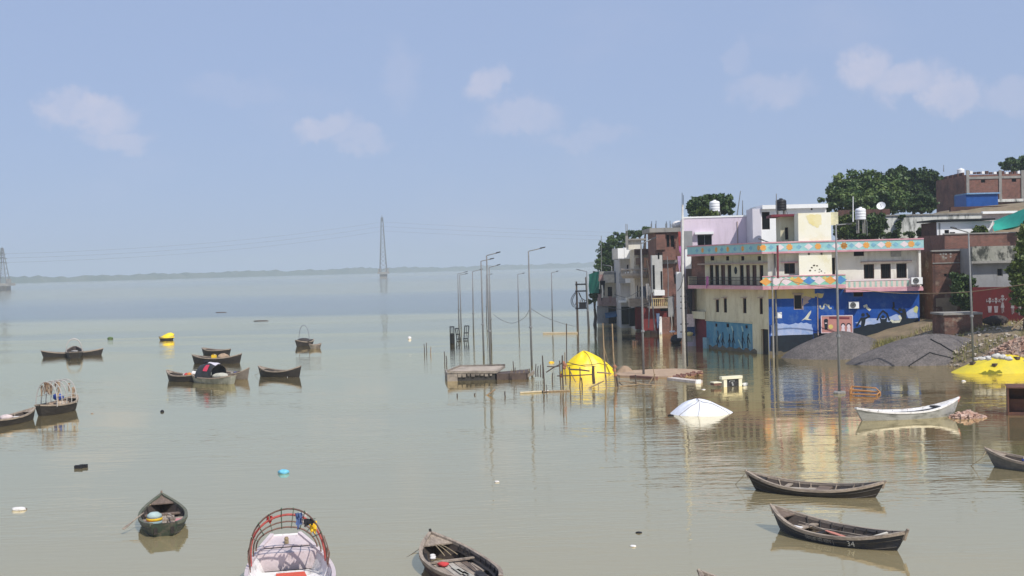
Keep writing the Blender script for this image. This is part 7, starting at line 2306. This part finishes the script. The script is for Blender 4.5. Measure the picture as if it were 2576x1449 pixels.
for (x0, x1, y0, lab) in ((1796, 1815, 962, 'left'), (1868, 1881, 966, 'right')):
    u0, u1 = Fb.px(x0, 965)[0], Fb.px(x1, 965)[0]
    z1 = Fb.px((x0 + x1) / 2, y0)[1]
    MB().fbox(Fb, u0, u1, -.5, 0, z1 - .22, z1 - .05).build('bench_arm', mat('dark_red_plank', (.16, .08, .06)) if lab == 'left' else M_IRON, t)
    MB().fbox(Fb, u0 - .02, u1 + .02, -.55, .02, z1 - .05, z1 + .02).build('arm_top', M_CR, t)
u0, u1 = Fb.px(1870, 970)[0], Fb.px(1880, 970)[0]
MB().fbox(Fb, u0, u1, .003, .02, .02, .22).build('white_plate', M_BRIGHT, t)

# ---- white tarpaulin mound
c = wp(1768, 1040)
mound('white_tarpaulin', (c.x, c.y, 0), 1.95, 1.7, .84, mat('white_tarpaulin', (.74, .75, .80), (.62, .63, .69), scale=1.5, rough=.45, bump=1.0, bscale=2.2), 'white tarpaulin bulging over a sunken heap', 'tarpaulin', seed=12, folds=.08, rough=.08, skew=(-.35, .1), prof=.85)
tie([(.98, -2.7), (.5, -2.2), (.12, -1.4), (.45, -.5), (.98, -.35)], 'grey cord stretched across the white tarpaulin', r=.018, m=C_GREYCLOTH)
tie([(.95, -1.9), (.5, -1.7), (.05, -1.5)], 'second grey cord down the front of the white tarpaulin', r=.015, m=C_GREYCLOTH)
blob('dark_scrap', wp(1687, 1045, .03), (.35, .2, .12), C_BLACK, 'dark scrap at the tip of the white tarpaulin', 'scrap', seed=14)
# ---- floating timber frame
t = thing('timber_frame', 'orange brown timber frame floating near the tall lamp', 'frame', wp(2140, 994))
M_ORW = mat('orange_timber', (.42, .20, .07), (.3, .15, .06), scale=3)
c4 = [wp(2139, 995), wp(2205, 997), wp(2214, 990), wp(2142, 987)]
for k in range(4):
    p, q = c4[k], c4[(k + 1) % 4]
    MB().tube([p + Vector((0, 0, .1)), q + Vector((0, 0, .1))], .05, n=4).build('rail', M_ORW, t)
    MB().tube([p - Vector((0, 0, .3)), p + Vector((0, 0, .42 if k in (0, 3) else .12))], .06, n=4).build('post', M_ORW, t)
MB().tube([c4[0] + Vector((0, 0, .40)), c4[3] + Vector((0, 0, .40)), (c4[3].lerp(c4[2], .85)) + Vector((0, 0, .36)), c4[2] + Vector((0, 0, .1))], .05, n=4).build('upper_rail', M_ORW, t)
MB().tube([c4[0] + Vector((0, 0, .40)), c4[0].lerp(c4[1], .9) + Vector((0, 0, .3))], .05, n=4).build('upper_rail', M_ORW, t)
# ---- rusty box at the frame edge
a, b_ = wp(2535, 1045), wp(2640, 1047)
Fb = Face(a, b_)
t = thing('rusty_kiosk', 'rusty brown open kiosk box cut off by the frame', 'kiosk', (a.x, a.y, 0))
M_RUST = mat('rusty_sheet', (.15, .065, .04), (.09, .045, .035), scale=2, bump=.3, stain=(.05, .03, .028), stain_amt=.6)
zt_ = Fb.px(2550, 977)[1]
for (u0, u1, o0, o1, z0, z1, nm) in ((0, .08, -1.8, 0, -.6, zt_, 'side_panel'), (Fb.L - .08, Fb.L, -1.8, 0, -.6, zt_, 'side_panel'), (.08, Fb.L - .08, -1.8, -1.72, -.6, zt_, 'back_panel'), (-.04, Fb.L + .04, -1.84, .05, zt_, zt_ + .06, 'top_panel'), (.08, Fb.L - .08, -1.7, 0, -.6, .12, 'floor_panel'), (.08, Fb.L - .08, -.9, -.84, .12, zt_ * .55, 'inner_shelf')):
    MB().fbox(Fb, u0, u1, o0, o1, z0, z1).build(nm, M_RUST, t)

# ---- gravel piles
M_GRAV = mat('grey_gravel', (.135, .118, .112), (.09, .08, .077), scale=1.2, bump=.8, bscale=14, speckle=11)
for (x, y, rx, ry, h, sk, lab, sd_) in ((2118, 896, 6.0, 3.6, 2.25, (.1, .3), 'grey gravel pile nearest the painted house', 1), (2240, 886, 5.6, 3.2, 2.2, (0, .3), 'purplish gravel pile between the two grey ones', 2), (2356, 911, 7.6, 3.8, 2.35, (0, .3), 'broad grey gravel pile beside the dotted yellow tarp', 3)):
    c = wp(x, y)
    m = M_GRAV if sd_ != 2 else mat('purple_gravel', (.15, .11, .105), (.10, .08, .077), scale=2.5, bump=1.0, bscale=14, speckle=9)
    mound('gravel_pile', (c.x, c.y, 0), rx, ry, h, m, lab, 'gravel pile', seed=sd_ + 30, n=22, rough=.05, skew=sk, group='gravel piles on the bank', prof=.78)
tie([(.35, -1.9), (.5, -1.62), (.8, -1.40), (.99, -1.28)], 'black hose lying down the broad gravel pile', r=.05, m=M_IRON, name='hose', cat='hose', group='hoses on the gravel')
tie([(.99, -2.1), (.72, -1.85), (.86, -1.5), (.99, -1.36)], 'second black hose looping low on the broad gravel pile', r=.045, m=M_IRON, name='hose', cat='hose', group='hoses on the gravel')

# ---- dotted yellow tarpaulin on the bank
c = wp(2535, 933)
yt = mound('yellow_tarpaulin', (c.x, c.y, 0), 5.0, 2.4, 1.22, mat('yellow_olive_tarpaulin', (.72, .56, .02), (.52, .43, .04), scale=.45, rough=.5, bump=.3, bscale=2), 'yellow tarpaulin weighted with dark bricks on the bank', 'tarpaulin', seed=21, folds=.08, rough=.06, prof=.9)
rng = random.Random(3)
deps = None
for k, (fx, fy) in enumerate(((-.55, -.1), (-.35, .05), (-.12, -.25), (.08, -.3), (.12, .1), (.3, -.15), (.38, .2), (.3, -.5), (-.3, -.55), (.55, -.1), (-.05, .25), (.62, .15), (.5, -.45))):
    f = min(.98, math.hypot(fx, fy))
    MB().box(SURF[0](f, math.atan2(fy, fx), .05), (.44, .28, .2), rz=rng.uniform(0, 3)).build('brick', mat('dark_wet_brick', (.09, .06, .055)), label='one of the dark bricks dotted over the yellow tarpaulin', cat='brick', group='bricks on the yellow tarpaulin')
for k, (x, y, s_) in enumerate(((2455, 903, .35), (2484, 901, .55), (2508, 896, .65), (2522, 898, .6), (2537, 902, .5), (2468, 902, .45))):
    q = at(x, y, 89.5)
    blob('white_sack', (q.x, q.y, q.z), (s_, s_ * .7, s_ * .6), mat('dirty_white_sack', (.55, .54, .52), (.40, .39, .37), scale=3), ('smallest', 'low', 'highest', 'second highest', 'last', 'flat')[k] + ' of the white plastic sacks behind the dotted yellow tarp', 'sack', 'white sacks behind the yellow tarpaulin', seed=k + 50, rough=.9, n=6)

# ---- rubble, stones and litter
def chunks(name, m, n, fn, smin, smax, label, cat, seed=0, kind='stuff', flat=1.0):
    rng = np.random.default_rng(seed)
    V, Fc_ = [], []
    base = np.array([(-1, -1, -1), (1, -1, -1), (1, 1, -1), (-1, 1, -1), (-1, -1, 1), (1, -1, 1), (1, 1, 1), (-1, 1, 1)], float)
    for i in range(n):
        p = fn(rng)
        s_ = rng.uniform(smin, smax) * np.array([1, rng.uniform(.5, 1), rng.uniform(.3, .7) * flat]) / 2
        A_ = Matrix.Rotation(rng.uniform(0, 6.28), 3, 'Z') @ Matrix.Rotation(rng.uniform(-.7, .7), 3, 'X')
        b_ = base * (1 + rng.uniform(-.25, .25, (8, 3))) * s_
        k = len(V)
        V += [tuple(A_ @ Vector(q) + Vector(p)) for q in b_]
        Fc_ += [tuple(k + j for j in f) for f in ((3, 2, 1, 0), (4, 5, 6, 7), (0, 1, 5, 4), (1, 2, 6, 5), (2, 3, 7, 6), (3, 0, 4, 7))]
    mb = MB()
    mb.v = [Vector(q) for q in V]
    mb.f = Fc_
    return mb.build(name, m, kind=kind, label=label, cat=cat)
M_RUB = mat('brick_rubble', (.30, .16, .11), (.40, .32, .26), scale=1.4, bump=.3)
hc = at(2560, 868, 93.5)
MB_h = mound('rubble_mound', (hc.x + 1.0, hc.y + .6, 0), 3.6, 3.0, 2.3, mat('rubble_earth', (.17, .11, .08), (.1, .07, .055), scale=3), 'dark earth heap under brick rubble by the yellow tarp', 'heap', seed=41, prof=.8, z0=.2)
def heap(rng):
    f, a = rng.random() ** .6, rng.uniform(0, 6.283)
    return (hc.x + 1.0 + 3.6 * f * math.cos(a), hc.y + .6 + 3.0 * f * math.sin(a), .2 + 2.15 * (1 - f ** 1.6) ** .8 + rng.uniform(0, .1))
chunks('brick_rubble', M_RUB, 1100, heap, .14, .36, 'heap of broken brick rubble at the frame edge', 'rubble', seed=1)
c2 = wp(2432, 1050)
def heap2(rng):
    f, a = rng.random() ** .6, rng.uniform(0, 6.283)
    return (c2.x + 1.0 * f * math.cos(a), c2.y + .7 * f * math.sin(a), .36 * (1 - f) + rng.uniform(-.05, .05))
chunks('brick_rubble', mat('pale_brick_rubble', (.38, .22, .16), (.5, .38, .32), scale=3), 150, heap2, .10, .24, 'small brick heap awash at the tip of the white boat', 'rubble', seed=2)
def litter(rng):
    x = rng.uniform(30, 47)
    y0 = max(shore_y(x) + 4, 90)
    y = y0 + rng.random() * max(107 - y0, 2)
    return (x, y, ground_z(x, y) + .06)
chunks('bank_litter', mat('pale_litter', (.46, .41, .34), (.27, .21, .155), scale=2), 900, litter, .08, .26, 'pale stones and litter strewn over the bank', 'litter', seed=3)
def litter2(rng):
    p = wp(rng.uniform(1962, 2035), rng.uniform(884, 893))
    return (p.x, p.y, rng.uniform(0, .12))
chunks('shore_litter', mat('white_pink_litter', (.62, .55, .52), (.5, .32, .28), scale=3), 130, litter2, .10, .30, 'white and pink litter along the foot of the mural', 'litter', seed=4)
# dry grass on the bank
def grass(n, seed=0):
    rng = np.random.default_rng(seed)
    V, Fc_ = [], []
    for i in range(n):
        x = rng.uniform(29, 50)
        y0 = max(shore_y(x) + 5, 88)
        y = y0 + rng.random() * max(109 - y0, 2)
        if math.sin(x * .9 + y * .5) + math.sin(y * 1.3) < -.2:
            continue
        if y < 96 and x > 30:
            continue
        z = ground_z(x, y)
        h_, a = rng.uniform(.15, .55), rng.uniform(0, 6.28)
        l_ = rng.uniform(-.25, .25, 2)
        k = len(V)
        V += [(x - .03 * math.cos(a), y - .03 * math.sin(a), z - .05), (x + .03 * math.cos(a), y + .03 * math.sin(a), z - .05), (x + l_[0], y + l_[1], z + h_)]
        Fc_.append((k, k + 1, k + 2))
    mb = MB()
    mb.v = [Vector(q) for q in V]
    mb.f = Fc_
    mb.build('grass', mat('dry_grass', (.30, .25, .09), (.16, .17, .05), scale=.6, bump=0), kind='stuff', label='dry yellowish grass growing over the bank', cat='grass')
grass(9000, 5)
q = at(2506, 812, 103)
q.z = min(q.z, ground_z(q.x, q.y) + .15)
blob('dark_heap', (q.x, q.y, q.z + .25), (2.0, 1.0, .9), mat('charred_heap', (.02, .017, .018), (.05, .035, .03), scale=3), 'black charred heap at the foot of the red mural wall', 'heap', seed=66, rough=.3)
stake(2545, 829, 2576, 800, 'pale bare pole leaning over the brick rubble', D=95, r=.06, m=M_BAMBOO, group='poles on the bank')

# ---- half drowned things by the flooded row
q = wp(1701, 862)
t = thing('drowned_scooter', 'black scooter cowl with white mirror half under water by the utility pole', 'scooter', q)
blob('cowl', q + Vector((0, 0, .35)), (1.3, .7, 1.1), mat('black_cowl', (.015, .016, .022), rough=.4), t and None, None, None, parent=t, seed=71, rough=.12)
MB().tube([q + Vector((-.2, 0, .7)), q + Vector((-.35, 0, 1.15))], .04, n=5).build('stem', M_IRON, t)
MB().lathe([(.02, -.1), (.3, -.06), (.34, 0), (.28, .1), (.02, .12)], q + Vector((-.4, 0, 1.25)), 12).build('mirror', M_BRIGHT, t, smooth=True)
q = wp(1601, 868)
t = thing('brown_crate', 'small brown crate half under water beside the near lamp', 'crate', q)
for k in range(4):
    MB().box(q + Vector((-.36 + .24 * k, 0, .18)), (.2, .5, .62 - .06 * (k % 2))).build('slat', mat('brown_crate_wood', (.13, .075, .05)), t)
blob('yellow_bag', at(1733, 840, 126), (.9, .7, .45), mat('pale_yellow_bag', (.62, .52, .22)), 'pale yellow bag on a wall under the blue shutter', 'bag', seed=73)
MB().box(at(1732, 850, 126.2), (.8, .6, .8)).build('low_pier', M_CONC, label='low grey pier under the pale yellow bag', cat='pier')

# ---- flotsam on the open water
def flot(x, y, size, m, label, cat, name, seed=0):
    return blob(name, wp(x, y, size[2] * .2), size, m, label, cat, seed=seed, n=8, rough=.3)
for k, (x, y) in enumerate(((198, 1175), (210, 1173))):
    MB().box(wp(x, y, .06), (.36, .22, .17), rz=.15 * k).build('floating_block', C_BLACK, label=('left', 'right')[k] + ' one of two black blocks floating side by side', cat='block', group='black floating blocks')
flot(713, 1188, (.5, .38, .26), mat('sky_blue_bag', (.16, .50, .68), rough=.4), 'bright blue plastic bag floating alone', 'bag', 'plastic_bag', 3)
flot(48, 1281, (.55, .3, .18), C_WHITE, 'white plastic scrap floating far left above the green boat', 'scrap', 'white_scrap', 4)
flot(60, 1280, (.25, .12, .12), M_BROWNWOOD, 'brown twist beside the white floating scrap', 'scrap', 'brown_scrap', 5)
flot(408, 1035, (.22, .2, .2), C_BLACK, 'black lump floating between the torn net boat and canopy boat', 'lump', 'black_lump', 6)
flot(232, 1040, (.2, .15, .08), M_GREYWOOD, 'grey chip floating right of the torn net boat', 'chip', 'grey_chip', 7)
flot(1250, 1212, (.2, .16, .1), C_WHITE, 'white scrap floating in the middle of the cove', 'scrap', 'white_scrap', 8)
flot(1593, 1374, (.22, .16, .08), C_WHITE, 'white scrap floating between red sterned boat and boat 34', 'scrap', 'white_scrap', 9)
flot(1607, 1340, (.24, .12, .08), C_BLACK, 'black chip floating between red sterned boat and boat 34', 'chip', 'black_chip', 10)
flot(277, 851, (.9, .6, .4), mat('water_hyacinth', (.10, .16, .06)), 'green weed clump floating left of the yellow sheet boat', 'weed', 'weed_clump', 11)
flot(1030, 851, (.5, .4, .5), C_WHITE, 'white float on open water beyond the slab', 'float', 'white_float', 12)
flot(555, 786, (2.6, .7, .25), M_DARKPOLE, 'far dark driftwood on the open river', 'driftwood', 'driftwood', 13)
flot(655, 807, (2.6, .7, .2), M_DARKPOLE, 'nearer dark driftwood on the open river', 'driftwood', 'driftwood', 14)
flot(2424, 959, (.28, .22, .14), C_WHITE, 'white scrap floating below the dotted yellow tarp', 'scrap', 'white_scrap', 15)
flot(1770, 980, (.3, .15, .08), C_WHITE, 'white scrap floating above the white tarpaulin', 'scrap', 'white_scrap', 16)

# ================================================================== TREES
def tree(name, label, D, lobes, leaf=(.26, .5), n=5200, m=None, trunk=True, group=None, seed=0, base=None, limb=True, droop=.0, cat='tree', zfoot=None):
    """lobes: pixel centre and half sizes; leaves are small faces spread through the lobes, denser at the rim"""
    rng = np.random.default_rng(seed)
    C3 = [(at(x, y, D + dd), rx / FPX * D, ry / FPX * D) for (x, y, rx, ry, dd) in lobes]
    if base is None:
        zc_ = min(c_.z - rz for c_, _, rz in C3)
        bx = sum(c_.x for c_, _, _ in C3) / len(C3)
        foot = Vector((bx, D, min(ground_z(bx, D), zc_ - 1.0)))
    else:
        foot = Vector(base)
    t = thing(name, label, cat, foot, group=group)
    if trunk:
        cc = sum((c_ for c_, _, _ in C3), Vector()) / len(C3)
        fork = foot.lerp(cc, .55)
        R0 = max(.12, .045 * (cc.z - foot.z) + .08)
        MB().tube([foot - Vector((0, 0, .3)), foot.lerp(fork, .5) + Vector((.15, .1, 0)), fork], [R0, R0 * .8, R0 * .65], n=8).build('trunk', mat('bark', (.09, .07, .055), (.05, .04, .035), scale=4, bump=.5), t)
        if limb:
            for c_, rx, rz in C3:
                MB().tube([fork, fork.lerp(c_, .55) + Vector((0, 0, .2)), c_ + Vector((0, 0, rz * .5))], [R0 * .5, R0 * .32, R0 * .12], n=6).build('limb', MATS['bark'], t)
    V = np.zeros((0, 3))
    vol = np.array([rx * rz for _, rx, rz in C3])
    cnt = np.maximum(40, (1.7 * n * vol / vol.sum()).astype(int))
    pts = []
    for (c_, rx, rz), k in zip(C3, cnt):
        # sub-clumps on the lobe's shell give light and dark knots and an uneven outline
        nk = max(6, int(k / 55))
        d = rng.normal(0, 1, (nk, 3))
        d /= np.linalg.norm(d, axis=1)[:, None]
        rr = np.where(rng.random(nk) < .16, rng.uniform(1.05, 1.28, nk), rng.uniform(.5, 1.05, nk))[:, None]
        cl = d * rr * np.array([rx, rx * .8, rz]) + np.array(c_)
        sz = rng.uniform(.16, .34, nk) * min(rx, rz) * 1.15 + .12
        which = rng.integers(0, nk, k)
        q = rng.normal(0, 1, (k, 3))
        q /= np.linalg.norm(q, axis=1)[:, None]
        q *= (rng.random(k) ** .5)[:, None]
        pts.append(cl[which] + q * sz[which][:, None] * np.array([1.15, 1.0, .8]))
    pts = np.vstack(pts)
    N = len(pts)
    s_ = rng.uniform(leaf[0], leaf[1], N)[:, None]
    u = rng.normal(0, 1, (N, 3))
    u /= np.linalg.norm(u, axis=1)[:, None]
    w_ = rng.normal(0, 1, (N, 3)) + np.array([0, 0, droop])
    w_ -= (w_ * u).sum(1)[:, None] * u
    w_ /= np.linalg.norm(w_, axis=1)[:, None]
    quad = np.stack([pts - u * s_ * .5, pts + w_ * s_ * .32, pts + u * s_ * .5, pts - w_ * s_ * .32], 1).reshape(-1, 3)
    Mi = np.array(xf_of(t).inverted())
    quad = quad @ Mi[:3, :3].T + Mi[:3, 3]
    me = bpy.data.meshes.new('crown')
    me.vertices.add(4 * N)
    me.vertices.foreach_set('co', quad.ravel().astype(np.float32))
    me.loops.add(4 * N)
    me.loops.foreach_set('vertex_index', np.arange(4 * N, dtype=np.int32))
    me.polygons.add(N)
    me.polygons.foreach_set('loop_start', np.arange(0, 4 * N, 4, dtype=np.int32))
    me.polygons.foreach_set('loop_total', np.full(N, 4, np.int32))
    me.update(calc_edges=True)
    me.materials.append(m or LEAF_D)
    o = bpy.data.objects.new('crown', me)
    COL.objects.link(o)
    o.parent = t
    return t
LEAF_D = leaf_mat('dark_foliage', (.023, .050, .015), (.074, .115, .030))
LEAF_M = leaf_mat('mid_foliage', (.030, .058, .014), (.065, .100, .024))
LEAF_L = leaf_mat('light_foliage', (.055, .085, .016), (.105, .135, .030))
GT = 'trees of the hill'
tree('broad_tree', 'dark tree rising at the far end of the flooded row', 192, [(1532, 640, 24, 34, 0), (1524, 672, 22, 22, -2), (1552, 606, 22, 18, 2), (1584, 592, 22, 11, 4), (1545, 660, 20, 24, -3), (1508, 690, 14, 12, 0), (1500, 705, 10, 14, 0)], n=6500, seed=1)
tree('broad_tree', 'small dark tree top peeping over the brick roof of the flooded row', 185, [(1624, 578, 10, 7, 0), (1608, 586, 8, 6, 0)], n=700, seed=2)
tree('broad_tree', 'round dark tree behind the white tank above the lilac house', 152, [(1782, 512, 40, 22, 0), (1748, 528, 22, 17, -1), (1815, 510, 24, 20, 1), (1770, 530, 30, 16, 0), (1812, 528, 24, 14, 0)], n=5200, seed=3, leaf=(.35, .65))
tree('broad_tree', 'big mid green tree left of the hilltop building, largest crown', 168, [(2118, 478, 42, 30, 0), (2172, 466, 46, 32, 2), (2232, 474, 42, 34, 2), (2092, 505, 22, 22, -3), (2150, 510, 52, 26, -4), (2220, 512, 50, 26, -3), (2190, 490, 50, 34, 0), (2260, 505, 30, 28, 0)], n=15000, seed=4, group=GT, m=leaf_mat('hill_foliage', (.034, .072, .018), (.115, .160, .038)), leaf=(.3, .6))
tree('broad_tree', 'darker tree behind the big crown, touching the hilltop building', 196, [(2268, 440, 36, 21, 0), (2318, 455, 40, 28, 0), (2345, 485, 34, 38, 0), (2300, 490, 44, 34, 0), (2250, 460, 36, 28, 0)], n=10000, seed=5, group=GT, leaf=(.35, .65))
tree('broad_tree', 'rounded lighter tree tucked under the big crown', 158, [(2318, 510, 26, 20, 0), (2300, 522, 18, 12, 0), (2336, 522, 16, 12, 0)], n=3200, seed=6, group=GT, m=LEAF_M)
tree('bush', 'yellowish green bush left of the white tank', 138, [(2122, 580, 22, 18, 0), (2145, 562, 20, 22, 0), (2118, 555, 12, 14, 0)], n=3200, seed=7, m=LEAF_L, cat='bush', group='bushes behind the parapets')
tree('bush', 'dense green bush right of the white tank before the stained wall', 136, [(2190, 572, 34, 26, 0), (2170, 585, 30, 18, 0), (2212, 560, 14, 18, 0)], n=4600, seed=8, m=LEAF_M, cat='bush', group='bushes behind the parapets')
tree('broad_tree', 'dark tree crest above the hilltop building', 205, [(2545, 414, 26, 14, 0), (2575, 412, 26, 18, 0), (2600, 415, 26, 18, 0)], n=4200, seed=9, group=GT, leaf=(.35, .65))
tree('feathery_tree', 'feathery light green tree cut off by the frame edge', 99, [(2566, 640, 16, 40, 0), (2560, 690, 18, 40, 0), (2575, 740, 24, 40, 0), (2590, 600, 24, 40, 0), (2600, 680, 30, 60, 0)], n=7000, seed=10, m=LEAF_L, leaf=(.2, .42), droop=-1.5)
tree('bush', 'dark bush against the patched brick house', 109, [(2425, 715, 22, 18, 0), (2415, 745, 18, 26, 0), (2432, 765, 14, 22, 0), (2400, 700, 12, 10, 0)], n=3200, seed=11, cat='bush', base=(at(2425, 790, 109).x, 109, 2.2))
tree('creeper', 'green creeper climbing the mould stained building', 137.6, [(2268, 545, 10, 5, 0), (2262, 565, 6, 14, 0), (2258, 588, 8, 10, 0), (2290, 590, 16, 7, 0), (2242, 592, 14, 7, 0)], n=1500, seed=12, m=LEAF_M, trunk=True, limb=False, cat='creeper', leaf=(.15, .3))
tree('bush', 'tufted plant growing on the stained building by the roof room', 134, [(2322, 585, 18, 12, 0), (2338, 600, 14, 10, 0)], n=1300, seed=13, m=LEAF_M, cat='bush', group='bushes behind the parapets')
tree('potted_palm', 'feathery palms on the lilac house roof before the white tank', 139, [(1768, 538, 9, 12, 0), (1782, 540, 10, 9, 0), (1796, 541, 8, 6, 0)], n=500, seed=14, m=LEAF_L, cat='palm', leaf=(.5, 1.0), base=(at(1780, 548, 139).x, 139, at(1780, 548, 139).z))
tree('bush', 'thin bush before the white roof room wall', 127, [(2466, 582, 14, 14, 0), (2455, 590, 10, 8, 0)], n=700, seed=15, m=LEAF_L, cat='bush', base=(at(2464, 600, 127).x, 127, at(2464, 600, 127).z - .3))
tree('bush', 'weed clump hanging under the transformer frame by the green net', 178, [(1492, 750, 14, 12, 0), (1500, 735, 10, 10, 0)], n=900, seed=16, cat='bush', base=(at(1495, 775, 178).x, 178, 0))

# ------------------------------------------------------------------ haze over the river
HAZE = 3.0e-4
mb = MB()
mb.hexa([(-6800, -50, -5), (6800, -50, -5), (6800, 6600, -5), (-6800, 6600, -5), (-6800, -50, 90), (6800, -50, 90), (6800, 6600, 90), (-6800, 6600, 90)])
hm = bpy.data.materials.new('haze')
hm.use_nodes = True
hm.node_tree.nodes.clear()
pv = hm.node_tree.nodes.new('ShaderNodeVolumePrincipled')
pv.inputs['Color'].default_value = (0.53, 0.63, 0.735, 1)
pv.inputs['Density'].default_value = HAZE
pv.inputs['Anisotropy'].default_value = 0.0
pv.inputs['Density Attribute'].default_value = ''
hm.cycles.homogeneous_volume = True
ho = hm.node_tree.nodes.new('ShaderNodeOutputMaterial')
hm.node_tree.links.new(pv.outputs[0], ho.inputs['Volume'])
hz = mb.build('haze', hm, kind='stuff')
hz['label'] = 'pale blue haze lying over the wide river'
hz['category'] = 'haze'
